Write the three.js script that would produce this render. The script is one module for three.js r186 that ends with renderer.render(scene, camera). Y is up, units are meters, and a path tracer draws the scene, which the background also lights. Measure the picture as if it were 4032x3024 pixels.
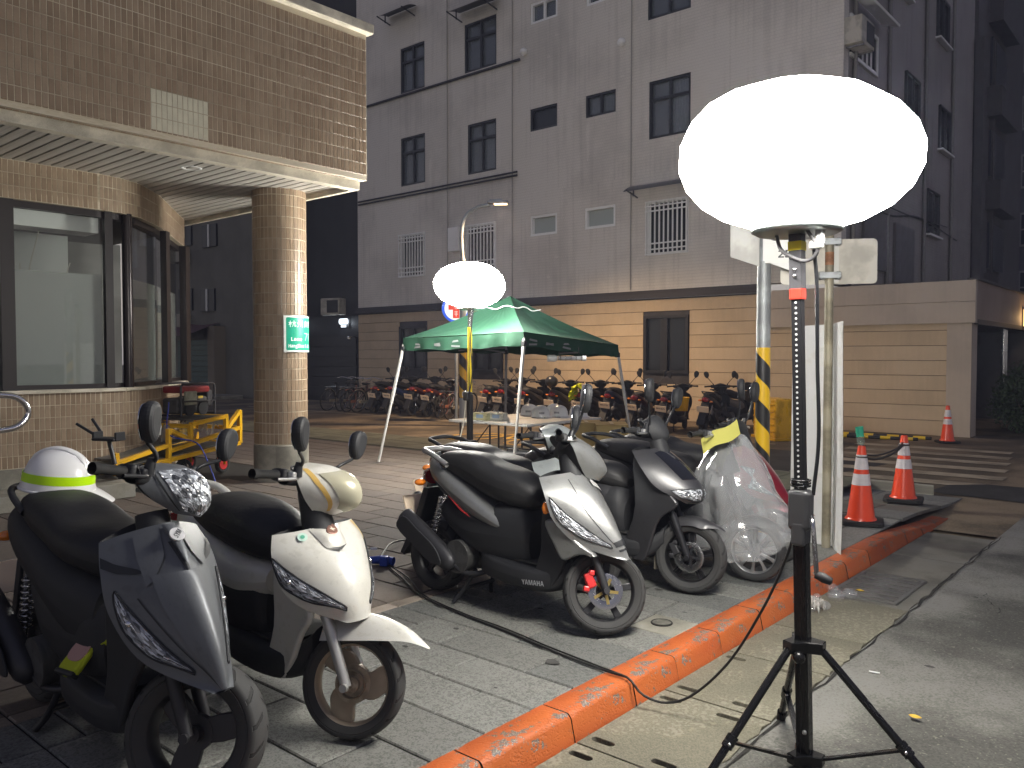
import * as THREE from 'three';
import { mergeGeometries, mergeVertices, toCreasedNormals } from 'three/addons/utils/BufferGeometryUtils.js';
import { RoundedBoxGeometry } from 'three/addons/geometries/RoundedBoxGeometry.js';
import { ConvexGeometry } from 'three/addons/geometries/ConvexGeometry.js';

// ---------------------------------------------------------------- camera, sky, moon, exposure
// x runs from the pavement (-) to the carriageway (+), -z up the street, y = 0 is the top of the pavement
const scene = new THREE.Scene();
const camera = new THREE.PerspectiveCamera(50.09, 4 / 3, 0.05, 400);
camera.position.set(0, 1.5, 0);
camera.rotation.order = 'YXZ';
camera.rotation.y = THREE.MathUtils.degToRad(40.74);
camera.rotation.x = -0.03351;
const renderer = new THREE.WebGLRenderer({ antialias: true });
renderer.setSize(1024, 768);
renderer.toneMapping = THREE.LinearToneMapping;
renderer.toneMappingExposure = 1.5;
renderer.shadowMap.enabled = true;
const LAMP1 = 51, LAMP2 = 80;                    // radiance of the two balloon lamps
{ // city night sky: indigo, with the warm glow of the streets low down all round
  const W = 64, H = 32, d = new Float32Array(W * H * 4);
  for (let j = 0; j < H; j++) for (let i = 0; i < W; i++) {
    const el = ((j + 0.5) / H - 0.5) * 2, g = Math.exp(-((el / 0.13) ** 2)), k = Math.max(0, 1 - Math.abs(el)) ** 2, o = (j * W + i) * 4;
    d[o] = 0.066 + 0.025 * k + 0.36 * g; d[o + 1] = 0.073 + 0.025 * k + 0.31 * g; d[o + 2] = 0.118 + 0.03 * k + 0.2 * g; d[o + 3] = 1;
  }
  const sky = new THREE.DataTexture(d, W, H, THREE.RGBAFormat, THREE.FloatType);
  sky.mapping = THREE.EquirectangularReflectionMapping; sky.magFilter = THREE.LinearFilter; sky.needsUpdate = true;
  scene.background = sky; scene.environment = sky;
}
const moon = new THREE.DirectionalLight(0xfff0e0, 0.03);
moon.position.set(14, 40, 22); moon.target.position.set(-6, 0, -8); moon.castShadow = true; moon.shadow.radius = 6;
moon.shadow.camera.left = moon.shadow.camera.bottom = -30; moon.shadow.camera.right = moon.shadow.camera.top = 30; moon.shadow.camera.far = 120;
moon.shadow.mapSize.set(2048, 2048);
scene.add(moon, moon.target);
scene.fog = new THREE.FogExp2(new THREE.Color(0.64, 0.7, 1.0), 0.0013);     // thin blue haze added to imitate lens glare round the lamps

// ---------------------------------------------------------------- helpers
let seed = 7;
const rnd = () => { seed = (seed * 1664525 + 1013904223) >>> 0; return seed / 4294967296; };
const rr = (a, b) => a + (b - a) * rnd();
const V = (x, y, z) => new THREE.Vector3(x, y, z);
const lerp = (a, b, t) => a + (b - a) * t, clamp = (x, a = 0, b = 1) => Math.min(b, Math.max(a, x)), sm = (a, b, x) => { const t = clamp((x - a) / (b - a)); return t * t * (3 - 2 * t); };
const used = {};
function numbered(n) { if (used[n] === undefined) { used[n] = 0; return n; } return n + '_' + String(++used[n]).padStart(3, '0'); }
function part(name, geo, mat, parent, label) {
  const m = new THREE.Mesh(Array.isArray(geo) ? join(geo) : geo, mat);
  m.name = name; m.castShadow = m.receiveShadow = true; parent.add(m);
  if (label) m.userData.label = label;
  return m;
}
function tag(o, label, category, group) { o.userData = { label, category }; if (group) o.userData.group = group; return o; }
function thing(name, label, category, group, x = 0, y = 0, z = 0, turn = 0) {
  const o = new THREE.Group(); o.name = numbered(name); scene.add(o); o.position.set(x, y, z); o.rotation.y = turn;
  return tag(o, label, category, group);
}
function solo(name, geo, mat, label, category, group) { const m = part(numbered(name), geo, mat, scene); return tag(m, label, category, group); }
function struct(name, geo, mat) {
  let m;
  if (geo) m = part(numbered(name), geo, mat, scene); else { m = new THREE.Group(); m.name = numbered(name); scene.add(m); }
  m.userData.kind = 'structure'; return m;
}
function stuffPart(name, geos, mat, parent) { const m = part(name, geos, mat, parent); m.userData.kind = 'stuff'; return m; }
function plain(g) {
  const n = g.index ? g.toNonIndexed() : g;
  for (const k of Object.keys(n.attributes)) if (!['position', 'normal', 'uv'].includes(k)) n.deleteAttribute(k);
  if (!n.attributes.normal) n.computeVertexNormals();
  if (!n.attributes.uv) n.setAttribute('uv', new THREE.BufferAttribute(new Float32Array(n.attributes.position.count * 2), 2));
  return n;
}
const join = (gs) => gs.length === 1 ? gs[0] : mergeGeometries(gs.map(plain), false);
function boxUV(g, s = 1, ou = 0, ov = 0) {               // uv in metres by the face's main direction
  g = plain(g); const p = g.attributes.position, uv = new Float32Array(p.count * 2), a = V(), b = V(), c = V(), e = V(), f = V();
  for (let i = 0; i < p.count; i += 3) {
    a.fromBufferAttribute(p, i); b.fromBufferAttribute(p, i + 1); c.fromBufferAttribute(p, i + 2);
    const n = e.subVectors(b, a).cross(f.subVectors(c, a)), x = Math.abs(n.x), y = Math.abs(n.y), z = Math.abs(n.z);
    for (let k = 0; k < 3; k++) {
      const q = [a, b, c][k]; let u, v;
      if (y >= x && y >= z) { u = q.x; v = q.z; } else if (x >= z) { u = q.z; v = q.y; } else { u = q.x; v = q.y; }
      uv[(i + k) * 2] = u / s + ou; uv[(i + k) * 2 + 1] = v / s + ov;
    }
  }
  g.setAttribute('uv', new THREE.BufferAttribute(uv, 2)); return g;
}
const mv = (g, x, y, z) => g.translate(x, y, z);
const box = (w, h, d, x = 0, y = 0, z = 0) => new THREE.BoxGeometry(w, h, d).translate(x, y, z);
const rbox = (w, h, d, r, x = 0, y = 0, z = 0, s = 1) => new RoundedBoxGeometry(w, h, d, s, Math.min(r, w / 2.01, h / 2.01, d / 2.01)).translate(x, y, z);
function orient(g, p, q) {                                // a geometry along +y, height 1..L, laid from p towards q
  const d = V().subVectors(q, p), L = d.length(), m = new THREE.Matrix4().makeRotationFromQuaternion(new THREE.Quaternion().setFromUnitVectors(V(0, 1, 0), d.normalize()));
  return g.applyMatrix4(m).translate(p.x, p.y, p.z);
}
const P3 = (p) => Array.isArray(p) ? V(...p) : p;
const rod = (p, q, r1, r2 = r1, seg = 10, caps = false) => { p = P3(p); q = P3(q); const L = p.distanceTo(q); return orient(new THREE.CylinderGeometry(r2, r1, L, seg, 1, caps).translate(0, L / 2, 0), p, q); };
function bar(p, q, w, d, r = 0) {                         // square bar from p to q; w across (horizontal), d the other way
  p = P3(p); q = P3(q); const L = p.distanceTo(q), z = V().subVectors(q, p).normalize(), up = Math.abs(z.y) > 0.95 ? V(1, 0, 0) : V(0, 1, 0), x = V().crossVectors(up, z).normalize(), y = V().crossVectors(z, x);
  const g = r ? new RoundedBoxGeometry(w, d, L, 1, r) : new THREE.BoxGeometry(w, d, L);
  return g.translate(0, 0, L / 2).applyMatrix4(new THREE.Matrix4().makeBasis(x, y, z)).translate(p.x, p.y, p.z);
}
const tube = (pts, r, n = 24, seg = 8, tension = 0.5) => new THREE.TubeGeometry(new THREE.CatmullRomCurve3(pts.map(P3), false, 'catmullrom', tension), n, r, seg);
const lathe = (pts, seg = 24, a0 = 0, a1 = Math.PI * 2) => new THREE.LatheGeometry(pts.map((p) => new THREE.Vector2(p[0], p[1])), seg, a0, a1);
const shape = (pts) => new THREE.Shape(pts.map((p) => new THREE.Vector2(p[0], p[1])));
function extr(pts, depth, bevel = 0, seg = 1, curve = 6, holes) {
  const s = pts instanceof THREE.Shape ? pts : shape(pts); if (holes) for (const h of holes) s.holes.push(new THREE.Path(h.map((p) => new THREE.Vector2(p[0], p[1]))));
  return new THREE.ExtrudeGeometry(s, { depth: depth - 2 * bevel, bevelEnabled: bevel > 0, bevelThickness: bevel, bevelSize: bevel, bevelOffset: -bevel, bevelSegments: seg, curveSegments: curve }).translate(0, 0, bevel);
}
function smooth(pts, n, closed = false) {                 // a smooth 2D outline through points
  return new THREE.CatmullRomCurve3(pts.map((p) => V(p[0], p[1], 0)), closed, 'centripetal').getPoints(n).slice(0, closed ? n : n + 1).map((p) => [p.x, p.y]);
}
function grid(n, m, f, flip = false) {                    // surface f(u, v) -> [x, y, z], smooth normals
  const pos = [], uv = [], idx = [];
  for (let j = 0; j <= m; j++) for (let i = 0; i <= n; i++) { const u = i / n, v = j / m; pos.push(...f(u, v)); uv.push(u, v); }
  for (let j = 0; j < m; j++) for (let i = 0; i < n; i++) { const a = j * (n + 1) + i, b = a + 1, c = a + n + 1, d = c + 1; flip ? idx.push(a, c, b, b, c, d) : idx.push(a, b, c, b, d, c); }
  const g = new THREE.BufferGeometry(); g.setAttribute('position', new THREE.Float32BufferAttribute(pos, 3)); g.setAttribute('uv', new THREE.Float32BufferAttribute(uv, 2)); g.setIndex(idx); g.computeVertexNormals(); return g;
}
function curve1(keys, t) {                                // Catmull-Rom through rows of numbers, evenly spaced in t
  const n = keys.length - 1, x = clamp(t) * n, i = Math.min(n - 1, Math.floor(x)), f = x - i, a = keys[Math.max(0, i - 1)], b = keys[i], c = keys[i + 1], d = keys[Math.min(n, i + 2)];
  return b.map((_, k) => 0.5 * (2 * b[k] + (c[k] - a[k]) * f + (2 * a[k] - 5 * b[k] + 4 * c[k] - d[k]) * f * f + (3 * b[k] - a[k] - 3 * c[k] + d[k]) * f * f * f));
}
// a closed body swept along x: rows [x, yTop, yBottom, halfWidth, power, widest(0..1)]
function loft(rows, nu = 24, nv = 28, smoothRows = true) {
  const f = (u, v) => {
    const r = curve1(rows, v), a = u * Math.PI * 2, p = 2 / (r[4] || 2.4), w = r[5] === undefined ? 0.5 : r[5], c = Math.cos(a), s = Math.sin(a), ym = lerp(r[2], r[1], w);
    const sy = Math.sign(s) * Math.abs(s) ** p, sz = Math.sign(c) * Math.abs(c) ** p;
    return [r[0], sy > 0 ? ym + sy * (r[1] - ym) : ym + sy * (ym - r[2]), sz * r[3]];
  };
  const g = grid(nu, nv, f, true), caps = [];
  for (const v of [0, 1]) { const c = f(0, v), k = curve1(rows, v), mid = [c[0], (k[1] + k[2]) / 2, 0]; caps.push(grid(nu, 1, (u, t) => { const p = f(u, v); return t ? mid : p; }, v === 1)); }
  return join([g, ...caps]);
}
// ---- textures
function lattice(n) { const a = new Float32Array(n * n); for (let i = 0; i < a.length; i++) a[i] = rnd(); return a; }
function noise(freq) { const L = lattice(freq); return (u, v) => { const x = u * freq, y = v * freq, i = Math.floor(x), j = Math.floor(y), fx = x - i, fy = y - j, g = (a, b) => L[((b % freq) + freq) % freq * freq + ((a % freq) + freq) % freq], s = fx * fx * (3 - 2 * fx), t = fy * fy * (3 - 2 * fy); return lerp(lerp(g(i, j), g(i + 1, j), s), lerp(g(i, j + 1), g(i + 1, j + 1), s), t); }; }
function fbm(f0, oct) { const ns = []; for (let o = 0; o < oct; o++) ns.push(noise(f0 << o)); return (u, v) => { let s = 0, w = 0.5, t = 0; for (const n of ns) { s += w * n(u, v); t += w; w *= 0.55; } return s / t; }; }
const enc = (x) => { x = clamp(x); return 255 * (x <= 0.0031308 ? 12.92 * x : 1.055 * x ** (1 / 2.4) - 0.055); };
function tex(n, f, color = true, m = n) {
  const d = new Uint8Array(n * m * 4);
  for (let j = 0; j < m; j++) for (let i = 0; i < n; i++) { const c = f((i + 0.5) / n, (j + 0.5) / m), o = (j * n + i) * 4, a = Array.isArray(c) ? c : [c, c, c]; for (let k = 0; k < 3; k++) d[o + k] = color ? enc(a[k]) : 255 * clamp(a[k]); d[o + 3] = a[3] === undefined ? 255 : 255 * a[3]; }
  const t = new THREE.DataTexture(d, n, m); t.wrapS = t.wrapT = THREE.RepeatWrapping; t.magFilter = THREE.LinearFilter; t.minFilter = THREE.LinearMipmapLinearFilter; t.generateMipmaps = true;
  if (color) t.colorSpace = THREE.SRGBColorSpace; t.needsUpdate = true; return t;
}
function canvasTex(w, h, draw) { const c = document.createElement('canvas'); c.width = w; c.height = h; const x = c.getContext('2d'); draw(x, w, h); const t = new THREE.CanvasTexture(c); t.colorSpace = THREE.SRGBColorSpace; return t; }
function mat(c, rough = 0.6, o = {}) { const m = new (o.clearcoat || o.transmission || o.sheen ? THREE.MeshPhysicalMaterial : THREE.MeshStandardMaterial)({ roughness: rough, ...o }); m.color.setRGB(c[0], c[1], c[2]); return m; }
const add3 = (c, k) => [c[0] * k, c[1] * k, c[2] * k];

// what the camera can see of the plan (with a margin), and how far it is
const CY = Math.cos(camera.rotation.y), SY = Math.sin(camera.rotation.y);
function seen(x, y, z, margin = 1.12) { const d = -SY * x - CY * z, r = CY * x - SY * z; if (d < 0.4) return 0; return Math.abs(r / d) < 0.623 * margin + 0.25 / d && Math.abs((y - 1.5) / d + 0.0335) < 0.467 * margin + 0.25 / d ? d : 0; }

// ---- shared materials
const grain = tex(256, (() => { const f = fbm(32, 3); return (u, v) => f(u, v); })(), false);
const smudge = tex(512, (() => { const a = fbm(4, 5), b = fbm(24, 3); return (u, v) => { const k = 0.72 + 0.42 * sm(0.3, 0.7, a(u, v)) * (0.8 + 0.4 * b(u, v)); return [k, k * 0.99, k * 0.965]; }; })());
const dust = tex(512, (() => { const a = fbm(5, 5), b = fbm(40, 2); return (u, v) => 0.35 + 0.5 * a(u, v) + 0.2 * b(u, v); })(), false);
const M = {
  black: mat([0.014, 0.015, 0.018], 0.42), plastic: mat([0.02, 0.021, 0.024], 0.62, { bumpMap: grain, bumpScale: 0.0006 }), rubber: mat([0.018, 0.018, 0.018], 0.85),
  chrome: mat([0.75, 0.75, 0.76], 0.16, { metalness: 1 }), steel: mat([0.5, 0.5, 0.51], 0.35, { metalness: 1, roughnessMap: dust }), alu: mat([0.52, 0.52, 0.52], 0.42, { metalness: 0.9 }),
  galv: mat([0.42, 0.45, 0.47], 0.55, { metalness: 0.5, map: smudge }), darkMetal: mat([0.05, 0.05, 0.055], 0.5, { metalness: 0.6 }), white: mat([0.78, 0.79, 0.78], 0.5), yellow: mat([0.75, 0.42, 0.015], 0.45, { map: smudge, roughnessMap: dust }),
};

// ---------------------------------------------------------------- ground, pavement, kerb, gutter, road
const RY = -0.12;                                          // level of the carriageways
const T = {};
T.granite = tex(512, (() => { const a = noise(256), b = noise(128), c = fbm(4, 4), d = noise(64); return (u, v) => { const s = a(u, v) * 0.5 + b(u, v) * 0.35 + d(u, v) * 0.15, k = 0.56 + 0.66 * sm(0.25, 0.75, s), m = 0.75 + 0.4 * c(u, v); return [k * m, k * m * 1.005, k * m * 0.985]; }; })());
T.paver = tex(512, (() => { const a = noise(256), b = noise(96), c = fbm(3, 5); return (u, v) => { const k = (0.7 + 0.4 * (a(u, v) * 0.5 + b(u, v) * 0.5)) * (0.62 + 0.62 * c(u, v)); return [k, k, k * 0.98]; }; })());
T.road = tex(1024, (() => { const a = noise(512), b = noise(256), c = fbm(3, 6), e = fbm(2, 3), w = noise(190); return (u, v) => { const s = a(u, v) * 0.5 + b(u, v) * 0.5, k = (0.45 + 0.85 * s) * (0.42 + 0.8 * sm(0.3, 0.7, c(u, v))) * (0.72 + 0.5 * e(u, v)), f = sm(0.86, 0.95, w(u, v)) * 0.9; return [k + f * 0.6, k + f * 0.58, (k + f * 0.5) * 0.95]; }; })());
T.pebble = tex(512, (() => { const a = noise(110), b = noise(64), c = fbm(3, 5), d = noise(256); return (u, v) => { const worn = sm(0.4, 0.6, c(u, v)), st = sm(0.56, 0.74, a(u, v) * 0.6 + b(u, v) * 0.4) * worn, k = 0.36 + 0.3 * c(u, v) + 0.4 * d(u, v); return [k + st * 1.5, k + st * 1.42, k * 0.95 + st * 1.05]; }; })());
T.concrete = tex(512, (() => { const a = fbm(3, 6), b = noise(256), c = fbm(8, 3); return (u, v) => { const k = (0.55 + 0.65 * sm(0.25, 0.75, a(u, v))) * (0.86 + 0.26 * b(u, v)) * (0.85 + 0.25 * c(u, v)); return [k, k * 0.985, k * 0.93]; }; })());
M.granite = mat([0.22, 0.22, 0.205], 0.75, { map: T.granite, bumpMap: T.granite, bumpScale: 0.0012 });
M.granite2 = mat([0.185, 0.185, 0.172], 0.75, { map: T.granite, bumpMap: T.granite, bumpScale: 0.0012 });
M.granite3 = mat([0.155, 0.158, 0.15], 0.78, { map: T.granite, bumpMap: T.granite, bumpScale: 0.0012 });
const paverM = [[0.14, 0.115, 0.097], [0.124, 0.1, 0.084], [0.15, 0.122, 0.102], [0.118, 0.098, 0.086], [0.134, 0.107, 0.09]].map((c) => mat(c, 0.82, { map: T.paver, bumpMap: T.paver, bumpScale: 0.001 }));
M.joint = mat([0.024, 0.023, 0.021], 0.95, { map: T.concrete });
M.road = mat([0.19, 0.187, 0.175], 0.85, { map: T.road, bumpMap: T.road, bumpScale: 0.003 });
M.road2 = mat([0.2, 0.152, 0.1], 0.85, { map: T.road, bumpMap: T.road, bumpScale: 0.003 });  // warm street lamp light is put into this asphalt colour
M.patch = mat([0.03, 0.031, 0.033], 0.8, { map: T.road });
M.gutter = mat([0.23, 0.215, 0.165], 0.8, { map: T.pebble, bumpMap: T.pebble, bumpScale: 0.002 });
M.gutter2 = mat([0.15, 0.145, 0.128], 0.82, { map: T.concrete });
M.concrete = mat([0.3, 0.29, 0.255], 0.85, { map: T.concrete, bumpMap: T.concrete, bumpScale: 0.0015 });
M.olive = mat([0.13, 0.135, 0.095], 0.85, { map: T.concrete });  // weathered granite edge, with its shade put into the colour

const planeXZ = (x0, x1, z0, z1, y, s) => boxUV(new THREE.PlaneGeometry(x1 - x0, z1 - z0).rotateX(-Math.PI / 2).translate((x0 + x1) / 2, y, (z0 + z1) / 2), s);
const polyXZ = (pts, y, s) => boxUV(new THREE.ShapeGeometry(shape(pts.map(([x, z]) => [x, -z]))).rotateX(-Math.PI / 2).translate(0, y, 0), s);
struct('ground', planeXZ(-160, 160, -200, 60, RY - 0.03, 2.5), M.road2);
struct('carriageway', planeXZ(-1.47, 12, -17.5, 10, RY, 2.2), M.road);
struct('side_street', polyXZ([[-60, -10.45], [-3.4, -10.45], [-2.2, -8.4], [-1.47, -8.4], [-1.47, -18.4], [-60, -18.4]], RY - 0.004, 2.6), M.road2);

// a slab with a chamfered top edge; origin at the middle of its top
function slabGeo(w, d, ch, uvs, ou, ov, depth = 0.012) {
  const a = w / 2, b = d / 2, i = a - ch, j = b - ch, P = [[-a, -depth, -b], [a, -depth, -b], [a, -depth, b], [-a, -depth, b], [-a, -ch, -b], [a, -ch, -b], [a, -ch, b], [-a, -ch, b], [-i, 0, -j], [i, 0, -j], [i, 0, j], [-i, 0, j]];
  const q = (k) => [k[0], k[3], k[2], k[0], k[2], k[1]], idx = [...q([8, 9, 10, 11])];
  for (let k = 0; k < 4; k++) { const n = (k + 1) % 4; idx.push(...q([8 + n, 8 + k, 4 + k, 4 + n]), ...q([4 + n, 4 + k, k, n])); }
  const g = new THREE.BufferGeometry(); g.setAttribute('position', new THREE.Float32BufferAttribute(P.flat(), 3)); g.setIndex(idx);
  const n = g.toNonIndexed(); n.computeVertexNormals(); return boxUV(n, uvs, ou, ov);
}
const pavement = struct('pavement', null);
part('bed', polyXZ([[-13, 4], [-2.2, 4], [-2.2, -8.1], [-3.81, -8.1], [-3.81, -10.44], [-40, -10.44], [-40, -6.3], [-13, -6.3]], -0.011, 1.5), M.joint, pavement);
part('edge_face', box(40, 0.14, 0.02, -22.5, -0.07, -10.445), M.concrete, pavement);
const laid = [];
const variants = {};
function lay(name, x, z, w, d, mats, uvs) {
  const k = [name, w.toFixed(2), d.toFixed(2)].join();
  variants[k] ||= [0, 1, 2, 3].map(() => slabGeo(w - 0.009, d - 0.009, 0.0055, uvs, rnd(), rnd()));
  laid.push({ name, x, z, g: variants[k][Math.floor(rnd() * 4)], m: mats[Math.floor(rnd() * mats.length)], d: seen(x, 0, z), y: rr(-0.0025, 0), t: rr(-0.003, 0.003), r: rr(-0.003, 0.003) });
}
{ // granite slabs along the kerb, 0.6 x 0.3 in running bond
  const gm = [M.granite, M.granite, M.granite, M.granite2, M.granite3];
  for (let k = -14; k < 24; k++) {
    const z = -2.225 - 0.297 * k;
    if (z < -8.1) break;
    const xs = (k & 1) ? [[-2.187, -2.48], [-2.48, -3.08], [-3.08, -3.38]] : [[-2.187, -2.78], [-2.78, -3.38]];
    if (z > -4.15 && z < -3.85) { lay('concrete_slab', -2.33, z, 0.285, 0.297, [M.concrete], 1); lay('paving_slab', -2.775, z, 0.6, 0.297, gm, 1.1); lay('paving_slab', -3.23, z, 0.3, 0.297, gm, 1.1); }
    else for (const [a, b] of xs) lay('paving_slab', (a + b) / 2, z, a - b, 0.297, gm, 1.1);
    for (let i = 0; i < 2; i++) lay('edging_stone', -3.545, z + 0.074 - 0.1485 * i, 0.33, 0.1485, [M.granite2, M.granite3], 1.1);
    lay('band_stone', -3.76, z, 0.1, 0.297, [mat([0.34, 0.29, 0.25], 0.8, { map: T.concrete })], 1);
  }
  // reddish pavers behind, 0.6 x 0.3 in running bond
  for (let k = -8; k < 40; k++) {
    const z = -2.225 - 0.297 * k;
    if (z < -9.05) break;
    for (let i = -1; i < 60; i++) {
      let x1 = -3.812 - i * 0.6 - ((k & 1) ? 0.3 : 0), x0 = x1 - 0.6;
      if (i === -1) { if (!(k & 1)) continue; x1 = -3.812; }
      if (x1 < -26) break;
      if (x1 < -8.7 && z > -6.3) continue;
      lay('paver', (x0 + x1) / 2, z, x1 - x0, 0.297, paverM, 1.3);
    }
  }
  for (let i = 0; i < 60; i++) for (let k = 0; k < 2; k++) lay('edge_slab', -3.7 - i * 0.9, -9.42 - 0.7 * k, 0.9, 0.7, [M.olive], 1.2);
  // the corner between the kerb ramp and the crossing
  const rest = {};
  laid.sort((a, b) => (a.d || 1e3 + Math.hypot(a.x, a.z)) - (b.d || 1e3 + Math.hypot(b.x, b.z)));
  laid.forEach((s, i) => {
    if (s.d && i < 300) { const m = part(s.name, s.g, s.m, pavement); m.position.set(s.x, s.y, s.z); m.rotation.set(s.t, 0, s.r); }
    else if (Math.hypot(s.x, s.z) < 30) { const id = s.m.uuid; (rest[id] ||= [s.m, []])[1].push(s.g.clone().translate(s.x, s.y, s.z)); }
  });
  for (const [m, gs] of Object.values(rest)) stuffPart('distant_pavers', gs, m, pavement);
}
{ // sloping corner of the pavement
  const ramp = struct('pavement_ramp', null);
  for (let r = 0; r < 5; r++) for (let i = 0; i < 4; i++) { const z0 = -8.08 - r * 0.47, x1 = -2.192 - i * 0.41; const x0 = -2.192 - (i + 1) * 0.41, sl = (z) => -0.118 * sm(-8.08, -10.43, z) * 1; const g = slabGeo(x1 - x0 - 0.008, 0.462, 0.004, 1.1, rnd(), rnd(), 0.03); const m = part('paving_slab', g, [M.granite3, M.granite2, M.gutter2][Math.floor(rnd() * 3)], ramp); m.position.set((x0 + x1) / 2, (sl(z0) + sl(z0 - 0.47)) / 2, z0 - 0.235); m.rotation.x = -Math.atan2(sl(z0) - sl(z0 - 0.47), 0.47); }
}
// kerb stones: swept profile with worn orange paint
T.kerb = tex(1024, (() => { const a = fbm(6, 5), b = noise(120), c = fbm(24, 3), e = fbm(3, 4), d = noise(400); return (u, v) => {
  // v: 0 back of the top .. 0.45 arris .. 1 foot
  const edge = Math.exp(-(((v - 0.47) / 0.1) ** 2)), top = v < 0.42 ? 0.55 : 0, foot = sm(0.9, 1, v) * 0.5, n = a(u * 4, v) * 0.6 + c(u * 5, v) * 0.4;
  const chip = sm(0.0, 0.06, n + edge * 0.17 + top * 0.09 + foot * 0.12 - 0.615), k = (0.8 + 0.3 * e(u, v)) * (0.88 + 0.22 * d(u * 3, v));
  const bare = b(u * 4, v) > 0.7 ? [0.36, 0.33, 0.28] : [0.15, 0.13, 0.115], ora = [0.5 * k, 0.112 * k * (0.85 + 0.3 * e(v, u)), 0.026 * k];
  return [lerp(ora[0], bare[0], chip), lerp(ora[1], bare[1], chip), lerp(ora[2], bare[2], chip)]; }; })(), true, 512);
T.kerbBump = tex(512, (() => { const a = fbm(6, 5), c = fbm(48, 3); return (u, v) => 1 - sm(0.45, 0.7, a(u * 4, v) * 0.5 + c(u * 4, v) * 0.5); })(), false, 256);
M.kerb = mat([1, 1, 1], 0.55, { map: T.kerb, bumpMap: T.kerbBump, bumpScale: 0.0018 });
M.kerbDirt = mat([0.62, 0.55, 0.5], 0.7, { map: T.kerb, bumpMap: T.kerbBump, bumpScale: 0.0025 });
const kerb = struct('kerb', null);
function kerbStone(z0, z1, drop0, drop1, m) {
  const H = 0.135, prof = [[-2.187, -0.02], [-2.187, -0.003], [-2.182, 0], [-2.06, 0], [-2.045, -0.005], [-2.033, -0.02], [-2.008, -H]], L = [0];
  for (let i = 1; i < prof.length; i++) L.push(L[i - 1] + Math.hypot(prof[i][0] - prof[i - 1][0], prof[i][1] - prof[i - 1][1]));
  const o = rnd() * 3, n = 8, wob = [];
  for (let i = 0; i <= n; i++) wob.push(rr(-0.003, 0.003));
  const g = grid(n, prof.length - 1, (u, v) => { const i = Math.round(v * (prof.length - 1)), p = prof[i], t = Math.min(u, 1 - u) * n, e = t < 0.4 ? 0.005 : 0, y = p[1] * (1 - lerp(drop0, drop1, u) / H) - lerp(drop0, drop1, u); return [p[0] + (i > 2 ? wob[Math.round(u * n)] : 0) - (i > 3 ? e : 0), Math.max(y, -H) - e * (i > 1 && i < 6), lerp(z0, z1, u)]; }, true);
  const uv = g.attributes.uv; for (let i = 0; i < uv.count; i++) uv.setXY(i, (o + uv.getX(i) * (z0 - z1)) / 1.6, L[Math.round(uv.getY(i) * (prof.length - 1))] / L[prof.length - 1]);
  part('kerb_stone', toCreasedNormals(g, 0.6), m, kerb);
}
{ let z = 1.2; for (const j of [0.7, 0.2, -0.25, -0.72, -1.2, -1.7, -2.2, -2.745, -3.23, -3.62, -4.1, -4.62, -5.1, -5.6, -6.1, -6.6, -7.1, -7.6, -8.1, -8.6, -9.1]) { const d0 = sm(-7.0, -9.2, z) * 0.12, d1 = sm(-7.0, -9.2, j) * 0.12; kerbStone(z - 0.004, j + 0.004, d0, d1, z < -6.2 ? M.kerbDirt : M.kerb); z = j; } }
part('bed', box(0.1, 0.1, 8.6, -2.13, -0.075, -2.9), M.joint, kerb);
// gutter slabs, with drain slots, in front of the kerb
const gutter = struct('gutter', null);
{
  const slot = (cx, cz, l = 0.055, w = 0.02) => { const p = []; for (let i = 0; i < 16; i++) { const a = i / 16 * Math.PI * 2; p.push([cx + Math.cos(a) * w + Math.sign(Math.cos(a)) * (l - w), cz + Math.sin(a) * w]); } return p; };
  const zs = [1.3, 0.3, -0.75, -1.75, -2.74, -3.46, -4.15, -4.75, -5.55, -6.35, -7.1, -8.2];
  for (let i = 0; i < zs.length - 1; i++) {
    const a = zs[i] - 0.005, b = zs[i + 1] + 0.005, e = [];
    for (let k = 0; k <= 10; k++) e.push([-1.466 + rr(-0.014, 0.008), lerp(a, b, k / 10)]);
    const outline = [[-2.006, a], ...e, [-2.006, b]].map(([x, z]) => [x, -z]);
    const holes = [];
    if (i !== 8) for (const zz of [a - 0.075, b + 0.075]) { if (i < 6) holes.push(slot(-1.925, -zz), slot(-1.635, -zz)); }
    const g = extr(outline, 0.05, 0.002, 1, 4, holes).rotateX(-Math.PI / 2).translate(0, RY - 0.05 + 0.006 + rr(-0.002, 0.003), 0);
    part('gutter_slab', boxUV(g, 1.15, rnd(), rnd()), i > 7 ? M.gutter2 : M.gutter, gutter);
  }
  part('bed', planeXZ(-2.05, -1.45, -8.2, 1.5, RY - 0.02, 1), M.joint, gutter);
}
function grate(z0, z1, x0, x1, n, label) {
  const g = thing('drain_grate', label, 'drain grate', null, (x0 + x1) / 2, RY + 0.012, (z0 + z1) / 2);
  const w = x1 - x0, l = z0 - z1, fm = M.drain ||= mat([0.2, 0.2, 0.195], 0.55, { metalness: 0.55, map: smudge });
  part('frame', [box(w, 0.016, 0.03, 0, 0, l / 2), box(w, 0.016, 0.03, 0, 0, -l / 2), box(0.03, 0.016, l - 0.03, w / 2 - 0.015, 0, 0), box(0.03, 0.016, l - 0.03, -w / 2 + 0.015, 0, 0)], fm, g);
  for (let i = 1; i < n; i++) part('bar', box(w - 0.06, 0.014, l / n * 0.72, 0, -0.001, -l / 2 + l * i / n), fm, g);
  part('pit', box(w - 0.05, 0.004, l - 0.04, 0, -0.009, 0), M.joint, g);
}
grate(-5.62, -6.32, -1.99, -1.55, 7, 'grey steel drain grate in the gutter beyond the lamp tripod');
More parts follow.
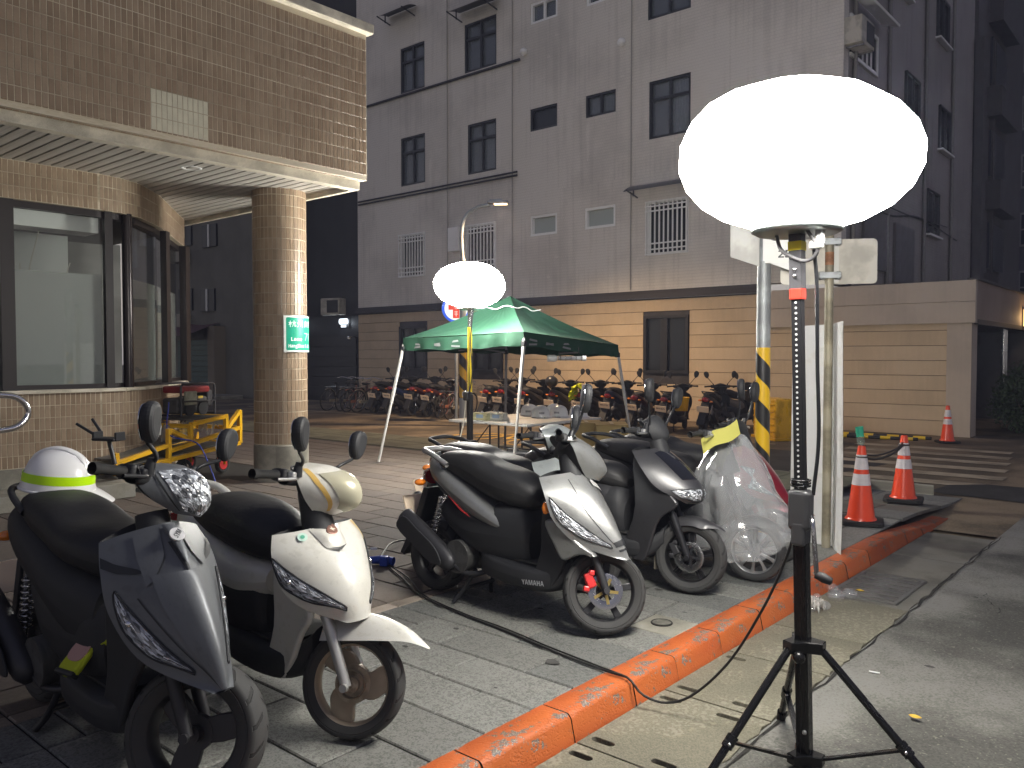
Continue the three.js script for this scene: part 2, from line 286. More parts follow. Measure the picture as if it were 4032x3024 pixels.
grate(-1.86, -2.3, -1.99, -1.55, 9, 'slotted steel drain grate in the gutter at the bottom edge');
// cracked edge between gutter and carriageway
{ const c = []; for (let i = 0; i <= 60; i++) { const z = 0.6 - i * 0.15; c.push([-1.452 + rr(-0.02, 0.015), z, rr(0.002, 0.011)]); }
  const pts = [...c.map((p) => [p[0] - p[2], p[1]]), ...c.slice().reverse().map((p) => [p[0] + p[2], p[1]])]; struct('road_crack', polyXZ(pts, RY + 0.006, 1), M.joint); }
for (const [x, z, a, l] of [[-0.9, -2.1, 0.3, 0.7], [-1.1, -6.1, 1.2, 0.5], [-0.4, -5.2, 2.5, 0.9], [-0.2, -3.6, 0.9, 0.8]]) { const c = []; for (let i = 0; i <= 14; i++) { const t = (i / 14 - 0.5) * l; c.push([x + Math.cos(a) * t + rr(-0.02, 0.02), z + Math.sin(a) * t + rr(-0.02, 0.02), rr(0.001, 0.004)]); } struct('road_crack', polyXZ([...c.map((p) => [p[0] - p[2], p[1]]), ...c.slice().reverse().map((p) => [p[0] + p[2], p[1] + 0.002])], RY + 0.004, 1), M.joint); }
// paint and patches
M.yline = mat([0.46, 0.3, 0.07], 0.75, { map: T.concrete }); M.ymark = mat([0.72, 0.42, 0.03], 0.7, { map: T.concrete }); M.wline = mat([0.36, 0.31, 0.235], 0.75, { map: T.concrete });
struct('yellow_line', planeXZ(-40, -3.9, -10.78, -10.6, RY + 0.002, 1.3), M.yline);
struct('white_line', planeXZ(-24, -6.2, -14.7, -14.6, RY + 0.002, 1.3), M.wline);
for (let i = 0; i < 6; i++) { const z = -11.35 - i * 0.85; struct('crossing_stripe', polyXZ([[-4.6 - i * 0.1, z], [-2.0 - i * 0.12, z - 0.05], [-2.0 - i * 0.12, z - 0.42], [-4.6 - i * 0.1, z - 0.36]], RY + 0.003, 1.1), M.wline); }
struct('asphalt_patch', polyXZ([[-2.62, -10.75], [-2.45, -10.62], [2.4, -10.1], [2.6, -11.9], [-2.2, -11.75], [-2.55, -11.4]], RY + 0.004, 2), M.patch);
struct('asphalt_patch', polyXZ([[-6.9, -11.2], [-4.1, -10.9], [-3.7, -13.4], [-6.2, -13.9]], RY + 0.0005, 2), M.patch);
{ // bicycle symbol painted on the side street
  const g = [], y = RY + 0.003, st = (p, w) => { for (let i = 0; i < p.length - 1; i++) { const [x0, z0] = p[i], [x1, z1] = p[i + 1], L = Math.hypot(x1 - x0, z1 - z0), nx = -(z1 - z0) / L * w / 2, nz = (x1 - x0) / L * w / 2; g.push(polyXZ([[x0 + nx, z0 + nz], [x1 + nx, z1 + nz], [x1 - nx, z1 - nz], [x0 - nx, z0 - nz]], y + i * 0.0002 + g.length * 0.00002, 1)); } };
  const ring = (cx, cz, r) => { const p = []; for (let i = 0; i <= 20; i++) p.push([cx + Math.cos(i / 20 * 6.2832) * r, cz + Math.sin(i / 20 * 6.2832) * r * 1.4]); return p; };
  st(ring(-11.4, -12.1, 0.5), 0.1); st(ring(-9.8, -12.1, 0.5), 0.1); st([[-11.4, -12.1], [-11, -13], [-10.1, -13], [-9.8, -12.1]], 0.1); st([[-11, -13], [-10.6, -12.1], [-10.1, -13], [-9.9, -13.6], [-9.5, -13.6]], 0.1); st([[-11.1, -13.3], [-11.1, -13]], 0.12);
  struct('bicycle_marking', join(g), M.ymark);
}

// ---------------------------------------------------------------- corner building with the tiled canopy (left)
const tileT = tex(256, (() => { const a = fbm(4, 4), b = noise(128); return (u, v) => { const k = 0.78 + 0.3 * a(u, v) + 0.12 * b(u, v); return [k, k, k]; }; })());
const tileCols = [[0.27, 0.193, 0.126], [0.245, 0.172, 0.11], [0.295, 0.217, 0.145], [0.225, 0.157, 0.1], [0.28, 0.206, 0.138]];
const tileM = tileCols.map((c) => mat(c, 0.42, { map: tileT, bumpMap: tileT, bumpScale: 0.0008 }));
M.tilePale = mat([0.55, 0.52, 0.4], 0.4, { map: tileT });
M.grout = mat([0.52, 0.46, 0.36], 0.85, { map: T.concrete });
M.soffit = mat([0.5, 0.48, 0.45], 0.42, { map: smudge, metalness: 0.1 });
M.trim = mat([0.62, 0.58, 0.5], 0.65, { map: T.concrete });
M.frame = mat([0.014, 0.01, 0.011], 0.4);
const TW = 0.0445, TH = 0.121, PW = 0.0515, PH = 0.129;
const tileG = [0, 1, 2].map(() => boxUV(rboxTile(TW, TH, 0.006), 0.3, rnd(), rnd()));
function rboxTile(w, h, d) { const g = slabGeo(w, h, 0.002, 1, 0, 0, d); return g.rotateX(Math.PI / 2); }   // faces +z, back at -d
const building = thing('corner_building', 'brown tiled building with an overhanging canopy on a round column', 'building');
const tiles = [];                                          // [matrix, material, parent]
const tmpO = new THREE.Object3D();
function tileAt(x, y, z, ry, parent, m, rx = 0, sy = 1) { tmpO.position.set(x, y, z); tmpO.rotation.set(rx, ry, 0, 'YXZ'); tmpO.scale.set(1, sy, 1); tmpO.updateMatrix(); tiles.push({ mx: tmpO.matrix.clone(), m: m || tileM[Math.floor(rnd() * 5)], parent, d: seen(x, y, z, 1.0), g: tileG[Math.floor(rnd() * 3)] }); }
const slat = rbox(4.9, 0.022, 0.104, 0.006, -10.2, 0, 0);
const XF = -7.5, ZE = -6.16, YS = 3.5;
{ // canopy fascia
  const fascia = part('fascia', [box(0.24, 1.66, 9.2, XF - 0.14, 4.36, ZE + 4.6)], M.grout, building);
  const inX = (z, r) => z < -3.62 && z > -4.2 && r < 3;
  for (let c = 0; c < 146; c++) { const z = ZE + 0.035 + c * PW; for (let r = 0; r < 12; r++) tileAt(XF - 0.0165 + rr(-0.0006, 0.0006), 3.585 + 0.066 + r * PH, z, Math.PI / 2, fascia, inX(z, r) ? M.tilePale : null); tileAt(XF - 0.04, 3.557, z, Math.PI / 2, fascia, null, 0.62, 0.78); }
  for (let r = 0; r < 12; r++) for (let c = 0; c < 4; c++) tileAt(XF - 0.05 - c * PW, 3.651 + r * PH, ZE - 0.005, Math.PI, fascia);
  part('coping', boxUV(rbox(0.4, 0.11, 9.25, 0.01, XF - 0.13, 5.245, ZE + 4.58), 1), M.trim, building);
  part('trim_board', [boxUV(rbox(0.12, 0.15, 9.1, 0.006, XF - 0.17, 3.505, ZE + 4.58), 1), boxUV(rbox(5.2, 0.12, 0.06, 0.006, XF - 2.76, 3.49, ZE + 0.05), 1)], M.trim, building);
  part('roof_slab', box(5.2, 0.25, 9.1, XF - 2.9, 4.2, ZE + 4.62), M.grout, building);
  for (let i = 0; i < 74; i++) { const z = ZE + 0.13 + i * 0.122; part('soffit_slat', slat, M.soffit, building).position.set(0, YS, z); }
  part('soffit_back', box(5.0, 0.01, 9.05, XF - 2.75, YS + 0.035, ZE + 4.6), M.black, building);
  const dl = part('downlight', lathe([[0.05, 0.02], [0.075, 0.0], [0.095, -0.004], [0.11, 0.0], [0.11, 0.01]], 28).translate(-8.28, YS - 0.012, -4.42), M.white, building);
  part('reflector', lathe([[0.001, 0.05], [0.05, 0.045], [0.075, 0]], 24).translate(-8.28, YS - 0.011, -4.42), M.chrome, dl);
}
{ // round column
  const cx = -8.72, cz = -5.78, R = 0.315, col = part('column', [new THREE.CylinderGeometry(R, R, 3.1, 48).translate(cx, 1.97, cz)], M.grout, building);
  part('column_base', boxUV(lathe([[R + 0.012, 0], [R + 0.012, 0.42], [R, 0.44], [0.05, 0.44]], 48).translate(cx, 0, cz), 0.8), M.concrete, col);
  const n = 39; for (let i = 0; i < n; i++) { const a = i / n * Math.PI * 2; for (let r = 0; r < 24; r++) tileAt(cx + Math.sin(a) * (R + 0.003), 0.512 + r * PH, cz + Math.cos(a) * (R + 0.003), a, col); }
}
{ // curved window wall under the canopy
  const path = [[-9.32, 2.5], [-9.32, -3.9], [-9.36, -4.15], [-9.5, -4.42], [-10.0, -4.9], [-11.5, -6.0]];
  const wallPts = (x, z) => [x, z];
  const segs = []; for (let i = 0; i < path.length - 1; i++) { const [x0, z0] = path[i], [x1, z1] = path[i + 1]; segs.push({ x0, z0, x1, z1, L: Math.hypot(x1 - x0, z1 - z0), a: Math.atan2(-(z1 - z0), x1 - x0) }); }
  const slabs = (y0, y1, t, off = 0) => segs.map((s) => { const g = box(s.L + 0.01, y1 - y0, t, s.L / 2, (y0 + y1) / 2, -t / 2 + off); return g.rotateY(s.a).translate(s.x0, 0, s.z0); });
  // local +z of a segment faces outwards (towards the street) when walking away from the camera
  const wall = part('window_wall', slabs(0.34, 1.12, 0.2).concat(slabs(3.1, 3.52, 0.2, 0.02)), M.grout, building);
  part('plinth', slabs(-0.01, 0.35, 0.24, 0.03).map((g) => boxUV(g, 1)), M.concrete, wall);
  part('step', [boxUV(rbox(0.5, 0.16, 6, 0.01, -9.0, 0.08, -1.0), 1)], M.concrete, wall);
  let carry = 0;
  for (const s of segs) { const nx = Math.sin(s.a), nz = Math.cos(s.a); for (let d = PW / 2; d < s.L; d += PW) { const t = d / s.L, x = lerp(s.x0, s.x1, t) + nx * 0.002, z = lerp(s.z0, s.z1, t) + nz * 0.002; if (z > 0.2) continue; for (let r = 0; r < 6; r++) tileAt(x, 0.415 + r * 0.1265, z, s.a, wall); for (let r = 0; r < 3; r++) tileAt(x + nx * 0.02, 3.165 + r * 0.129, z + nz * 0.02, s.a, wall); } }
  part('sill', slabs(1.115, 1.15, 0.26, 0.05).map((g) => boxUV(g, 1)), M.trim, wall);
  part('window_frame', slabs(1.15, 1.2, 0.08, -0.05).concat(slabs(3.03, 3.1, 0.08, -0.05)), M.frame, building);
  const glass = mat([0.95, 0.965, 0.96], 0.02, { transmission: 1, thickness: 0, ior: 1.5 }), frost = mat([0.34, 0.355, 0.345], 0.55, { transmission: 0.35, thickness: 0 });
  const bays = [[[-9.33, 1.2], [-9.33, -0.3]], [[-9.33, -0.36], [-9.33, -2.94]], [[-9.33, -3.06], [-9.33, -3.97]], [[-9.55, -4.45], [-10.22, -5.06]], [[-10.28, -5.1], [-11.4, -5.93]]];
  for (const [[x0, z0], [x1, z1]] of bays) {
    const L = Math.hypot(x1 - x0, z1 - z0), a = Math.atan2(-(z1 - z0), x1 - x0), put = (g) => g.rotateY(a).translate(x0, 0, z0);
    part('window_pane', put(box(L, 1.84, 0.008, L / 2, 2.12, -0.09)), glass, building);
    part('frosted_film', put(box(L - 0.02, 1.2, 0.002, L / 2, 1.8 - 0.0, -0.1)), frost, building);
  }
  const post = (x, z, w, d, a) => box(w, 1.96, d, 0, 2.12, -0.05).rotateY(a).translate(x, 0, z);
  for (const [x, z, w, d, a] of [[-9.33, -0.33, 0.08, 0.1, 1.571], [-9.33, -3.0, 0.13, 0.1, 1.571], [-10.25, -5.08, 0.08, 0.1, 0.66], [-11.46, -5.97, 0.1, 0.12, 0.62], [-9.36, -4.02, 0.08, 0.12, 1.4]]) part('mullion', post(x, z, w, d, a), M.frame, building);
  part('corner_post', new THREE.CylinderGeometry(0.055, 0.055, 1.96, 20).translate(-9.43, 2.13, -4.25), mat([0.022, 0.016, 0.017], 0.25, { metalness: 0.3 }), building);
  // room behind the glass
  const room = mat([0.26, 0.265, 0.26], 0.8, { map: smudge });
  part('room', [box(0.1, 3.2, 9, -13.6, 1.7, -1.5), polyXZ([[-9.5, 2.5], [-9.5, -3.9], [-9.75, -4.45], [-10.2, -4.9], [-11.5, -5.85], [-13.6, -5.85], [-13.6, 2.5]], 0.3, 1), box(4.2, 3.2, 0.1, -11.5, 1.7, 2.6)], room, building);
  part('room_ceiling', polyXZ([[-9.5, 2.5], [-9.5, -3.9], [-9.75, -4.45], [-10.2, -4.9], [-11.5, -5.85], [-13.6, -5.85], [-13.6, 2.5]], 3.28, 1), mat([0.1, 0.1, 0.1], 0.9), building);
  part('ladder', [bar([-11.2, 0.4, -2.0], [-11.0, 3.0, -1.9], 0.05, 0.03), bar([-11.2, 0.4, -1.6], [-11.0, 3.0, -1.6], 0.05, 0.03), ...[...Array(8)].map((_, i) => bar([-11.18 + i * 0.024, 0.7 + i * 0.3, -1.98], [-11.18 + i * 0.024, 0.7 + i * 0.3, -1.6], 0.04, 0.02))], M.alu, building);
  part('bulkhead', [box(0.35, 0.24, 6.2, -9.75, 3.0, -0.9), box(1.3, 0.5, 1.6, -11.6, 2.75, -3.4), box(0.5, 1.1, 0.9, -11.3, 2.25, -2.6)], mat([0.66, 0.68, 0.67], 0.7), building);
  const wireM = mat([0.6, 0.58, 0.52], 0.6);
  for (const [x, y, z, k] of [[-9.9, 2.95, -2.95, 0], [-9.85, 2.92, -3.02, 1], [-9.95, 2.98, -3.1, 2], [-9.9, 2.9, -3.5, 3]]) part('hanging_wire', tube([[x, y, z], [x - 0.03, y - 0.3 - k * 0.08, z - 0.06 + k * 0.05], [x + 0.02, y - 0.55, z - 0.15 - k * 0.02], [x, y - 0.7 + k * 0.12, z - 0.02 - k * 0.1]], 0.006, 20, 5), wireM, building);
  part('upper_wall', [box(0.2, 6, 9, -10.2, 8.1, -1.6), box(3, 6, 0.2, -11.7, 8.1, ZE + 0.3)], mat([0.1, 0.08, 0.08], 0.7), building);
  part('upper_window', [box(0.06, 2.2, 1.4, -10.08, 7.2, -4.6), box(0.06, 2.2, 1.4, -10.08, 7.2, -2.6)], M.frame, building);
}
{ // hand out the tiles: the 300 nearest in view one by one, the rest joined
  tiles.sort((a, b) => (a.d || 1e3) - (b.d || 1e3));
  const rest = new Map();
  tiles.forEach((t, i) => {
    if (t.d && i < 300) { const m = part('tile', t.g, t.m, t.parent); m.matrix.copy(t.mx); m.matrix.decompose(m.position, m.quaternion, m.scale); return; }
    const k = t.parent.uuid + t.m.uuid; if (!rest.has(k)) rest.set(k, [t.parent, t.m, []]); rest.get(k)[2].push(t.g.clone().applyMatrix4(t.mx));
  });
  for (const [p, m, gs] of rest.values()) stuffPart('tiling', gs, m, p);
}

// ---------------------------------------------------------------- apartment block across the side street
T.mosaic = tex(2048, (() => { const a = fbm(3, 5), b = noise(80), c = noise(96), e = fbm(5, 3), f = noise(23); return (u, v) => { const y = v * 80, r = Math.floor(y), x = u * 80 + (r & 1) * 0.5, fx = x - Math.floor(x), fy = y - r, j = sm(0, 0.07, fx) * sm(1, 0.93, fx) * sm(0, 0.16, fy) * sm(1, 0.84, fy);
  const run = sm(0.5, 0.85, c(u, v * 0.04) * 0.6 + e(u * 2, v * 0.3) * 0.4), k = (0.93 + 0.08 * b(Math.floor(x) / 80 + 0.006, r / 80 + 0.006)) * (0.84 + 0.24 * sm(0.25, 0.75, a(u, v))) * (1 - 0.11 * run) * (f(u, v) > 0.93 ? 1.1 : 1), g = 0.84 * k; return [lerp(g, k, j), lerp(g, k * 0.995, j), lerp(g, k * 0.985, j)]; }; })(), true, 1024);
T.streak = tex(512, (() => { const a = noise(48), b = fbm(3, 5), c = fbm(2, 4); return (u, v) => { const k = (0.9 + 0.13 * sm(0.3, 0.7, b(u, v))) * (0.96 + 0.06 * a(u, v * 0.05)) * (0.9 + 0.17 * c(u, v)); return [k, k * 0.99, k * 0.97]; }; })());
M.mosaic = mat([0.7, 0.66, 0.6], 0.55, { map: T.mosaic });
M.boards = [[0.58, 0.455, 0.31], [0.565, 0.44, 0.297], [0.595, 0.47, 0.325]].map((c) => mat(c, 0.75, { map: T.streak }));
M.band = mat([0.045, 0.043, 0.05], 0.6, { map: smudge });
M.winDark = mat([0.028, 0.03, 0.036], 0.4, { metalness: 0.3 });
M.winWhite = mat([0.84, 0.84, 0.82], 0.5);
M.glassFar = mat([0.02, 0.024, 0.03], 0.06, { metalness: 0 });
M.curtain = mat([0.42, 0.36, 0.3], 0.9);
M.frostFar = mat([0.36, 0.4, 0.38], 0.35);
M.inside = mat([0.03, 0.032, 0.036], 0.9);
const ZB = -18.5;
const block = thing('apartment_block', 'tall grey tiled apartment block with barred windows and a tan boarded ground floor', 'building');
const wins = [ // x0, x1, y0, y1, kind
  [-20.82, -19.66, 10.2, 11.68, 'cross'], [-17.87, -16.55, 10.22, 11.7, 'open'], [-15.24, -14.26, 11.02, 11.62, 'slideW'], [-13.27, -12.4, 11.0, 11.55, 'slideW'], [-11.33, -10.1, 10.12, 11.7, 'cross'],
  [-20.82, -19.65, 7.15, 8.74, 'curtainR'], [-17.74, -16.56, 7.1, 8.63, 'curtainR'], [-15.24, -14.26, 7.98, 8.62, 'blank'], [-13.28, -12.3, 8.0, 8.6, 'slide'], [-11.28, -10.09, 7.08, 8.55, 'curtainR'],
  [-20.9, -19.65, 4.12, 5.56, 'bars'], [-17.87, -16.56, 4.12, 5.56, 'bars'], [-15.24, -14.26, 4.97, 5.56, 'frost'], [-13.3, -12.3, 4.98, 5.56, 'frost'], [-11.34, -10.12, 4.1, 5.5, 'bars']];
const low = [[-20.93, -19.6, 1.03, 2.5], [-17.56, -16.3, 1.03, 2.4], [-11.4, -10.1, 1.07, 2.55]];
{
  const hole = ([a, b, c, d]) => [[a, c], [b, c], [b, d], [a, d]];
  const up = extr([[-23.1, 3.2], [-6.375, 3.2], [-6.375, 14.5], [-23.1, 14.5]], 0.3, 0, 1, 1, wins.map(hole)).translate(0, 0, ZB - 0.3);
  part('wall', boxUV(up, 6.2), M.mosaic, block);
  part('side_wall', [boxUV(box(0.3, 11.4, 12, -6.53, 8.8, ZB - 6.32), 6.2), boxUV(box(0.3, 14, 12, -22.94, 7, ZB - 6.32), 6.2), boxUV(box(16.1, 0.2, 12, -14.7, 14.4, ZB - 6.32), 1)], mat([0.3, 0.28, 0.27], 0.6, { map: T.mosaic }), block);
  part('dark_backing', [box(16.1, 11, 0.05, -14.7, 8.8, ZB - 1.2), box(16.1, 3, 0.05, -14.7, 1.5, ZB - 0.9)], M.inside, block);  // flat dark sheets standing in for the shade of unlit rooms
  for (const [x0, x1, y0, y1, kind] of wins) {
    const w = x1 - x0, h = y1 - y0, cx = (x0 + x1) / 2, cy = (y0 + y1) / 2, white = ['slideW', 'frost', 'bars'].includes(kind), fm = white ? M.winWhite : M.winDark, t = white ? 0.07 : 0.06, z = ZB - 0.07;
    const fr = [box(w, t, 0.1, cx, y1 - t / 2, z), box(w, t, 0.1, cx, y0 + t / 2, z), box(t, h - 2 * t, 0.1, x0 + t / 2, cy, z), box(t, h - 2 * t, 0.1, x1 - t / 2, cy, z)];
    if (kind === 'cross' || kind === 'curtainR' || kind === 'open') fr.push(box(0.07, h - 2 * t, 0.07, cx, cy, z), box(w - 2 * t, 0.07, 0.06, cx, y0 + h * 0.68, z));
    if (kind === 'slide' || kind === 'slideW') fr.push(box(0.07, h - 2 * t, 0.06, cx, cy, z));
    const f = part('window', fr, fm, block);
    part('pane', box(w - 2 * t, h - 2 * t, 0.01, cx, cy, z - 0.06), kind === 'frost' ? M.frostFar : kind === 'blank' ? M.glassFar : kind === 'bars' ? M.glassFar : mat([0.6, 0.65, 0.7], 0.04, { transmission: 0.85, thickness: 0 }), f);
    if (kind === 'curtainR') part('curtain', grid(40, 1, (u, v) => [lerp(cx - 0.02, x1 - t, u), lerp(y0 + t, y1 - t, v), z - 0.14 + 0.03 * Math.sin(u * 44)]), M.curtain, f);
    if (kind === 'slide') part('curtain', grid(30, 1, (u, v) => [lerp(x0 + t, x1 - t, u), lerp(y0 + t, y1 - t, v), z - 0.14 + 0.02 * Math.sin(u * 60)]), M.curtain, f);
    if (kind === 'bars') {
      for (let i = 0; i <= 9; i++) part('grille_bar', box(0.032, h - 0.02, 0.03, lerp(x0 + 0.03, x1 - 0.03, i / 9), cy, ZB + 0.06), M.winWhite, f);
      for (const k of [0.0, 0.09, 0.2, 0.82, 0.91, 1]) part('grille_bar', box(w, 0.032, 0.032, cx, lerp(y0 + 0.03, y1 - 0.03, k), ZB + 0.062), M.winWhite, f);
    }
  }
  const awn = (x0, x1, y, d, m) => part('awning', [grid(1, 8, (u, v) => [lerp(x0, x1, u), y - 0.02 - 0.22 * v * v, ZB + 0.02 + d * v]), box(0.03, 0.26, 0.03, x0 + 0.1, y - 0.18, ZB + d * 0.4), bar([x0 + 0.1, y - 0.32, ZB + 0.02], [x0 + 0.1, y - 0.2, ZB + d], 0.03, 0.03), bar([x1 - 0.1, y - 0.32, ZB + 0.02], [x1 - 0.1, y - 0.2, ZB + d], 0.03, 0.03)], m, block);
  awn(-18.05, -16.4, 12.12, 0.7, M.winDark); awn(-11.7, -9.9, 5.95, 0.55, mat([0.1, 0.1, 0.11], 0.4, { transmission: 0.3, thickness: 0 })); awn(-21.4, -20, 12.9, 0.6, M.winDark);
  part('pipe', rod([-23, 10.12, ZB + 0.05], [-15.6, 10.12, ZB + 0.05], 0.04), M.band, block);
  part('pipe', [rod([-23, 6.9, ZB + 0.05], [-15.7, 6.9, ZB + 0.05], 0.028), rod([-23, 6.8, ZB + 0.05], [-15.7, 6.8, ZB + 0.05], 0.028)], M.band, block);
  part('vent_hood', new THREE.SphereGeometry(0.11, 12, 8).translate(-15.45, 10.3, ZB + 0.05), M.winWhite, block); part('vent_hood', new THREE.SphereGeometry(0.11, 12, 8).translate(-12.1, 9.75, ZB + 0.05), M.winWhite, block);
  part('meter_box', rbox(0.46, 0.75, 0.2, 0.02, -18.2, 5.15, ZB + 0.1), M.winWhite, block);
  for (const x of [-15.9, -18.6, -11.8]) part('downpipe', rod([x, 3.25, ZB + 0.03], [x, 14, ZB + 0.03], 0.018), mat([0.36, 0.34, 0.31], 0.7), block);
  // boarded ground floor
  part('base_wall', extr([[-23.1, -0.14], [-3.95, -0.14], [-3.95, 3.0], [-23.1, 3.0]], 0.25, 0, 1, 1, low.map(hole)).translate(0, 0, ZB - 0.29), M.band, block);
  for (let r = 0; r < 10; r++) {
    const y0 = -0.13 + r * 0.31, y1 = Math.min(y0 + 0.302, 2.98);
    let cuts = [[-23.1, -3.98]];
    for (const [a, b, c, d] of low) if (y1 > c && y0 < d) cuts = cuts.flatMap(([p, q]) => a > p && b < q ? [[p, a - 0.02], [b + 0.02, q]] : [[p, q]]);
    for (const [p, q] of cuts) {
      const js = [p]; let x = p + rr(5, 9); while (x < q - 2) { js.push(x); x += rr(8, 10); } js.push(q);
      for (let i = 0; i < js.length - 1; i++) { const w = js[i + 1] - js[i] - 0.006; part('board', boxUV(rbox(w, y1 - y0, 0.05, 0.008, 0, 0, 0), 2.2, rnd(), rnd()).translate((js[i] + js[i + 1]) / 2, (y0 + y1) / 2, ZB - 0.025 + rr(-0.002, 0.002)), M.boards[Math.floor(rnd() * 3)], block); }
    }
  }
  part('band', box(15.1, 0.2, 0.12, -15.6, 3.1, ZB + 0.05), M.band, block);
  for (const [a, b, c, d] of low) { const w = b - a, h = d - c, cx = (a + b) / 2, cy = (c + d) / 2, f = part('window', [box(w, 0.07, 0.1, cx, d - 0.035, ZB - 0.02), box(w, 0.07, 0.1, cx, c + 0.035, ZB - 0.02), box(0.08, h - 0.14, 0.1, a + 0.04, cy, ZB - 0.02), box(0.08, h - 0.14, 0.1, b - 0.04, cy, ZB - 0.02), box(0.2, h - 0.14, 0.06, cx - 0.06, cy, ZB - 0.03)], M.winDark, block); part('pane', box(w - 0.16, h - 0.14, 0.01, cx, cy, ZB - 0.08), M.glassFar, f); }
  // parapet of the single-storey corner with a return along the street
  const par = mat([0.5, 0.43, 0.36], 0.75, { map: T.streak });
  part('parapet', [boxUV(box(4.45, 0.42, 0.14, -5.93, 2.815, ZB + 0.03), 2), boxUV(box(4.45, 0.42, 0.14, -5.93, 2.385, ZB + 0.03), 2)], par, block);
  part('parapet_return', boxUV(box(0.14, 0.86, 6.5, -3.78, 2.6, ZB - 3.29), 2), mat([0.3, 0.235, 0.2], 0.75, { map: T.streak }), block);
  part('pier', boxUV(box(0.45, 2.3, 0.5, -4.0, 1.02, ZB - 0.22), 2), par, block);
  part('flat_roof', box(3.0, 0.1, 6.3, -5.2, 2.2, ZB - 3.3), M.band, block);
  part('coping', boxUV(box(0.22, 0.05, 6.5, -3.77, 3.05, ZB - 3.25), 1), M.band, block);
  part('porch_wall', [box(0.1, 2.4, 6, -5.6, 1, ZB - 3.3), box(2, 2.4, 0.1, -4.7, 1, ZB - 6.3)], mat([0.1, 0.1, 0.11], 0.3, { map: smudge }), block);
  for (const [z, w, y0, y1] of [[-1.5, 0.05, 1.3, 2.1], [-1.75, 0.12, 1.2, 2.12], [-2.05, 0.05, 1.4, 2.05], [-2.6, 0.04, 1.9, 2.1]]) part('reflection_streak', box(0.03, y1 - y0, w * 0.5, -5.5, (y0 + y1) / 2, ZB + z), M.tube ||= new THREE.MeshStandardMaterial({ color: 0xffffff, emissive: new THREE.Color(0.75, 0.85, 1), emissiveIntensity: 0.8 }), block);  // glowing strips imitate white reflections in the porch recess
  part('porch_post', [rod([-3.95, 0, ZB - 4.2], [-3.95, 2.2, ZB - 4.2], 0.05), rod([-3.95, 0, ZB - 4.5], [-3.95, 2.2, ZB - 4.5], 0.03)], M.steel, block);
  const sconce = part('wall_lamp', rbox(0.08, 0.42, 0.12, 0.03, -3.66, 2.45, ZB - 5.05), new THREE.MeshStandardMaterial({ color: 0xffe0a0, emissive: new THREE.Color(1, 0.6, 0.22), emissiveIntensity: 1.6 }), block); part('bracket', rbox(0.05, 0.5, 0.16, 0.02, -3.705, 2.47, ZB - 5.05), M.darkMetal, sconce);
  { const l = new THREE.PointLight(new THREE.Color(1, 0.62, 0.26), 0.5, 8); l.position.set(-3.5, 2.45, ZB - 5.05); l.castShadow = true; scene.add(l); }
  // window on the side wall with a boxed air conditioner
  const f = part('window', [box(0.06, 0.08, 1.9, -6.36, 9.05, ZB - 1.3), box(0.06, 0.08, 1.9, -6.36, 8.2, ZB - 1.3), box(0.06, 0.8, 0.08, -6.36, 8.62, ZB - 2.2)], M.winWhite, block); for (let i = 0; i < 3; i++) part('grille_bar', box(0.03, 0.8, 0.04, -6.33, 8.62, ZB - 1.1 - i * 0.3), M.winWhite, f); part('pane', box(0.02, 0.8, 1.8, -6.37, 8.62, ZB - 1.3), M.glassFar, f);
  part('side_canopy', bar([-6.3, 9.45, ZB - 1.4], [-5.9, 9.3, ZB - 1.4], 2.0, 0.05), M.winWhite, block);
  for (let i = 0; i < 2; i++) part('shutter', boxUV(box(0.06, 1.5, 1.7, -6.34, 4.35 - i * 0.2, ZB - 2.2 - i * 2.4), 0.5), mat([0.2, 0.19, 0.2], 0.4, { metalness: 0.5, map: T.streak }), block);
  for (const [y, z] of [[11.4, -4.2], [8.3, -5.2], [11.6, -1.6], [5.6, -7.4], [8.2, -8.6], [11.3, -8.2]]) { const f2 = part('window', [box(0.08, 0.06, 1.3, -6.35, y + 0.6, ZB + z), box(0.08, 0.06, 1.3, -6.35, y - 0.6, ZB + z), box(0.08, 1.2, 0.06, -6.35, y, ZB + z - 0.62), box(0.08, 1.2, 0.06, -6.35, y, ZB + z + 0.62), box(0.08, 1.2, 0.06, -6.35, y, ZB + z)], M.winDark, block); part('pane', box(0.02, 1.2, 1.24, -6.372, y, ZB + z), M.glassFar, f2); part('sill', box(0.16, 0.05, 1.4, -6.31, y - 0.66, ZB + z), M.winWhite, f2); }
  for (const z of [-0.6, -3.1, -6.4, -9.4]) part('downpipe', rod([-6.32, 3.1, ZB + z], [-6.32, 14.2, ZB + z], 0.05), mat([0.22, 0.21, 0.2], 0.6, { metalness: 0.3 }), block);
  part('cable_run', [tube([[-6.34, 5.2, ZB - 0.2], [-6.3, 5.0, ZB - 3], [-6.34, 5.3, ZB - 6], [-6.3, 5.1, ZB - 10]], 0.02, 30, 5), tube([[-6.34, 5.35, ZB - 0.2], [-6.3, 5.2, ZB - 4], [-6.34, 5.4, ZB - 9]], 0.015, 30, 5)], M.black, block);
}
const unit = (x, y, z, ry, label) => { const g = thing('air_conditioner', label, 'air conditioner', null, x, y, z, ry); part('casing', rbox(0.85, 0.6, 0.4, 0.03), mat([0.5, 0.47, 0.4], 0.6, { map: smudge }), g); part('grille', rbox(0.5, 0.45, 0.02, 0.02, 0.12, 0, 0.205), M.darkMetal, g); part('bracket', [bar([-0.3, -0.32, -0.3], [-0.3, -0.32, 0.2], 0.04, 0.04), bar([0.3, -0.32, -0.3], [0.3, -0.32, 0.2], 0.04, 0.04)], M.steel, g); return g; };
unit(-6.2, 8.6, ZB - 0.45, Math.PI / 2, 'window air conditioner high on the side wall behind the big balloon lamp');
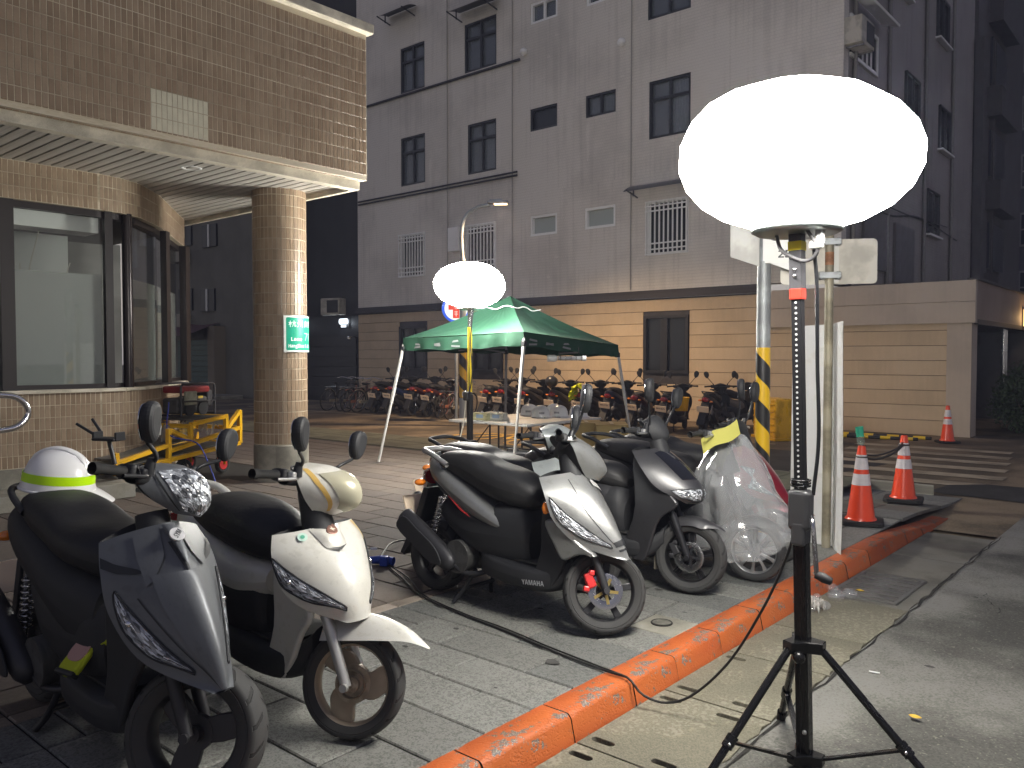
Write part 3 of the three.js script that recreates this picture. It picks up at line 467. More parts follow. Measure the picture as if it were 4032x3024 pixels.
unit(-24.4, 3.3, -18.4, 0.25, 'outdoor air conditioner unit left of the apartment block above the dark shopfront');
{ // shopfront in the gap left of the block
  const s = thing('shopfront', 'black shopfront with two small lit signs beside the tan apartment block', 'building');
  const dk = mat([0.016, 0.018, 0.024], 0.5), dk2 = mat([0.05, 0.05, 0.052], 0.8, { map: T.streak });
  part('wall', boxUV(box(5.0, 20, 0.4, -25.8, 12.9, -19.6), 2), dk2, s);
  part('front', box(4.8, 3.1, 0.3, -25.7, 1.4, -18.9), dk, s);
  for (let i = 0; i < 6; i++) part('shutter_slat', box(4.2, 0.34, 0.05, -25.6, 0.2 + i * 0.37, -18.72), mat([0.022, 0.024, 0.03], 0.45), s);
  const tx = canvasTex(256, 128, (c, w, h) => { c.fillStyle = '#000'; c.fillRect(0, 0, w, h); c.fillStyle = '#fff'; c.beginPath(); c.roundRect(14, 8, 228, 74, 34); c.fill(); c.fillRect(66, 92, 124, 28); c.fillStyle = '#5a6a9a'; c.font = 'bold 52px sans-serif'; c.textAlign = 'center'; c.fillText('CHING', w / 2, 64); });
  const lit = new THREE.MeshStandardMaterial({ color: 0x0a0c10, emissive: new THREE.Color(0.8, 0.9, 1), emissiveMap: tx, emissiveIntensity: 1.6, roughness: 0.5 });
  for (const x of [-27.45, -24.2]) { part('sign_light', new THREE.PlaneGeometry(0.62, 0.36).translate(x, 2.72, -18.7), lit, s); const l = new THREE.PointLight(new THREE.Color(0.8, 0.9, 1), 0.25, 6); l.position.set(x, 2.72, -18.5); l.castShadow = true; scene.add(l); }
  part('door_lamp', [rod([-23.3, 2.2, -18.6], [-23.3, 2.2, -18.3], 0.02), rbox(0.1, 0.12, 0.12, 0.03, -23.3, 2.15, -18.25)], M.steel, s);
}
{ // dark house far behind the left building
  const h = thing('alley_house', 'dim old house with a ribbed shutter seen between the glass corner and the round column', 'building');
  const w = mat([0.17, 0.165, 0.145], 0.85, { map: T.streak });
  part('wall', boxUV(box(11, 12, 0.3, -33.4, 5.5, -17.6), 2), w, h);
  for (const [x, y, k] of [[-33.2, 6.6, 1], [-33.2, 3.9, 1], [-31.2, 6.4, 0], [-31.4, 3.8, 0]]) { const f = part('window', [box(1.1, 0.9, 0.1, x, y, -17.42)], M.winDark, h); part('sash', box(0.06, 0.9, 0.05, x, y, -17.35), M.winWhite, f); if (k) part('wall_unit', rbox(0.9, 0.55, 0.5, 0.03, x - 0.1, y - 0.9, -17.2), mat([0.3, 0.28, 0.22], 0.7), h); }
  part('awning', grid(8, 6, (u, v) => [-36 + u * 5.5, 2.9 - v * 0.5 + 0.1 * Math.sin(u * 6), -17.4 + v * 1.3]), mat([0.1, 0.05, 0.05], 0.7), h);
  for (let i = 0; i < 10; i++) part('shutter_slat', box(3, 0.2, 0.04, -32.4, 0.1 + i * 0.22, -17.4), mat([0.05, 0.09, 0.09], 0.4, { metalness: 0.4 }), h);
  part('pillar', boxUV(box(0.5, 3, 0.5, -30.4, 1.2, -17.2), 1), mat([0.2, 0.17, 0.13], 0.8), h); part('base_kerb', box(9, 0.14, 1.2, -33, -0.06, -16.6), M.concrete, h);
}
{ // far buildings up the street
  const dark = mat([0.06, 0.06, 0.075], 0.7, { map: T.streak }), dark2 = mat([0.085, 0.08, 0.085], 0.8, { map: T.streak }), fr = mat([0.16, 0.15, 0.15], 0.6);
  const o = thing('office_building', 'dark office building far behind with rows of square windows and one warm lit strip', 'building');
  part('wall', boxUV(box(26, 26, 1, 2, 12, -52), 3), dark, o);
  for (let r = 0; r < 6; r++) for (let i = 0; i < 9; i++) { const x = -9.6 + i * 2.15, y = 5.2 + r * 3.1, f = part('window', [box(1.8, 0.1, 0.12, x, y + 0.85, -51.45), box(1.8, 0.1, 0.12, x, y - 0.85, -51.45), box(0.1, 1.6, 0.12, x - 0.85, y, -51.45), box(0.1, 1.6, 0.12, x + 0.85, y, -51.45), box(0.07, 1.6, 0.1, x, y, -51.45), box(1.6, 0.07, 0.1, x, y, -51.45)], fr, o); part('pane', box(1.7, 1.7, 0.03, x, y, -51.48), M.glassFar, f); }
  const warm = new THREE.MeshStandardMaterial({ color: 0x302010, emissive: new THREE.Color(1, 0.6, 0.3), emissiveIntensity: 0.9 });
  part('lit_window', [box(0.5, 0.22, 0.05, -10.0, 15.75, -51.4), box(0.4, 0.22, 0.05, -9.5, 15.8, -51.4), box(0.7, 0.24, 0.05, -8.9, 15.85, -51.4)], warm, o);
  part('lit_window', [box(0.32, 0.3, 0.05, -9.2, 17.3, -51.4), box(0.3, 0.3, 0.05, -9.18, 16.92, -51.4), box(0.26, 0.3, 0.05, -9.16, 16.54, -51.4)], warm, o);
  const t = thing('town_house', 'shadowy narrow building with shutters right behind the apartment block', 'building');
  part('wall', [boxUV(box(3.2, 16, 8, -7.9, 7.8, -35), 2.2), boxUV(box(0.25, 12, 0.25, -6.2, 6, -30.9), 1), boxUV(box(0.2, 9, 0.2, -6.25, 8, -33), 1)], dark2, t);
  for (let r = 0; r < 4; r++) { part('balcony', boxUV(box(0.5, 1.0, 3, -6.1, 3.9 + r * 3.2, -34), 1), dark2, t); part('shutter', box(0.08, 1.6, 2.4, -6.25, 5.4 + r * 3.2, -34), mat([0.05, 0.05, 0.065], 0.4, { metalness: 0.4 }), t); }
}

// ---------------------------------------------------------------- scooters (own frame: x forwards from the rear axle, y up, z to the rider's right)
T.tread = tex(128, (u, v) => { const d = Math.abs(v - 0.5), s = v > 0.5 ? 0.5 : 0, x = u + s + (d < 0.2 ? d * 2.2 : 0.44 + (d - 0.2) * 0.6), f = Math.abs(x - Math.floor(x) - 0.5); return (f < 0.085 && d > 0.04 && d < 0.27) || Math.abs(d - 0.36) < 0.008 ? 0 : 1; }, false);
T.treadC = tex(128, (u, v) => { const d = Math.abs(v - 0.5), s = v > 0.5 ? 0.5 : 0, x = u + s + (d < 0.2 ? d * 2.2 : 0.44 + (d - 0.2) * 0.6), f = Math.abs(x - Math.floor(x) - 0.5), k = f < 0.085 && d > 0.04 && d < 0.27 ? 0.3 : 1; return k * (d < 0.22 ? 1.25 : 0.8); });
T.cells = tex(256, (() => { const pts = []; for (let i = 0; i < 70; i++) pts.push([rnd(), rnd(), rnd(), rnd()]); return (u, v) => { let b = 9, c = 9, q = 0; pts.forEach((p, i) => { let dx = Math.abs(u - p[0]), dy = Math.abs(v - p[1]); dx = Math.min(dx, 1 - dx); dy = Math.min(dy, 1 - dy); const d = dx * dx + dy * dy; if (d < b) { c = b; b = d; q = i; } else if (d < c) c = d; }); const k = pts[q][2]; return 0.06 + 1.0 * k * k; }; })());  // bright and dark facet reflections of the headlamps, painted as colour
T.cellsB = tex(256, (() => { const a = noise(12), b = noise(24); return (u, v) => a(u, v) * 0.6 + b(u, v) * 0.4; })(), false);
M.tyre = mat([0.05, 0.05, 0.05], 0.78, { map: T.treadC, bumpMap: T.tread, bumpScale: 0.004 });
M.tyreSide = mat([0.022, 0.022, 0.023], 0.7);
M.seat = mat([0.017, 0.017, 0.018], 0.58, { bumpMap: grain, bumpScale: 0.0012, roughnessMap: null });
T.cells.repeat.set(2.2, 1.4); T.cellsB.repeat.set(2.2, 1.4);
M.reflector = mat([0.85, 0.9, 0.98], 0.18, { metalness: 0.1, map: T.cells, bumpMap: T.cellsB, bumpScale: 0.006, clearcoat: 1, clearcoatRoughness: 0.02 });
M.lens = mat([0.96, 0.97, 1], 0.02, { transmission: 1, thickness: 0, ior: 1.5 });
M.amber = mat([0.75, 0.2, 0.01], 0.18, { clearcoat: 1 });
M.redLens = mat([0.2, 0.006, 0.01], 0.15, { clearcoat: 1 });
M.mirror = mat([0.7, 0.72, 0.75], 0.03, { metalness: 1 });
M.engine = mat([0.11, 0.11, 0.11], 0.6, { metalness: 0.5, map: smudge });
M.plate = mat([0.92, 0.74, 0.55], 0.5);

function shield(C, E, p = 1.8, ridge = 0) {
  return (u, v) => { const a = Math.min(1, Math.abs(u)), c = curve1(C, v), e = curve1(E, v), k = a ** p; return [lerp(c[0], e[0], k) - ridge * a * (1 - a), lerp(c[1], e[1], a ** 1.3), Math.sign(u) * e[2] * (a + 0.12 * a * (1 - a))]; };
}
const surf = (S, n = 28, m = 24, back = false) => grid(n, m, (u, v) => S(u * 2 - 1, v), back);
const poly = (pts, t) => { const n = pts.length - 1, x = clamp(t) * n, i = Math.min(n - 1, Math.floor(x)), f = x - i; return [lerp(pts[i][0], pts[i + 1][0], f), lerp(pts[i][1], pts[i + 1][1], f)]; };
function nrm(S, u, v) { const e = 0.01, a = V(...S(u - e, v)), b = V(...S(u + e, v)), c = V(...S(u, v - e)), d = V(...S(u, v + e)); const n = b.sub(a).cross(d.sub(c)).normalize(); return n.x < 0 ? n.negate() : n; }
function patch(S, A, B, off = 0.003, dome = 0, n = 14, m = 8, side = 1) {      // a piece lying on the surface between two lines A and B given in (u, v)
  return grid(n, m, (s, t) => { const a = poly(A, s), b = poly(B, s), u = lerp(a[0], b[0], t) * side, v = lerp(a[1], b[1], t), p = V(...S(u, v)), k = off + dome * Math.min(1, 4 * t * (1 - t)) * Math.min(1, 6 * s * (1 - s)); return p.addScaledVector(nrm(S, clamp(u, -0.98, 0.98), clamp(v, 0.02, 0.98)), k).toArray(); });
}
function tyre(R, w, seg = 56, treads = 16) {
  const h = w * 0.62, pr = [[R - h, -w * 0.34], [R - h * 0.6, -w * 0.5], [R - h * 0.3, -w * 0.5], [R - h * 0.13, -w * 0.42], [R - h * 0.03, -w * 0.22], [R, 0], [R - h * 0.03, w * 0.22], [R - h * 0.13, w * 0.42], [R - h * 0.3, w * 0.5], [R - h * 0.6, w * 0.5], [R - h, w * 0.34]];
  const g = lathe(pr, seg).rotateX(Math.PI / 2), uv = g.attributes.uv; for (let i = 0; i < uv.count; i++) uv.setX(i, uv.getX(i) * treads); return g;
}
function ringZ(r0, r1, d, seg = 40) { return lathe([[r0, -d / 2], [r1, -d / 2], [r1, d / 2], [r0, d / 2], [r0, -d / 2]], seg).rotateX(Math.PI / 2); }
const discZ = (r, d, seg = 24) => new THREE.CylinderGeometry(r, r, d, seg).rotateX(Math.PI / 2);
function rimGeo(kind, R, w) {
  const r = R - w * 0.62 + 0.006, g = [lathe([[r, -w * 0.36], [r + 0.006, -w * 0.38], [r - 0.004, -w * 0.34], [r - 0.016, -w * 0.2], [r - 0.018, 0], [r - 0.016, w * 0.2], [r - 0.004, w * 0.34], [r + 0.006, w * 0.38], [r, w * 0.36]], 48).rotateX(Math.PI / 2), discZ(0.03, w * 0.8)];
  const spoke = (pts, n, d, z = 0, bev = 0.004) => { for (let i = 0; i < n; i++) g.push(extr(pts, d, bev, 2, 6).translate(0, 0, z - d / 2).rotateZ(i / n * Math.PI * 2 + 0.3)); };
  const q = r - 0.008;
  if (kind === 'swirl') { spoke(smooth([[0.02, -0.05], [0.07, -0.075], [q * 0.78, -0.06], [q * 0.99, -0.03], [q, 0.03], [q * 0.83, 0.045], [0.075, 0.03], [0.03, 0.05]], 22, true), 3, 0.022); g.push(discZ(0.075, 0.026, 36), ringZ(0.05, 0.056, 0.05), discZ(0.032, 0.07)); for (let i = 0; i < 3; i++) g.push(discZ(0.007, 0.034, 8).translate(Math.cos(i * 2.094 + 1.2) * 0.066, Math.sin(i * 2.094 + 1.2) * 0.066, 0)); }
  else if (kind === 'twin') { for (const s of [-1, 1]) spoke([[0.02, s * 0.006], [q, s * 0.012], [q, s * 0.026], [0.02, s * 0.018]], 5, 0.024, 0.006, 0.003); spoke([[0.02, -0.008], [q, -0.014], [q, 0.014], [0.02, 0.008]], 5, 0.012); g.push(discZ(0.04, 0.05)); }
  else if (kind === 'multi') { spoke([[0.03, -0.006], [q * 0.75, -0.014], [q, -0.026], [q, 0.004], [q * 0.7, 0.004], [0.03, 0.006]], 10, 0.016, 0.01, 0.002); g.push(discZ(0.045, 0.05)); }
  else if (kind === 'three') { spoke(smooth([[0.02, -0.03], [q, -0.035], [q, 0.03], [0.02, 0.03]], 16, true), 3, 0.026); g.push(discZ(0.06, 0.03)); }
  else { spoke([[0.02, -0.014], [q, -0.02], [q, 0.02], [0.02, 0.014]], 5, 0.02); }
  return join(g);
}
const flame = (pts, d, b, n = 26) => extr(smooth(pts, n, true), d, b, 3);
function mirrorHead(s = 1) { return flame([[0, -0.075], [0.035, -0.05], [0.055, 0.01], [0.05, 0.06], [0.02, 0.085], [-0.03, 0.075], [-0.055, 0.03], [-0.045, -0.03]].map(([a, b]) => [a * s, b * s]), 0.045, 0.018); }

const scooterSpecs = {
  generic: {
    C: [[1.09, 0.86], [1.2, 0.75], [1.3, 0.64], [1.37, 0.54], [1.41, 0.46]], E: [[0.98, 0.83, 0.18], [1.04, 0.74, 0.215], [1.1, 0.62, 0.21], [1.2, 0.5, 0.15], [1.4, 0.455, 0.02]],
    cheek: [[0.97, 0.66], [1.12, 0.58], [1.2, 0.5], [1.13, 0.4], [1.06, 0.27], [1.0, 0.2], [0.9, 0.24], [0.95, 0.42]],
    seat: [[0.02, 0.84, 0.8, 0.05, 2.4], [0.08, 0.875, 0.77, 0.1, 2.6], [0.22, 0.885, 0.735, 0.13, 2.8], [0.4, 0.875, 0.7, 0.14, 3], [0.52, 0.835, 0.67, 0.145, 3], [0.65, 0.82, 0.65, 0.145, 3], [0.76, 0.8, 0.64, 0.12, 2.8], [0.83, 0.755, 0.64, 0.085, 2.4], [0.855, 0.7, 0.65, 0.04, 2.2]],
    body: [[-0.07, 0.79, 0.72, 0.05, 2.2], [0.02, 0.82, 0.66, 0.11, 2.4], [0.18, 0.79, 0.58, 0.15, 2.6], [0.36, 0.73, 0.5, 0.168, 2.6], [0.55, 0.68, 0.42, 0.172, 2.6], [0.7, 0.66, 0.36, 0.155, 2.6], [0.78, 0.62, 0.34, 0.13, 2.4]],
    cowlC: [[0.98, 1.06], [1.08, 1.05], [1.16, 0.99], [1.175, 0.91], [1.1, 0.86]], cowlE: [[0.95, 1.03, 0.09], [0.99, 1.01, 0.15], [1.02, 0.97, 0.16], [1.03, 0.91, 0.13], [1.04, 0.87, 0.08]],
    lampA: [[-0.62, 0.34], [0, 0.3], [0.62, 0.34]], lampB: [[-0.5, 0.8], [0, 0.86], [0.5, 0.8]],
    headA: [[0.52, 0.36], [0.8, 0.3]], R: 0.218, w: 0.09, rim: 'five', grip: [0.96, 0.99], mirrorY: 1.17,
  },
};
function specOf(o) { return { ...scooterSpecs.generic, ...o }; }
T.soil = tex(512, (() => { const a = fbm(3, 5), b = fbm(20, 3), c = noise(90); return (u, v) => { const k = 0.86 + 0.18 * sm(0.3, 0.65, a(u, v)) - 0.1 * sm(0.62, 0.72, b(u, v)) - (c(u, v) > 0.93 ? 0.12 : 0); return [k, k * 0.995, k * 0.975]; }; })());
const bodyPaint = (c, rough = 0.32, metal = 0.35) => mat(c, rough, { map: T.soil, metalness: metal, clearcoat: 0.5, clearcoatRoughness: 0.25 });

function makeScooter(name, label, S, far = false) {
  const t = thing(name, label, 'scooter', S.group), P = S.paint, B = S.plastic || M.plastic, q = far ? 0.5 : 1, N = (n) => Math.max(6, Math.round(n * q));
  const front = shield(S.C, S.E, S.p || 1.8, S.ridge || 0);
  const apron = part('front_apron', surf(front, N(32), N(28)), P, t);
  const Ci = S.Ci || S.C.map((c, i) => [lerp(S.E[i][0] - 0.05, c[0], i > 3 ? 0.8 : 0.12), c[1] - 0.01]);
  const inner = shield(Ci, S.E, 2); part('leg_shield', surf(inner, N(16), N(16), true), B, t);
  part('front_cheek', [1, -1].map((s) => flame(S.cheek, 0.03, 0.012, 30).translate(0, 0, s > 0 ? S.cheekZ || 0.12 : -(S.cheekZ || 0.12) - 0.03)), S.cheekPaint || B, t);
  part('steering_column', rod([1.1, 0.7, 0], [1.02, 0.95, 0], 0.075, 0.055, 14), B, t);
  // lights and trim on the apron
  if (S.headA && S.headB) for (const s of [1, -1]) {
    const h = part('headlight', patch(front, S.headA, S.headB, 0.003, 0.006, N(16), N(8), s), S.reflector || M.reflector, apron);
    if (!far) { part('lamp_bulb', new THREE.SphereGeometry(0.012, 12, 8).translate(...patchMid(front, S.headA, S.headB, 0.004, s, 0.35)), M.chrome, apron); part('headlight_rim', rimOf(front, S.headA, S.headB, s), B, apron); }
  }
  for (const d of S.trims || []) for (const s of d.both ? [1, -1] : [1]) part(d.name || 'trim', patch(front, d.A, d.B, d.off || 0.004, d.dome || 0, 16, 6, s), d.m, apron);
  // seat, tail
  part('seat', loft(S.seat, N(30), N(44)), M.seat, t);
  part('body_panel', loft(S.body, N(26), N(26)), S.bodyM || P, t);
  part('under_cover', loft(S.under || [[0.12, 0.62, 0.46, 0.1, 2.4], [0.35, 0.58, 0.34, 0.15, 2.6], [0.6, 0.64, 0.28, 0.165, 2.8], [0.78, 0.64, 0.28, 0.15, 2.6], [0.84, 0.56, 0.3, 0.11, 2.4]], N(22), N(18)), S.under2 || B, t);
  part('floorboard', loft(S.floor || [[0.5, 0.37, 0.2, 0.14, 4], [0.64, 0.345, 0.19, 0.18, 4], [0.9, 0.325, 0.18, 0.182, 4], [1.04, 0.34, 0.2, 0.145, 4], [1.13, 0.42, 0.28, 0.09, 3]], N(24), N(16)), S.skirt || B, t);
  if (!far) part('floor_mat', boxUV(rbox(0.34, 0.012, 0.27, 0.004, 0.83, 0.336, 0), 0.1), M.rubber, t);
  const y = S.tailY || 0.8;
  if (S.rail !== false) part('grab_rail', tube([[0.2, y + 0.03, 0.135], [0.06, y + 0.085, 0.13], [-0.06, y + 0.1, 0.085], [-0.085, y + 0.1, 0], [-0.06, y + 0.1, -0.085], [0.06, y + 0.085, -0.13], [0.2, y + 0.03, -0.135]], S.railR || 0.014, N(40), N(10)), S.railM || M.plastic, t);
  part('tail_light', loft([[-0.1, 0.76, 0.7, 0.02, 2], [-0.085, 0.78, 0.68, 0.07, 2.4], [-0.04, 0.785, 0.68, 0.09, 2.4]], N(16), 6).translate(0, y - 0.8, 0), M.redLens, t);
  for (const s of [-1, 1]) part('rear_indicator', new THREE.SphereGeometry(0.032, N(14), N(10)).scale(1, 0.7, 1.3).translate(-0.05, y - 0.1, s * 0.125), M.amber, t);
  part('rear_mudguard', extr([[-0.07, 0.66], [-0.02, 0.66], [-0.12, 0.4], [-0.25, 0.2], [-0.285, 0.21], [-0.17, 0.42]], 0.16, 0.004).translate(0, 0, -0.08), B, t);
  const pl = part('licence_plate', rbox(0.012, 0.14, 0.26, 0.004).rotateZ(0.38).translate(-0.185, 0.53, 0), S.plateM || M.plate, t);
  if (S.plateText) part('plate_print', new THREE.PlaneGeometry(0.25, 0.13).rotateY(-Math.PI / 2).rotateZ(0.38).translate(-0.194, 0.534, 0), S.plateText, pl);
  // wheels and engine
  const R = S.R, w = S.w, rimM = S.rimM || M.darkMetal;
  const rw = part('rear_wheel', tyre(R, w * 1.1, N(48)).translate(0, R, 0), M.tyre, t); part('rim', rimGeo(far ? 'plain' : 'plain', R, w * 1.1).translate(0, R, 0), rimM, rw);
  part('engine', [loft([[-0.06, 0.3, 0.15, 0.05, 3], [0.1, 0.34, 0.14, 0.07, 3], [0.35, 0.38, 0.18, 0.09, 3], [0.55, 0.36, 0.2, 0.09, 3]], 16, 10).translate(0, 0, -0.1), rod([0.05, 0.28, -0.1], [0.1, 0.62, -0.1], 0.03, 0.03, 12)], M.engine, t);
  part('fan_housing', discZ(0.1, 0.1, 20).translate(0.32, 0.29, 0.12), M.engine, t);
  part('shock_absorber', [rod([0.02, 0.3, 0.1], [0.12, 0.62, 0.11], 0.012), ...[...Array(9)].map((_, i) => new THREE.TorusGeometry(0.024, 0.005, 5, 12).rotateX(Math.PI / 2).translate(0.045 + i * 0.009, 0.36 + i * 0.027, 0.103))], M.steel, t);
  if (!far || rnd() > 0.3) {
    const mz = 0.185, dir = (S.mufA ?? 0.52), mg = [[0.001, -0.25], [0.05, -0.25], [0.064, -0.235], [0.07, -0.1], [0.07, 0.12], [0.058, 0.22], [0.035, 0.26], [0.001, 0.265]];
    const put = (g) => g.scale(1, 1, 0.8).rotateZ(Math.PI / 2 - dir).translate(0.08, 0.36, mz);
    const m = part('muffler', put(lathe(mg, N(24)).rotateX(0).rotateZ(Math.PI)), S.mufM || M.darkMetal, t);
    part('heat_shield', put(flame([[-0.045, -0.2], [0.04, -0.22], [0.052, 0], [0.045, 0.16], [0, 0.22], [-0.05, 0.14], [-0.055, -0.05]], 0.014, 0.005).translate(0, 0, 0.075).rotateZ(Math.PI)), S.shieldM || M.plastic, m);
    part('exhaust_pipe', tube([[0.28, 0.25, mz - 0.02], [0.38, 0.2, 0.15], [0.5, 0.22, 0.1], [0.52, 0.3, 0.04]], 0.016, N(16), 8), M.darkMetal, m);
  }
  part('centre_stand', [tube([[0.42, 0.22, 0.1], [0.34, 0.08, 0.13], [0.3, 0.012, 0.17]], 0.014, 10, 8), tube([[0.42, 0.22, -0.1], [0.34, 0.08, -0.13], [0.3, 0.012, -0.17]], 0.014, 10, 8), rod([0.36, 0.1, 0.125], [0.36, 0.1, -0.125], 0.012)], M.black, t);
  // everything that turns with the handlebar
  const A = V(1.2, 0.42, 0), K = V(-0.4, 0.917, 0).normalize(), st = new THREE.Matrix4().makeTranslation(A.x, A.y, A.z).multiply(new THREE.Matrix4().makeRotationAxis(K, S.steer || 0)).multiply(new THREE.Matrix4().makeTranslation(-A.x, -A.y, -A.z));
  const turn = (g) => (Array.isArray(g) ? join(g) : g).applyMatrix4(st);
  const fx = S.fx || 1.28;
  const fw = part('front_wheel', turn(tyre(R, w, N(64)).translate(fx, R, 0)), M.tyre, t); part('rim', turn(rimGeo(far ? 'plain' : S.rim, R, w).translate(fx, R, 0)), rimM, fw);
  if (S.disc) { const dg = ringZ(0.052, 0.095, 0.005, 40).translate(fx, R, 0.046); part('brake_disc', turn(dg), M.steel, fw); part('disc_carrier', turn([...Array(5)].map((_, i) => box(0.05, 0.016, 0.006, 0.045, 0, 0).rotateZ(i * 1.2566).translate(fx, R, 0.046))), S.carrier || M.black, fw); part('brake_caliper', turn([rbox(0.05, 0.085, 0.05, 0.012).rotateZ(0.5).translate(fx - 0.09, R + 0.045, 0.055), rbox(0.03, 0.03, 0.06, 0.008, fx - 0.085, R + 0.085, 0.055), rbox(0.035, 0.03, 0.05, 0.008, fx - 0.105, R + 0.0, 0.055)]), S.caliper || M.darkMetal, fw); }
  const legs = S.fork || [0.075, -0.075];
  part('fork', turn(legs.flatMap((z) => [rod([fx, R, z], [fx - 0.115, R + 0.26, z], 0.021, 0.025, 14, true), rod([fx - 0.11, R + 0.25, z], [fx - 0.165, R + 0.38, z], 0.016), discZ(0.016, 0.02, 12).translate(fx, R, z * 1.3)])), S.forkM || M.darkMetal, t);
  part('axle', turn([rod([fx, R, -0.09], [fx, R, 0.09], 0.012), discZ(0.014, 0.012, 6).translate(fx, R, 0.094)]), M.chrome, fw);
  if (S.beak) part('front_fender', turn(grid(N(16), N(26), (u, v) => { const c = curve1([[0.3, 0.17, 0.004, 0.004], [0.22, 0.225, 0.04, 0.035], [0.12, 0.262, 0.066, 0.075], [0.0, 0.275, 0.075, 0.1], [-0.13, 0.25, 0.072, 0.09]], v), s = u * 2 - 1, k = Math.abs(s) ** 2.6; return [fx + c[0], R + c[1] - c[3] * k, s * c[2] * (1 + 0.12 * k)]; })), S.fenderM || P, t);
  else if (S.fender) part('front_fender', turn(grid(N(14), N(26), (u, v) => { const a = lerp(S.fender[0], S.fender[1], v), r = R + 0.03 + S.fender[2] * sm(0.35, 0, v) ** 1.2 , hw = 0.07 * Math.min(1, 0.08 + v * 3.2), s = u * 2 - 1, drop = 0.06 * Math.min(1, v * 3) * Math.abs(s) ** 3; return [fx + Math.cos(a) * (r - drop), R + Math.sin(a) * (r - drop), s * hw]; })), S.fenderM || P, t);
  const cF = shield(S.cowlC, S.cowlE, S.cowlP || 2.0), cB = shield(S.cowlC.map((c, i) => [S.cowlE[i][0] - (i === 0 || i === 4 ? 0.01 : 0.07), S.cowlE[i][1] + 0.02]), S.cowlE, 2);
  const cowl = part('handlebar_cowl', turn(surf(cF, N(26), N(22))), S.cowlPaint || P, t); part('dashboard', turn(surf(cB, N(16), N(14), true)), B, t);
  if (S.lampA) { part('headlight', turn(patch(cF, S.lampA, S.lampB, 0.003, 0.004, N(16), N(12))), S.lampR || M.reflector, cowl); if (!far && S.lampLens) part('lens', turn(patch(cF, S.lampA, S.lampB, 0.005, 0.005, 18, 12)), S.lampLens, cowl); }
  for (const d of S.cowlTrims || []) for (const s of d.both ? [1, -1] : [1]) part(d.name || 'trim', turn(patch(cF, d.A, d.B, d.off || 0.004, d.dome || 0, 14, 6, s)), d.m, cowl);
  const [gx, gy] = S.grip;
  part('handlebar', turn([rod([gx + 0.02, gy - 0.01, -0.2], [gx + 0.02, gy - 0.01, 0.2], 0.03, 0.03, 12, true), rbox(0.07, 0.05, 0.05, 0.015, gx, gy, 0.19), rbox(0.07, 0.05, 0.05, 0.015, gx, gy, -0.19)]), B, t);
  for (const s of [1, -1]) {
    part('grip', turn([rod([gx, gy, s * 0.2], [gx - 0.03, gy - 0.005, s * 0.335], 0.017, 0.0175, N(18), true), rod([gx, gy, s * 0.2], [gx - 0.002, gy, s * 0.208], 0.026, 0.026, N(18), true), rod([gx - 0.028, gy - 0.005, s * 0.325], [gx - 0.033, gy - 0.006, s * 0.345], 0.021, 0.02, N(18), true)]), M.rubber, t);
    if (!far) part('brake_lever', turn([tube([[gx + 0.045, gy - 0.005, s * 0.17], [gx + 0.075, gy - 0.012, s * 0.21], [gx + 0.06, gy - 0.02, s * 0.32]], 0.007, 14, 6), rbox(0.05, 0.03, 0.04, 0.008, gx + 0.035, gy, s * 0.175)]), S.leverM || M.alu, t);
    if (S.mirrors !== false) {
      const mz = S.mirrorZ || 0.27, my = S.mirrorY, bx = gx + 0.05, hs = S.mirrorS || 1;
      part('mirror_stem', turn([tube([[bx, gy + 0.02, s * 0.15], [bx + 0.03, gy + 0.06, s * 0.17], [bx + 0.05, my - 0.06, s * (mz - 0.02)]], 0.0075, 12, 7), rod([bx, gy, s * 0.15], [bx + 0.008, gy + 0.055, s * 0.156], 0.022, 0.014, N(14))]), M.black, t);
      const g = mirrorHead(hs).translate(0, 0, -0.022).rotateY(Math.PI / 2 + s * 0.12).rotateX(s * 0.25).translate(bx + 0.06, my, s * mz), m = part('mirror', turn(g), M.plastic, t);
      if (!far) part('mirror_glass', turn(flame([[0, -0.068], [0.03, -0.045], [0.047, 0.01], [0.043, 0.055], [0.018, 0.077], [-0.026, 0.067], [-0.048, 0.027], [-0.039, -0.027]].map(([a, b]) => [a * hs, b * hs]), 0.004, 0.001).translate(0, 0, -0.025).rotateY(Math.PI / 2 + s * 0.12).rotateX(s * 0.25).translate(bx + 0.06, my, s * mz)), M.mirror, m);
    }
  }
  return t;
}
function patchMid(S, A, B, off, s, at = 0.5) { const a = poly(A, at), b = poly(B, at), u = (a[0] + b[0]) / 2 * s, v = (a[1] + b[1]) / 2; return V(...S(u, v)).addScaledVector(nrm(S, u, v), off).toArray(); }
function rimOf(S, A, B, s) { const pts = []; for (let i = 0; i <= 10; i++) pts.push(poly(A, i / 10)); for (let i = 10; i >= 0; i--) pts.push(poly(B, i / 10)); return new THREE.TubeGeometry(new THREE.CatmullRomCurve3(pts.map(([u, v]) => V(...S(u * s, v)).addScaledVector(nrm(S, u * s, v), 0.003)), true), 60, 0.004, 5, true); }
function textPlane(txt, w, h, color, font = 'bold 80px sans-serif', W = 512, H = 128, squash = 1) {
  const t = canvasTex(W, H, (c) => { c.clearRect(0, 0, W, H); c.fillStyle = color; c.font = font; c.textAlign = 'center'; c.textBaseline = 'middle'; c.translate(W / 2, H / 2); c.scale(squash, 1); c.fillText(txt, 0, 0); });
  return [new THREE.PlaneGeometry(w, h), new THREE.MeshStandardMaterial({ map: t, transparent: true, roughness: 0.5, side: THREE.DoubleSide })];
}

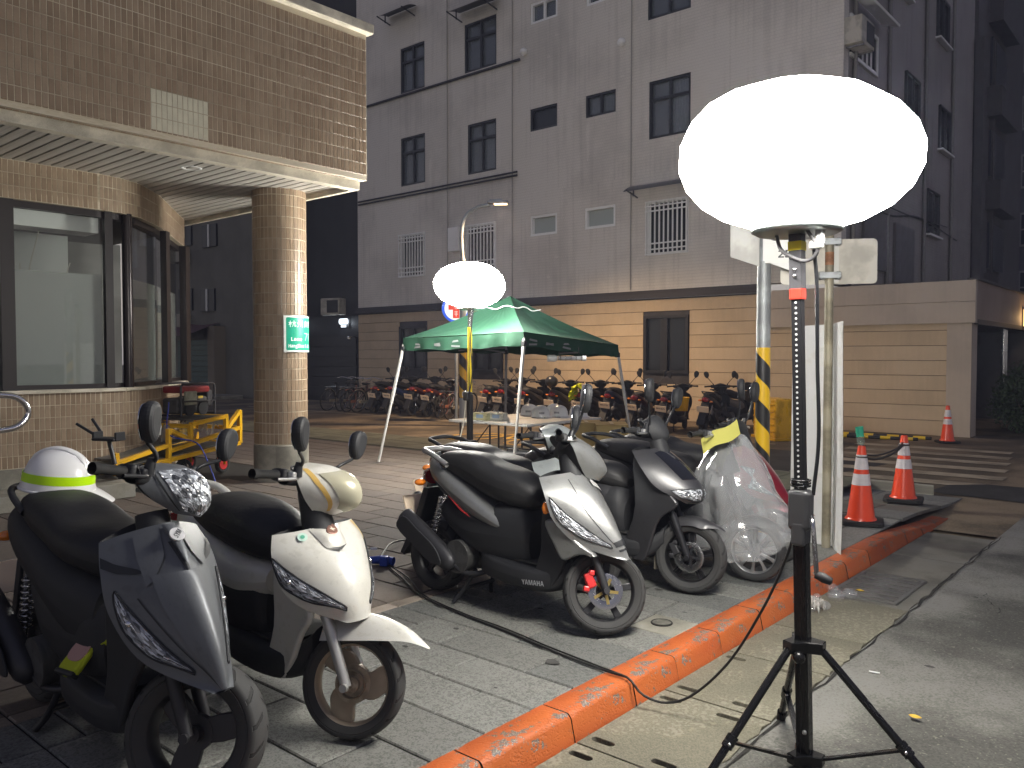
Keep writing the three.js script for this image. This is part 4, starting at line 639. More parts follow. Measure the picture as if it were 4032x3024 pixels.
// ---------------------------------------------------------------- the scooters parked nose out to the kerb
const nearGroup = undefined;
function place(t, x, z, lean = 0, yaw = 0) { t.position.set(x, 0, z); t.rotation.set(lean, yaw, 0, 'YXZ'); return t; }
M.grey = mat([0.125, 0.133, 0.146], 0.46, { metalness: 0.35, map: T.soil }); M.ivory = bodyPaint([0.58, 0.57, 0.53], 0.3, 0.0); M.silver = bodyPaint([0.24, 0.245, 0.245], 0.36, 0.55); M.gun = bodyPaint([0.045, 0.045, 0.05], 0.45, 0.4); M.red = bodyPaint([0.2, 0.008, 0.018], 0.28, 0.3); M.silver2 = bodyPaint([0.32, 0.35, 0.35], 0.4, 0.2);
M.glossBlack = mat([0.008, 0.008, 0.01], 0.12, { clearcoat: 1 }); M.redDecal = mat([0.45, 0.03, 0.035], 0.4); M.paleDecal = mat([0.6, 0.6, 0.58], 0.4); M.limeDecal = mat([0.5, 0.55, 0.05], 0.4); M.bronze = mat([0.42, 0.35, 0.27], 0.4, { metalness: 0.3, map: smudge });
{ // dark grey scooter, nearest, at the left edge
  const t = makeScooter('scooter', 'dark grey scooter nearest the camera with a hard hat on its tail', specOf({
    paint: M.grey, steer: 0.68, p: 1.2, ridge: 0.03, tailY: 0.84, cowlP: 1.45, R: 0.236, w: 0.13, rim: 'three', mirrorY: 1.23, grip: [0.99, 1.075], leverM: M.black, mirrorS: 0.86, mirrorZ: 0.3,
    C: [[1.13, 0.93], [1.25, 0.81], [1.35, 0.69], [1.43, 0.56], [1.475, 0.435]], E: [[1.0, 0.875, 0.175], [1.06, 0.78, 0.2], [1.12, 0.65, 0.2], [1.24, 0.51, 0.15], [1.465, 0.43, 0.035]],
    bodyM: M.plastic, headA: [[0.86, 0.36], [0.74, 0.5], [0.6, 0.68], [0.5, 0.84]], headB: [[0.88, 0.38], [0.93, 0.58], [0.84, 0.74], [0.53, 0.86]],
    seat: [[0.0, 0.9, 0.86, 0.05, 2.4], [0.08, 0.935, 0.82, 0.11, 2.6], [0.25, 0.94, 0.78, 0.145, 2.6], [0.42, 0.92, 0.74, 0.155, 2.6], [0.56, 0.88, 0.71, 0.16, 2.6], [0.7, 0.865, 0.7, 0.155, 2.6], [0.8, 0.845, 0.69, 0.13, 2.6], [0.87, 0.8, 0.7, 0.09, 2.4], [0.89, 0.75, 0.71, 0.04, 2.2]],
    body: [[-0.14, 0.86, 0.78, 0.05, 2.2], [-0.05, 0.87, 0.7, 0.12, 2.4], [0.15, 0.86, 0.62, 0.165, 2.6], [0.36, 0.8, 0.54, 0.18, 2.6], [0.55, 0.74, 0.46, 0.185, 2.6], [0.7, 0.72, 0.38, 0.165, 2.6], [0.8, 0.68, 0.36, 0.13, 2.4]],
    cowlC: [[1.0, 1.125], [1.09, 1.12], [1.17, 1.075], [1.2, 1.0], [1.17, 0.945]], cowlE: [[0.965, 1.1, 0.09], [0.98, 1.085, 0.145], [1.0, 1.045, 0.15], [1.05, 0.99, 0.11], [1.11, 0.95, 0.05]],
    lampA: [[-0.66, 0.34], [0, 0.32], [0.66, 0.34]], lampB: [[-0.62, 0.9], [0, 0.985], [0.62, 0.9]],
    trims: [{ name: 'centre_panel', A: [[-0.42, 0.3], [-0.4, 0.5], [-0.3, 0.75], [-0.2, 0.985]], B: [[0.42, 0.3], [0.4, 0.5], [0.3, 0.75], [0.2, 0.985]], m: M.grey, off: 0.008 }, { name: 'side_panel', both: true, A: [[0.5, 0.04], [0.52, 0.2], [0.5, 0.36]], B: [[0.12, 0.03], [0.2, 0.2], [0.42, 0.34]], m: M.grey, off: 0.007 }, { name: 'apron_vent', A: [[-0.02, 0.3], [0.02, 0.3]], B: [[-0.1, 0.13], [0.1, 0.13]], m: M.black, off: 0.003 }, { name: 'apron_nose', A: [[0.0, 0.27], [0.0, 0.27]], B: [[-0.09, 0.03], [0.09, 0.03]], m: M.grey, off: 0.012, dome: 0.012 }, { name: 'apron_slot', both: true, A: [[0.98, 0.14], [0.8, 0.2], [0.55, 0.25], [0.5, 0.27]], B: [[0.98, 0.21], [0.8, 0.26], [0.6, 0.28], [0.5, 0.28]], m: M.black }, { name: 'stripe_decal', A: [[-0.28, 0.4], [-0.22, 0.55], [-0.1, 0.74]], B: [[-0.36, 0.43], [-0.3, 0.6], [-0.12, 0.76]], m: M.paleDecal, off: 0.003 }, { name: 'stripe_decal', A: [[-0.3, 0.06], [-0.22, 0.2]], B: [[-0.36, 0.05], [-0.23, 0.21]], m: M.limeDecal, off: 0.003 }, { name: 'seam', both: true, A: [[0.62, 0.42], [0.5, 0.6], [0.36, 0.8], [0.2, 0.99]], B: [[0.64, 0.42], [0.52, 0.6], [0.38, 0.8], [0.23, 0.99]], m: M.black, off: 0.003 }],
    cowlTrims: [{ name: 'cowl_seam', both: true, A: [[0.72, 0.1], [0.72, 0.9]], B: [[0.75, 0.1], [0.75, 0.9]], m: M.black }],
  }));
  const ap = t.children[0], S0 = shield([[1.13, 0.93], [1.25, 0.81], [1.35, 0.69], [1.43, 0.56], [1.475, 0.435]], [[1.0, 0.875, 0.175], [1.06, 0.78, 0.2], [1.12, 0.65, 0.2], [1.24, 0.51, 0.15], [1.465, 0.43, 0.035]], 1.2, 0.03);
  const badge = (g) => { const n = nrm(S0, 0, 0.12); return g.applyQuaternion(new THREE.Quaternion().setFromUnitVectors(V(0, 0, 1), n)).translate(...V(...S0(0, 0.12)).addScaledVector(n, 0.026).toArray()); };
  const em = part('emblem', badge(discZ(0.026, 0.008, 32)), mat([0.72, 0.72, 0.72], 0.25, { metalness: 0.3 }), ap); const [tg, tm] = textPlane('SYM', 0.042, 0.03, '#20242c', 'italic bold 150px sans-serif', 256, 180, 0.72);
  part('emblem_lettering', badge(tg.rotateZ(Math.PI / 2).translate(0, 0, 0.0055)), tm, ap);
  place(t, -2.58 - 1.28, -1.38, 0.03);
}
{ // white scooter
  const C = [[1.1, 0.815], [1.19, 0.74], [1.27, 0.655], [1.32, 0.56], [1.335, 0.475]], E = [[1.03, 0.8, 0.195], [1.07, 0.72, 0.225], [1.11, 0.61, 0.215], [1.18, 0.53, 0.165], [1.315, 0.475, 0.06]];
  const t = makeScooter('scooter', 'old ivory white scooter with yellowed headlamp and a white front fender', specOf({
    paint: M.ivory, steer: 0.52, C, E, p: 2.1, tailY: 0.76, R: 0.21, w: 0.088, cowlP: 1.75, rim: 'swirl', rimM: M.bronze, forkM: mat([0.6, 0.6, 0.58], 0.35, { metalness: 0.6 }), fender: [0.55, 2.5, 0.085], mirrorY: 1.155, grip: [0.96, 1.0], mirrorS: 0.84, beak: true, railM: M.ivory, railR: 0.02, cheekPaint: M.ivory,
    headA: [[0.99, 0.25], [0.8, 0.4], [0.62, 0.56], [0.36, 0.8]], headB: [[0.995, 0.28], [0.97, 0.5], [0.82, 0.68], [0.38, 0.83]],
    seat: [[0.16, 0.8, 0.76, 0.05, 2.4], [0.22, 0.835, 0.73, 0.1, 2.6], [0.36, 0.87, 0.69, 0.135, 2.6], [0.5, 0.88, 0.66, 0.15, 2.6], [0.64, 0.87, 0.64, 0.155, 2.6], [0.76, 0.84, 0.63, 0.145, 2.6], [0.86, 0.79, 0.63, 0.11, 2.5], [0.92, 0.73, 0.64, 0.06, 2.2]],
    body: [[0.02, 0.78, 0.72, 0.05, 2.2], [0.12, 0.8, 0.64, 0.12, 2.4], [0.3, 0.76, 0.55, 0.155, 2.6], [0.5, 0.7, 0.48, 0.17, 2.6], [0.66, 0.66, 0.44, 0.165, 2.6], [0.78, 0.65, 0.46, 0.15, 2.6], [0.86, 0.63, 0.5, 0.12, 2.4]],
    cowlC: [[0.98, 1.06], [1.1, 1.05], [1.2, 0.995], [1.215, 0.91], [1.12, 0.855]], cowlE: [[0.95, 1.03, 0.09], [0.99, 1.02, 0.145], [1.02, 0.97, 0.15], [1.04, 0.91, 0.12], [1.06, 0.86, 0.07]], lampA: [[-0.66, 0.36], [0, 0.33], [0.66, 0.36]], lampB: [[-0.46, 0.84], [0, 0.9], [0.46, 0.84]], lampR: mat([0.42, 0.4, 0.31], 0.35, { metalness: 0.3, map: smudge }), lampLens: mat([0.8, 0.78, 0.66], 0.22, { transmission: 0.7, thickness: 0 }),
    cowlTrims: [{ name: 'yellowed_edge', both: true, A: [[0.74, 0.12], [0.72, 0.5], [0.55, 0.9]], B: [[0.86, 0.1], [0.8, 0.5], [0.62, 0.92]], m: mat([0.55, 0.36, 0.1], 0.4), off: 0.002 }],
    trims: [{ name: 'apron_vent', A: [[-0.16, 0.25], [0, 0.3], [0.16, 0.25]], B: [[-0.16, 0.25], [0, 0.27], [0.16, 0.25]], m: M.black, off: 0.012 }, { name: 'apron_nose', A: [[-0.2, 0.24], [0, 0.27], [0.2, 0.24]], B: [[-0.34, 0.02], [0, 0.02], [0.34, 0.02]], m: M.ivory, off: 0.004, dome: 0.016 }, { name: 'yellowed_edge', A: [[-0.96, 0.02], [-0.99, 0.2], [-0.99, 0.36]], B: [[-0.8, 0.02], [-0.9, 0.2], [-0.98, 0.36]], m: mat([0.5, 0.38, 0.18], 0.4), off: 0.002 }],
  }));
  const S0 = shield(C, E, 2.1), put = (g, u, v, o) => { const n = nrm(S0, u, v); return g.applyQuaternion(new THREE.Quaternion().setFromUnitVectors(V(0, 0, 1), n)).translate(...V(...S0(u, v)).addScaledVector(n, o).toArray()); }, ap = t.children[0];
  part('emblem', put(flame([[-0.03, 0.012], [0, 0.022], [0.03, 0.012], [0.02, -0.014], [0, -0.024], [-0.02, -0.014]], 0.006, 0.002).rotateZ(Math.PI / 2), -0.03, 0.11, 0.016), mat([0.3, 0.16, 0.13], 0.3, { metalness: 0.6 }), ap);
  const [kg, km] = textPlane('K', 0.03, 0.03, '#e8d8c8', 'bold 120px sans-serif', 128, 128); part('emblem_lettering', put(kg.rotateZ(Math.PI / 2), -0.03, 0.11, 0.0245), km, ap);
  part('round_sticker', put(new THREE.CircleGeometry(0.02, 24), 0.5, 0.1, 0.006), mat([0.5, 0.68, 0.6], 0.5), ap); part('sticker_leaf', put(new THREE.CircleGeometry(0.009, 12), 0.5, 0.1, 0.008), mat([0.1, 0.42, 0.28], 0.5), ap);
  place(t, -2.565 - 1.28, -2.03, 0.02);
}
{ // silver scooter
  const C = [[1.1, 0.865], [1.21, 0.765], [1.31, 0.645], [1.385, 0.53], [1.44, 0.425]], E = [[0.975, 0.835, 0.2], [1.045, 0.745, 0.235], [1.1, 0.615, 0.225], [1.22, 0.49, 0.15], [1.435, 0.42, 0.022]];
  const t = makeScooter('scooter', 'silver scooter with a black seat and red brake caliper parked at the kerb', specOf({
    paint: M.silver, steer: 0.8, p: 1.6, mirrorY: 1.22, mirrorZ: 0.24, mirrorS: 1.0, ridge: 0.03, C, E, R: 0.226, w: 0.105, rim: 'five', disc: true, caliper: mat([0.6, 0.03, 0.03], 0.35, { clearcoat: 0.6 }), carrier: mat([0.45, 0.34, 0.12], 0.35, { metalness: 0.8 }), rimM: mat([0.03, 0.03, 0.033], 0.4, { metalness: 0.3 }), grip: [0.95, 1.0], cowlC: [[0.95, 1.055], [1.06, 1.05], [1.17, 0.99], [1.24, 0.89], [1.2, 0.82]], cowlE: [[0.92, 1.03, 0.08], [0.97, 1.01, 0.15], [1.02, 0.96, 0.155], [1.07, 0.88, 0.11], [1.12, 0.82, 0.06]], lampA: null, tailY: 0.8, railR: 0.017, railM: mat([0.3, 0.3, 0.3], 0.35, { metalness: 0.4 }),
    headA: [[0.93, 0.27], [0.78, 0.42], [0.6, 0.6], [0.42, 0.8]], headB: [[0.94, 0.29], [0.93, 0.52], [0.78, 0.7], [0.46, 0.83]],
    seat: [[0.05, 0.87, 0.82, 0.05, 2.4], [0.1, 0.9, 0.79, 0.1, 2.6], [0.24, 0.912, 0.75, 0.125, 2.7], [0.38, 0.905, 0.7, 0.138, 2.8], [0.5, 0.868, 0.66, 0.145, 2.8], [0.62, 0.845, 0.63, 0.15, 2.8], [0.73, 0.82, 0.615, 0.135, 2.7], [0.82, 0.77, 0.62, 0.1, 2.5], [0.87, 0.7, 0.64, 0.045, 2.2]],
    body: [[-0.04, 0.86, 0.76, 0.05, 2.2], [0.03, 0.86, 0.71, 0.11, 2.4], [0.16, 0.81, 0.63, 0.15, 2.6], [0.34, 0.735, 0.55, 0.168, 2.6], [0.5, 0.655, 0.5, 0.174, 2.6], [0.64, 0.58, 0.47, 0.165, 2.4], [0.72, 0.52, 0.475, 0.13, 2.2]],
    trims: [{ name: 'apron_inlet', A: [[-0.03, 0.16], [-0.5, 0.05]], B: [[-0.03, 0.2], [-0.42, 0.28]], m: mat([0.7, 0.71, 0.71], 0.3, { metalness: 0.4 }), off: 0.008 }, { name: 'nose_grille', A: [[-0.3, 0.78], [0, 0.76], [0.3, 0.78]], B: [[-0.34, 0.83], [0, 0.82], [0.34, 0.83]], m: M.black }, { name: 'nose_grille', A: [[-0.34, 0.86], [0, 0.85], [0.34, 0.86]], B: [[-0.36, 0.88], [0, 0.87], [0.36, 0.88]], m: M.black }, { name: 'seam', both: true, A: [[0.4, 0.1], [0.42, 0.4], [0.3, 0.8]], B: [[0.42, 0.1], [0.44, 0.4], [0.32, 0.8]], m: M.black, off: 0.002 }],
  }));
  // side cheeks with red flashes, signal lamps, lettering on the skirt
  part('side_cheek', [1, -1].map((s) => flame([[1.03, 0.6], [1.12, 0.61], [1.24, 0.5], [1.33, 0.44], [1.24, 0.44], [1.14, 0.4], [1.09, 0.47]], 0.05, 0.016).rotateY(s * 0.2).translate(0, 0, s > 0 ? 0.36 : -0.41)), M.silver, t);
  for (const s of [1, -1]) part('front_indicator', new THREE.SphereGeometry(0.03, 18, 12).scale(0.7, 1.15, 0.8).translate(1.035, 0.675, s * 0.21), M.amber, t);
  part('side_decal', extr([[0.25, 0.655], [0.36, 0.575], [0.44, 0.545], [0.35, 0.595]], 0.002).translate(0, 0, 0.176).rotateX(0), M.redDecal, t); part('side_decal', extr([[0.1, 0.76], [0.3, 0.63], [0.46, 0.54], [0.2, 0.67]], 0.002).translate(0, 0, 0.174), M.black, t);
  const [yg, ym] = textPlane('YAMAHA', 0.19, 0.055, '#b9bcc0', 'bold 104px sans-serif', 512, 148, 0.98); part('lettering', yg.rotateZ(0.1).rotateX(0.05).translate(0.93, 0.245, 0.186), ym, t);
  place(t, -2.505 - 1.28, -3.67, -0.02);
}
{ // second silver scooter, further back between the silver and the black one
  const t = makeScooter('scooter', 'pale silver scooter half hidden behind the silver one with its handlebar turned', specOf({ paint: M.silver2, steer: 0.3, mirrors: false, grip: [0.95, 0.985], headB: [[0.9, 0.6], [0.5, 0.8]], lampA: null }));
  place(t, -4.3, -4.26, 0.04);
}
{ // black scooter with the low front lamp
  const t = makeScooter('scooter', 'matt black scooter with a low front lamp and twin spoke wheels', specOf({
    paint: M.gun, steer: 0.24, p: 1.9, R: 0.228, w: 0.11, rim: 'twin', rimM: mat([0.025, 0.025, 0.028], 0.3, { metalness: 0.5 }), disc: true, fender: [0.7, 2.2, 0.02], fenderM: M.gun, forkM: mat([0.05, 0.05, 0.055], 0.3, { metalness: 0.7 }), mirrorY: 1.25, mirrorZ: 0.3, mirrorS: 0.95, grip: [0.93, 1.0], cheekPaint: M.gun, tailY: 0.76,
    C: [[1.05, 0.91], [1.17, 0.84], [1.28, 0.75], [1.355, 0.65], [1.335, 0.575]], E: [[0.93, 0.885, 0.17], [1.02, 0.79, 0.205], [1.12, 0.68, 0.2], [1.23, 0.615, 0.15], [1.29, 0.575, 0.09]],
    cheek: [[0.94, 0.86], [1.08, 0.74], [1.22, 0.62], [1.26, 0.57], [1.13, 0.46], [1.07, 0.28], [1.02, 0.18], [0.88, 0.23], [0.95, 0.5]], cheekZ: 0.13, headA: [[0.85, 0.62], [0.5, 0.66], [0.1, 0.7]], headB: [[0.86, 0.78], [0.55, 0.9], [0.1, 0.93]], lampA: null,
    trims: [{ name: 'gloss_panel', A: [[-0.5, 0.1], [0, 0.06], [0.5, 0.1]], B: [[-0.42, 0.52], [0, 0.58], [0.42, 0.52]], m: M.glossBlack, off: 0.003 }, { name: 'nose_strip', A: [[-0.9, 0.93], [0, 0.95], [0.9, 0.93]], B: [[-0.9, 0.99], [0, 1], [0.9, 0.99]], m: M.glossBlack, off: 0.004 }],
    cowlC: [[0.94, 1.1], [1.0, 1.115], [1.06, 1.06], [1.09, 0.98], [1.06, 0.93]], cowlE: [[0.92, 1.07, 0.06], [0.94, 1.06, 0.1], [0.97, 1.02, 0.1], [1.0, 0.97, 0.08], [1.01, 0.93, 0.05]], cowlPaint: M.plastic,
    seat: [[0.02, 0.82, 0.78, 0.05, 2.4], [0.1, 0.84, 0.75, 0.11, 2.6], [0.26, 0.84, 0.7, 0.135, 2.7], [0.42, 0.81, 0.66, 0.145, 2.7], [0.56, 0.79, 0.62, 0.15, 2.7], [0.68, 0.78, 0.61, 0.135, 2.6], [0.77, 0.74, 0.61, 0.1, 2.5], [0.82, 0.68, 0.62, 0.05, 2.2]],
  }));
  part('mud_flap', rbox(0.02, 0.16, 0.14, 0.006, 1.06, 0.2, 0), mat([0.3, 0.27, 0.22], 0.8, { map: smudge }), t);
  place(t, -2.525 - 1.28, -4.67, -0.03);
}
{ // red scooter behind, and its neighbour
  const t = makeScooter('scooter', 'dark red scooter parked behind the plastic covered bike', specOf({ paint: M.red, steer: 0.25, fender: [0.5, 2.3, 0.07], mirrorY: 1.24, mirrorZ: 0.24, headB: [[0.9, 0.6], [0.5, 0.8]], tailY: 0.78, cowlPaint: M.plastic, lampA: null, cowlC: [[0.96, 1.04], [1.02, 1.03], [1.06, 0.99], [1.07, 0.93], [1.03, 0.88]] }));
  place(t, -2.42 - 1.28, -5.72, 0.03);
}

// ---------------------------------------------------------------- far row of scooters and bicycles in front of the boarded wall
{
  const farPaint = [[0.02, 0.02, 0.022], [0.015, 0.03, 0.1], [0.05, 0.008, 0.01], [0.03, 0.03, 0.033], [0.05, 0.045, 0.04], [0.02, 0.022, 0.045], [0.13, 0.12, 0.11]].map((c) => mat(c, 0.4, { metalness: 0.2 }));
  const plateTx = (s) => { const [, m] = textPlane(s, 1, 1, '#1c1410', 'bold 96px sans-serif', 512, 256, 0.92); return m; };
  const rows = [ // x, z, lean, yaw, paint, plate, label
    [-8.25, -15.75, 0.1, 1.75, 0, '', 'black scooter with bare handlebar between the yellow bucket and the lone scooter', 0.1],
    [-8.98, -15.3, 0.1, 1.7, 3, 'MPA-6575', 'black far scooter with plate reading MPA 6575 beside a yellow bucket', 0.3],
    [-9.75, -15.35, 0.1, 1.74, 2, 'MTK-705', 'far scooter with red tail and plate hidden by the right tent leg', 0.1],
    [-10.45, -15.35, 0.1, 1.74, 5, 'NAH-7751', 'dark blue far scooter with plate reading NAH 7751', 0.5],
    [-11.2, -15.35, 0.1, 1.74, 0, 'WJK-3963', 'black far scooter with a yellow raincoat over its tail', 0.2],
    [-12.15, -15.5, 0.1, 1.78, 4, '', 'brown far scooter with a round black helmet on its mirror', 0.6],
    [-12.93, -15.35, 0.1, 1.74, 3, 'MPH-9272', 'far scooter right behind the front tent leg with plate ending 9272', 0.2],
    [-13.65, -15.35, 0.1, 1.76, 0, '900-JCY', 'black far scooter with plate reading 900 JCY', 0.4],
    [-14.3, -15.5, 0.1, 1.78, 3, '', 'dark far scooter directly behind the yellow lamp mast', 0.2],
    [-16.1, -15.2, 0.1, 1.76, 2, 'EPI-70', 'dark red far scooter left of the pair of old bicycles', 0.5],
    [-16.75, -15.2, 0.1, 1.76, 2, 'MCQ-6779', 'maroon far scooter with plate reading MCQ 6779', 0.2],
    [-17.65, -15.2, 0.1, 1.78, 1, 'MKC-775', 'blue far scooter right behind the left tent leg', 0.4],
    [-18.3, -15.2, 0.1, 1.78, 0, 'LV3-07', 'black far scooter first in the row after the bicycles', 0.3],
    [-8.45, -16.75, -0.05, 1.2, 6, '', 'lone far scooter with a lit red tail lamp nearest the yellow barrier', 0.5]];
  let proto = null;
  for (const [x, z, lean, yaw, pi, plate, label, steer] of rows) {
    let t;
    if (!proto) { proto = t = makeScooter('scooter', label, { ...specOf({ paint: farPaint[pi], steer: 0.3, headB: [[0.9, 0.6], [0.5, 0.8]], group: 'scooters parked along the boarded wall', mirrorY: 1.24, mirrorZ: 0.3 }) }, true); }
    else {
      t = proto.clone(); t.name = numbered('scooter'); scene.add(t); t.userData = { label, category: 'scooter', group: 'scooters parked along the boarded wall' };
      t.traverse((m) => { if (m.isMesh && m.material === farPaint[0]) m.material = farPaint[pi]; });
      for (const n of ['seat', 'front_apron', 'body_panel']) { const o = t.children.find((m) => m.name === n); if (o && n !== 'front_apron') o.scale.set(1, rr(0.96, 1.05), rr(0.92, 1.08)); }
    }
    const pl = t.children.find((m) => m.name === 'licence_plate');
    if (plate) { for (const c of pl.children.filter((m) => m.name === 'plate_print')) pl.remove(c); part('plate_print', new THREE.PlaneGeometry(0.25, 0.13).rotateY(-Math.PI / 2).rotateZ(0.38).translate(-0.194, 0.534, 0), plateTx(plate), pl); }
    t.position.set(x, RY, z); t.rotation.set(lean, yaw, 0, 'YXZ'); t.scale.setScalar(rr(0.97, 1.04));
  }
  // glowing tail of the lone one is only a reflector here
  const g = solo('bucket', lathe([[0.001, 0], [0.13, 0], [0.17, 0.28], [0.178, 0.285], [0.172, 0.29], [0.16, 0.28], [0.12, 0.02]], 24).translate(-8.62, 0.35, -15.5), M.yellow, 'yellow bucket hanging beside the scooter with plate MPA 6575', 'bucket');
  const rc = solo('raincoat', grid(26, 20, (u, v) => { const a = (u - 0.5) * 3.6, r = 0.2 + 0.03 * Math.sin(u * 31 + v * 9), x = -11.2 + Math.sin(a) * r * (0.6 + 0.5 * v) + 0.12 * v, y = 0.86 - 0.08 * a * a * 0.5 - 0.13 * Math.abs(a) + 0.03 * Math.sin(u * 40 + v * 13); return [x, y, -15.28 + (v - 0.5) * 0.34 + 0.03 * Math.sin(u * 23)]; }), mat([0.62, 0.68, 0.02], 0.5, { side: THREE.DoubleSide }), 'crumpled bright yellow raincoat draped over the tail of a far scooter', 'raincoat');
  solo('helmet', new THREE.SphereGeometry(0.15, 24, 18).scale(1, 0.95, 1.1).translate(-12.1, 0.9, -15.5), mat([0.02, 0.02, 0.02], 0.3, { clearcoat: 0.6 }), 'round black helmet hanging over the brown scooter in the far row', 'helmet');
  // bicycles
  const R = 0.32, seg = 20;
  function bike(name, label, fm, wm) {
    const t = thing(name, label, 'bicycle', 'old bicycles in the far row');
    for (const x of [0, 1.02]) { const w = part('wheel', new THREE.TorusGeometry(R, 0.017, 8, 32).translate(x, R, 0), M.rubber, t); part('rim', new THREE.TorusGeometry(R - 0.022, 0.008, 6, 32).translate(x, R, 0), M.steel, w); part('spokes', [...Array(18)].map((_, i) => rod([x, R, 0], [x + Math.cos(i * 0.349) * (R - 0.02), R + Math.sin(i * 0.349) * (R - 0.02), 0], 0.0022, 0.0022, 4)), M.steel, w); part('mudguard', lathe([[R + 0.03, -0.028], [R + 0.042, 0], [R + 0.03, 0.028]], 24, 0, 2.7).rotateX(Math.PI / 2).rotateZ(x ? 0.3 : 0.9).translate(x, R, 0), wm, w); }
    part('frame', [rod([0.42, 0.3, 0], [0.32, 0.78, 0], 0.016), rod([0.42, 0.3, 0], [0.86, 0.66, 0], 0.018), rod([0.36, 0.6, 0], [0.85, 0.74, 0], 0.014), rod([0, R, 0.05], [0.42, 0.3, 0.03], 0.01), rod([0, R, -0.05], [0.42, 0.3, -0.03], 0.01), rod([0, R, 0.05], [0.34, 0.66, 0.02], 0.009), rod([0, R, -0.05], [0.34, 0.66, -0.02], 0.009), rod([0.82, 0.86, 0], [0.9, 0.6, 0], 0.018), rod([0.9, 0.62, 0.05], [1.02, R, 0.05], 0.011), rod([0.9, 0.62, -0.05], [1.02, R, -0.05], 0.011)], fm, t);
    part('handlebar', tube([[0.62, 0.94, 0.27], [0.78, 0.98, 0.2], [0.84, 0.95, 0], [0.78, 0.98, -0.2], [0.62, 0.94, -0.27]], 0.012, 24, 7), M.chrome, t);
    part('saddle', loft([[0.16, 0.86, 0.8, 0.06, 2], [0.24, 0.87, 0.79, 0.1, 2.2], [0.36, 0.85, 0.8, 0.05, 2], [0.44, 0.84, 0.81, 0.02, 2]], 12, 10), M.seat, t);
    part('basket', [...Array(8)].flatMap((_, i) => [rod([0.98 + i * 0.035, 0.62, -0.15], [0.98 + i * 0.035, 0.86, -0.17], 0.003, 0.003, 4), rod([0.98 + i * 0.035, 0.62, 0.15], [0.98 + i * 0.035, 0.86, 0.17], 0.003, 0.003, 4)]).concat([0.62, 0.7, 0.78, 0.86].flatMap((y) => [bar([0.97, y, -0.16], [1.25, y, -0.16], 0.006, 0.006), bar([0.97, y, 0.16], [1.25, y, 0.16], 0.006, 0.006), bar([1.25, y, -0.16], [1.25, y, 0.16], 0.006, 0.006)])), M.steel, t);
    part('chain_guard', rbox(0.42, 0.08, 0.02, 0.01, 0.22, 0.31, 0.05), wm, t); part('carrier', [bar([-0.1, 0.72, 0], [0.3, 0.72, 0], 0.14, 0.014), rod([0, R, 0.06], [0, 0.72, 0.06], 0.006), rod([0, R, -0.06], [0, 0.72, -0.06], 0.006)], M.steel, t);
    return t;
  }
  const fm1 = mat([0.05, 0.05, 0.055], 0.4, { metalness: 0.5 }), fm2 = mat([0.2, 0.06, 0.04], 0.45), wmw = mat([0.4, 0.35, 0.27], 0.5, { metalness: 0.3 }), wmr = mat([0.42, 0.16, 0.1], 0.5);
  const b0 = bike('bicycle', 'leftmost old bicycle in front of the dark shopfront', fm1, wmw);
  const spots = [[-20.3, -15.05, 1.75, 'leftmost old bicycle in front of the dark shopfront', 0], [-19.85, -15.2, 1.9, 'second old bicycle from the left with a low handlebar', 0], [-19.35, -15.05, 1.8, 'red brown old bicycle third from the left in the far row', 1], [-18.95, -15.1, 1.7, 'old bicycle beside the first far scooter', 0], [-15.45, -15.05, 1.85, 'old bicycle with reddish mudguard left of the utility pole', 1], [-15.0, -14.95, 1.8, 'old bicycle with pale mudguard just left of the yellow lamp mast', 0]];
  spots.forEach(([x, z, a, label, k], i) => { const t = i ? b0.clone() : b0; if (i) { t.name = numbered('bicycle'); scene.add(t); } t.userData = { label, category: 'bicycle', group: 'old bicycles in the far row' }; if (k) t.traverse((m) => { if (m.material === fm1) m.material = fm2; if (m.material === wmw) m.material = wmr; }); t.position.set(x, RY, z); t.rotation.set(0.12, a, 0, 'YXZ'); });
  // ribbed yellow barrier at the right end of the row
  const yb = thing('water_barrier', 'yellow ribbed plastic barrier behind the striped pole', 'barrier', null, -6.62, RY, -15.55, -0.69);
  part('body', rbox(0.95, 0.78, 0.4, 0.05, 0, 0.42, 0), M.yellow, yb); for (let i = 0; i < 5; i++) part('rib', rbox(0.86, 0.05, 0.44, 0.02, 0, 0.18 + i * 0.13, 0), M.yellow, yb); part('foot', rbox(1.0, 0.06, 0.46, 0.02, 0, 0.03, 0), M.yellow, yb);
}

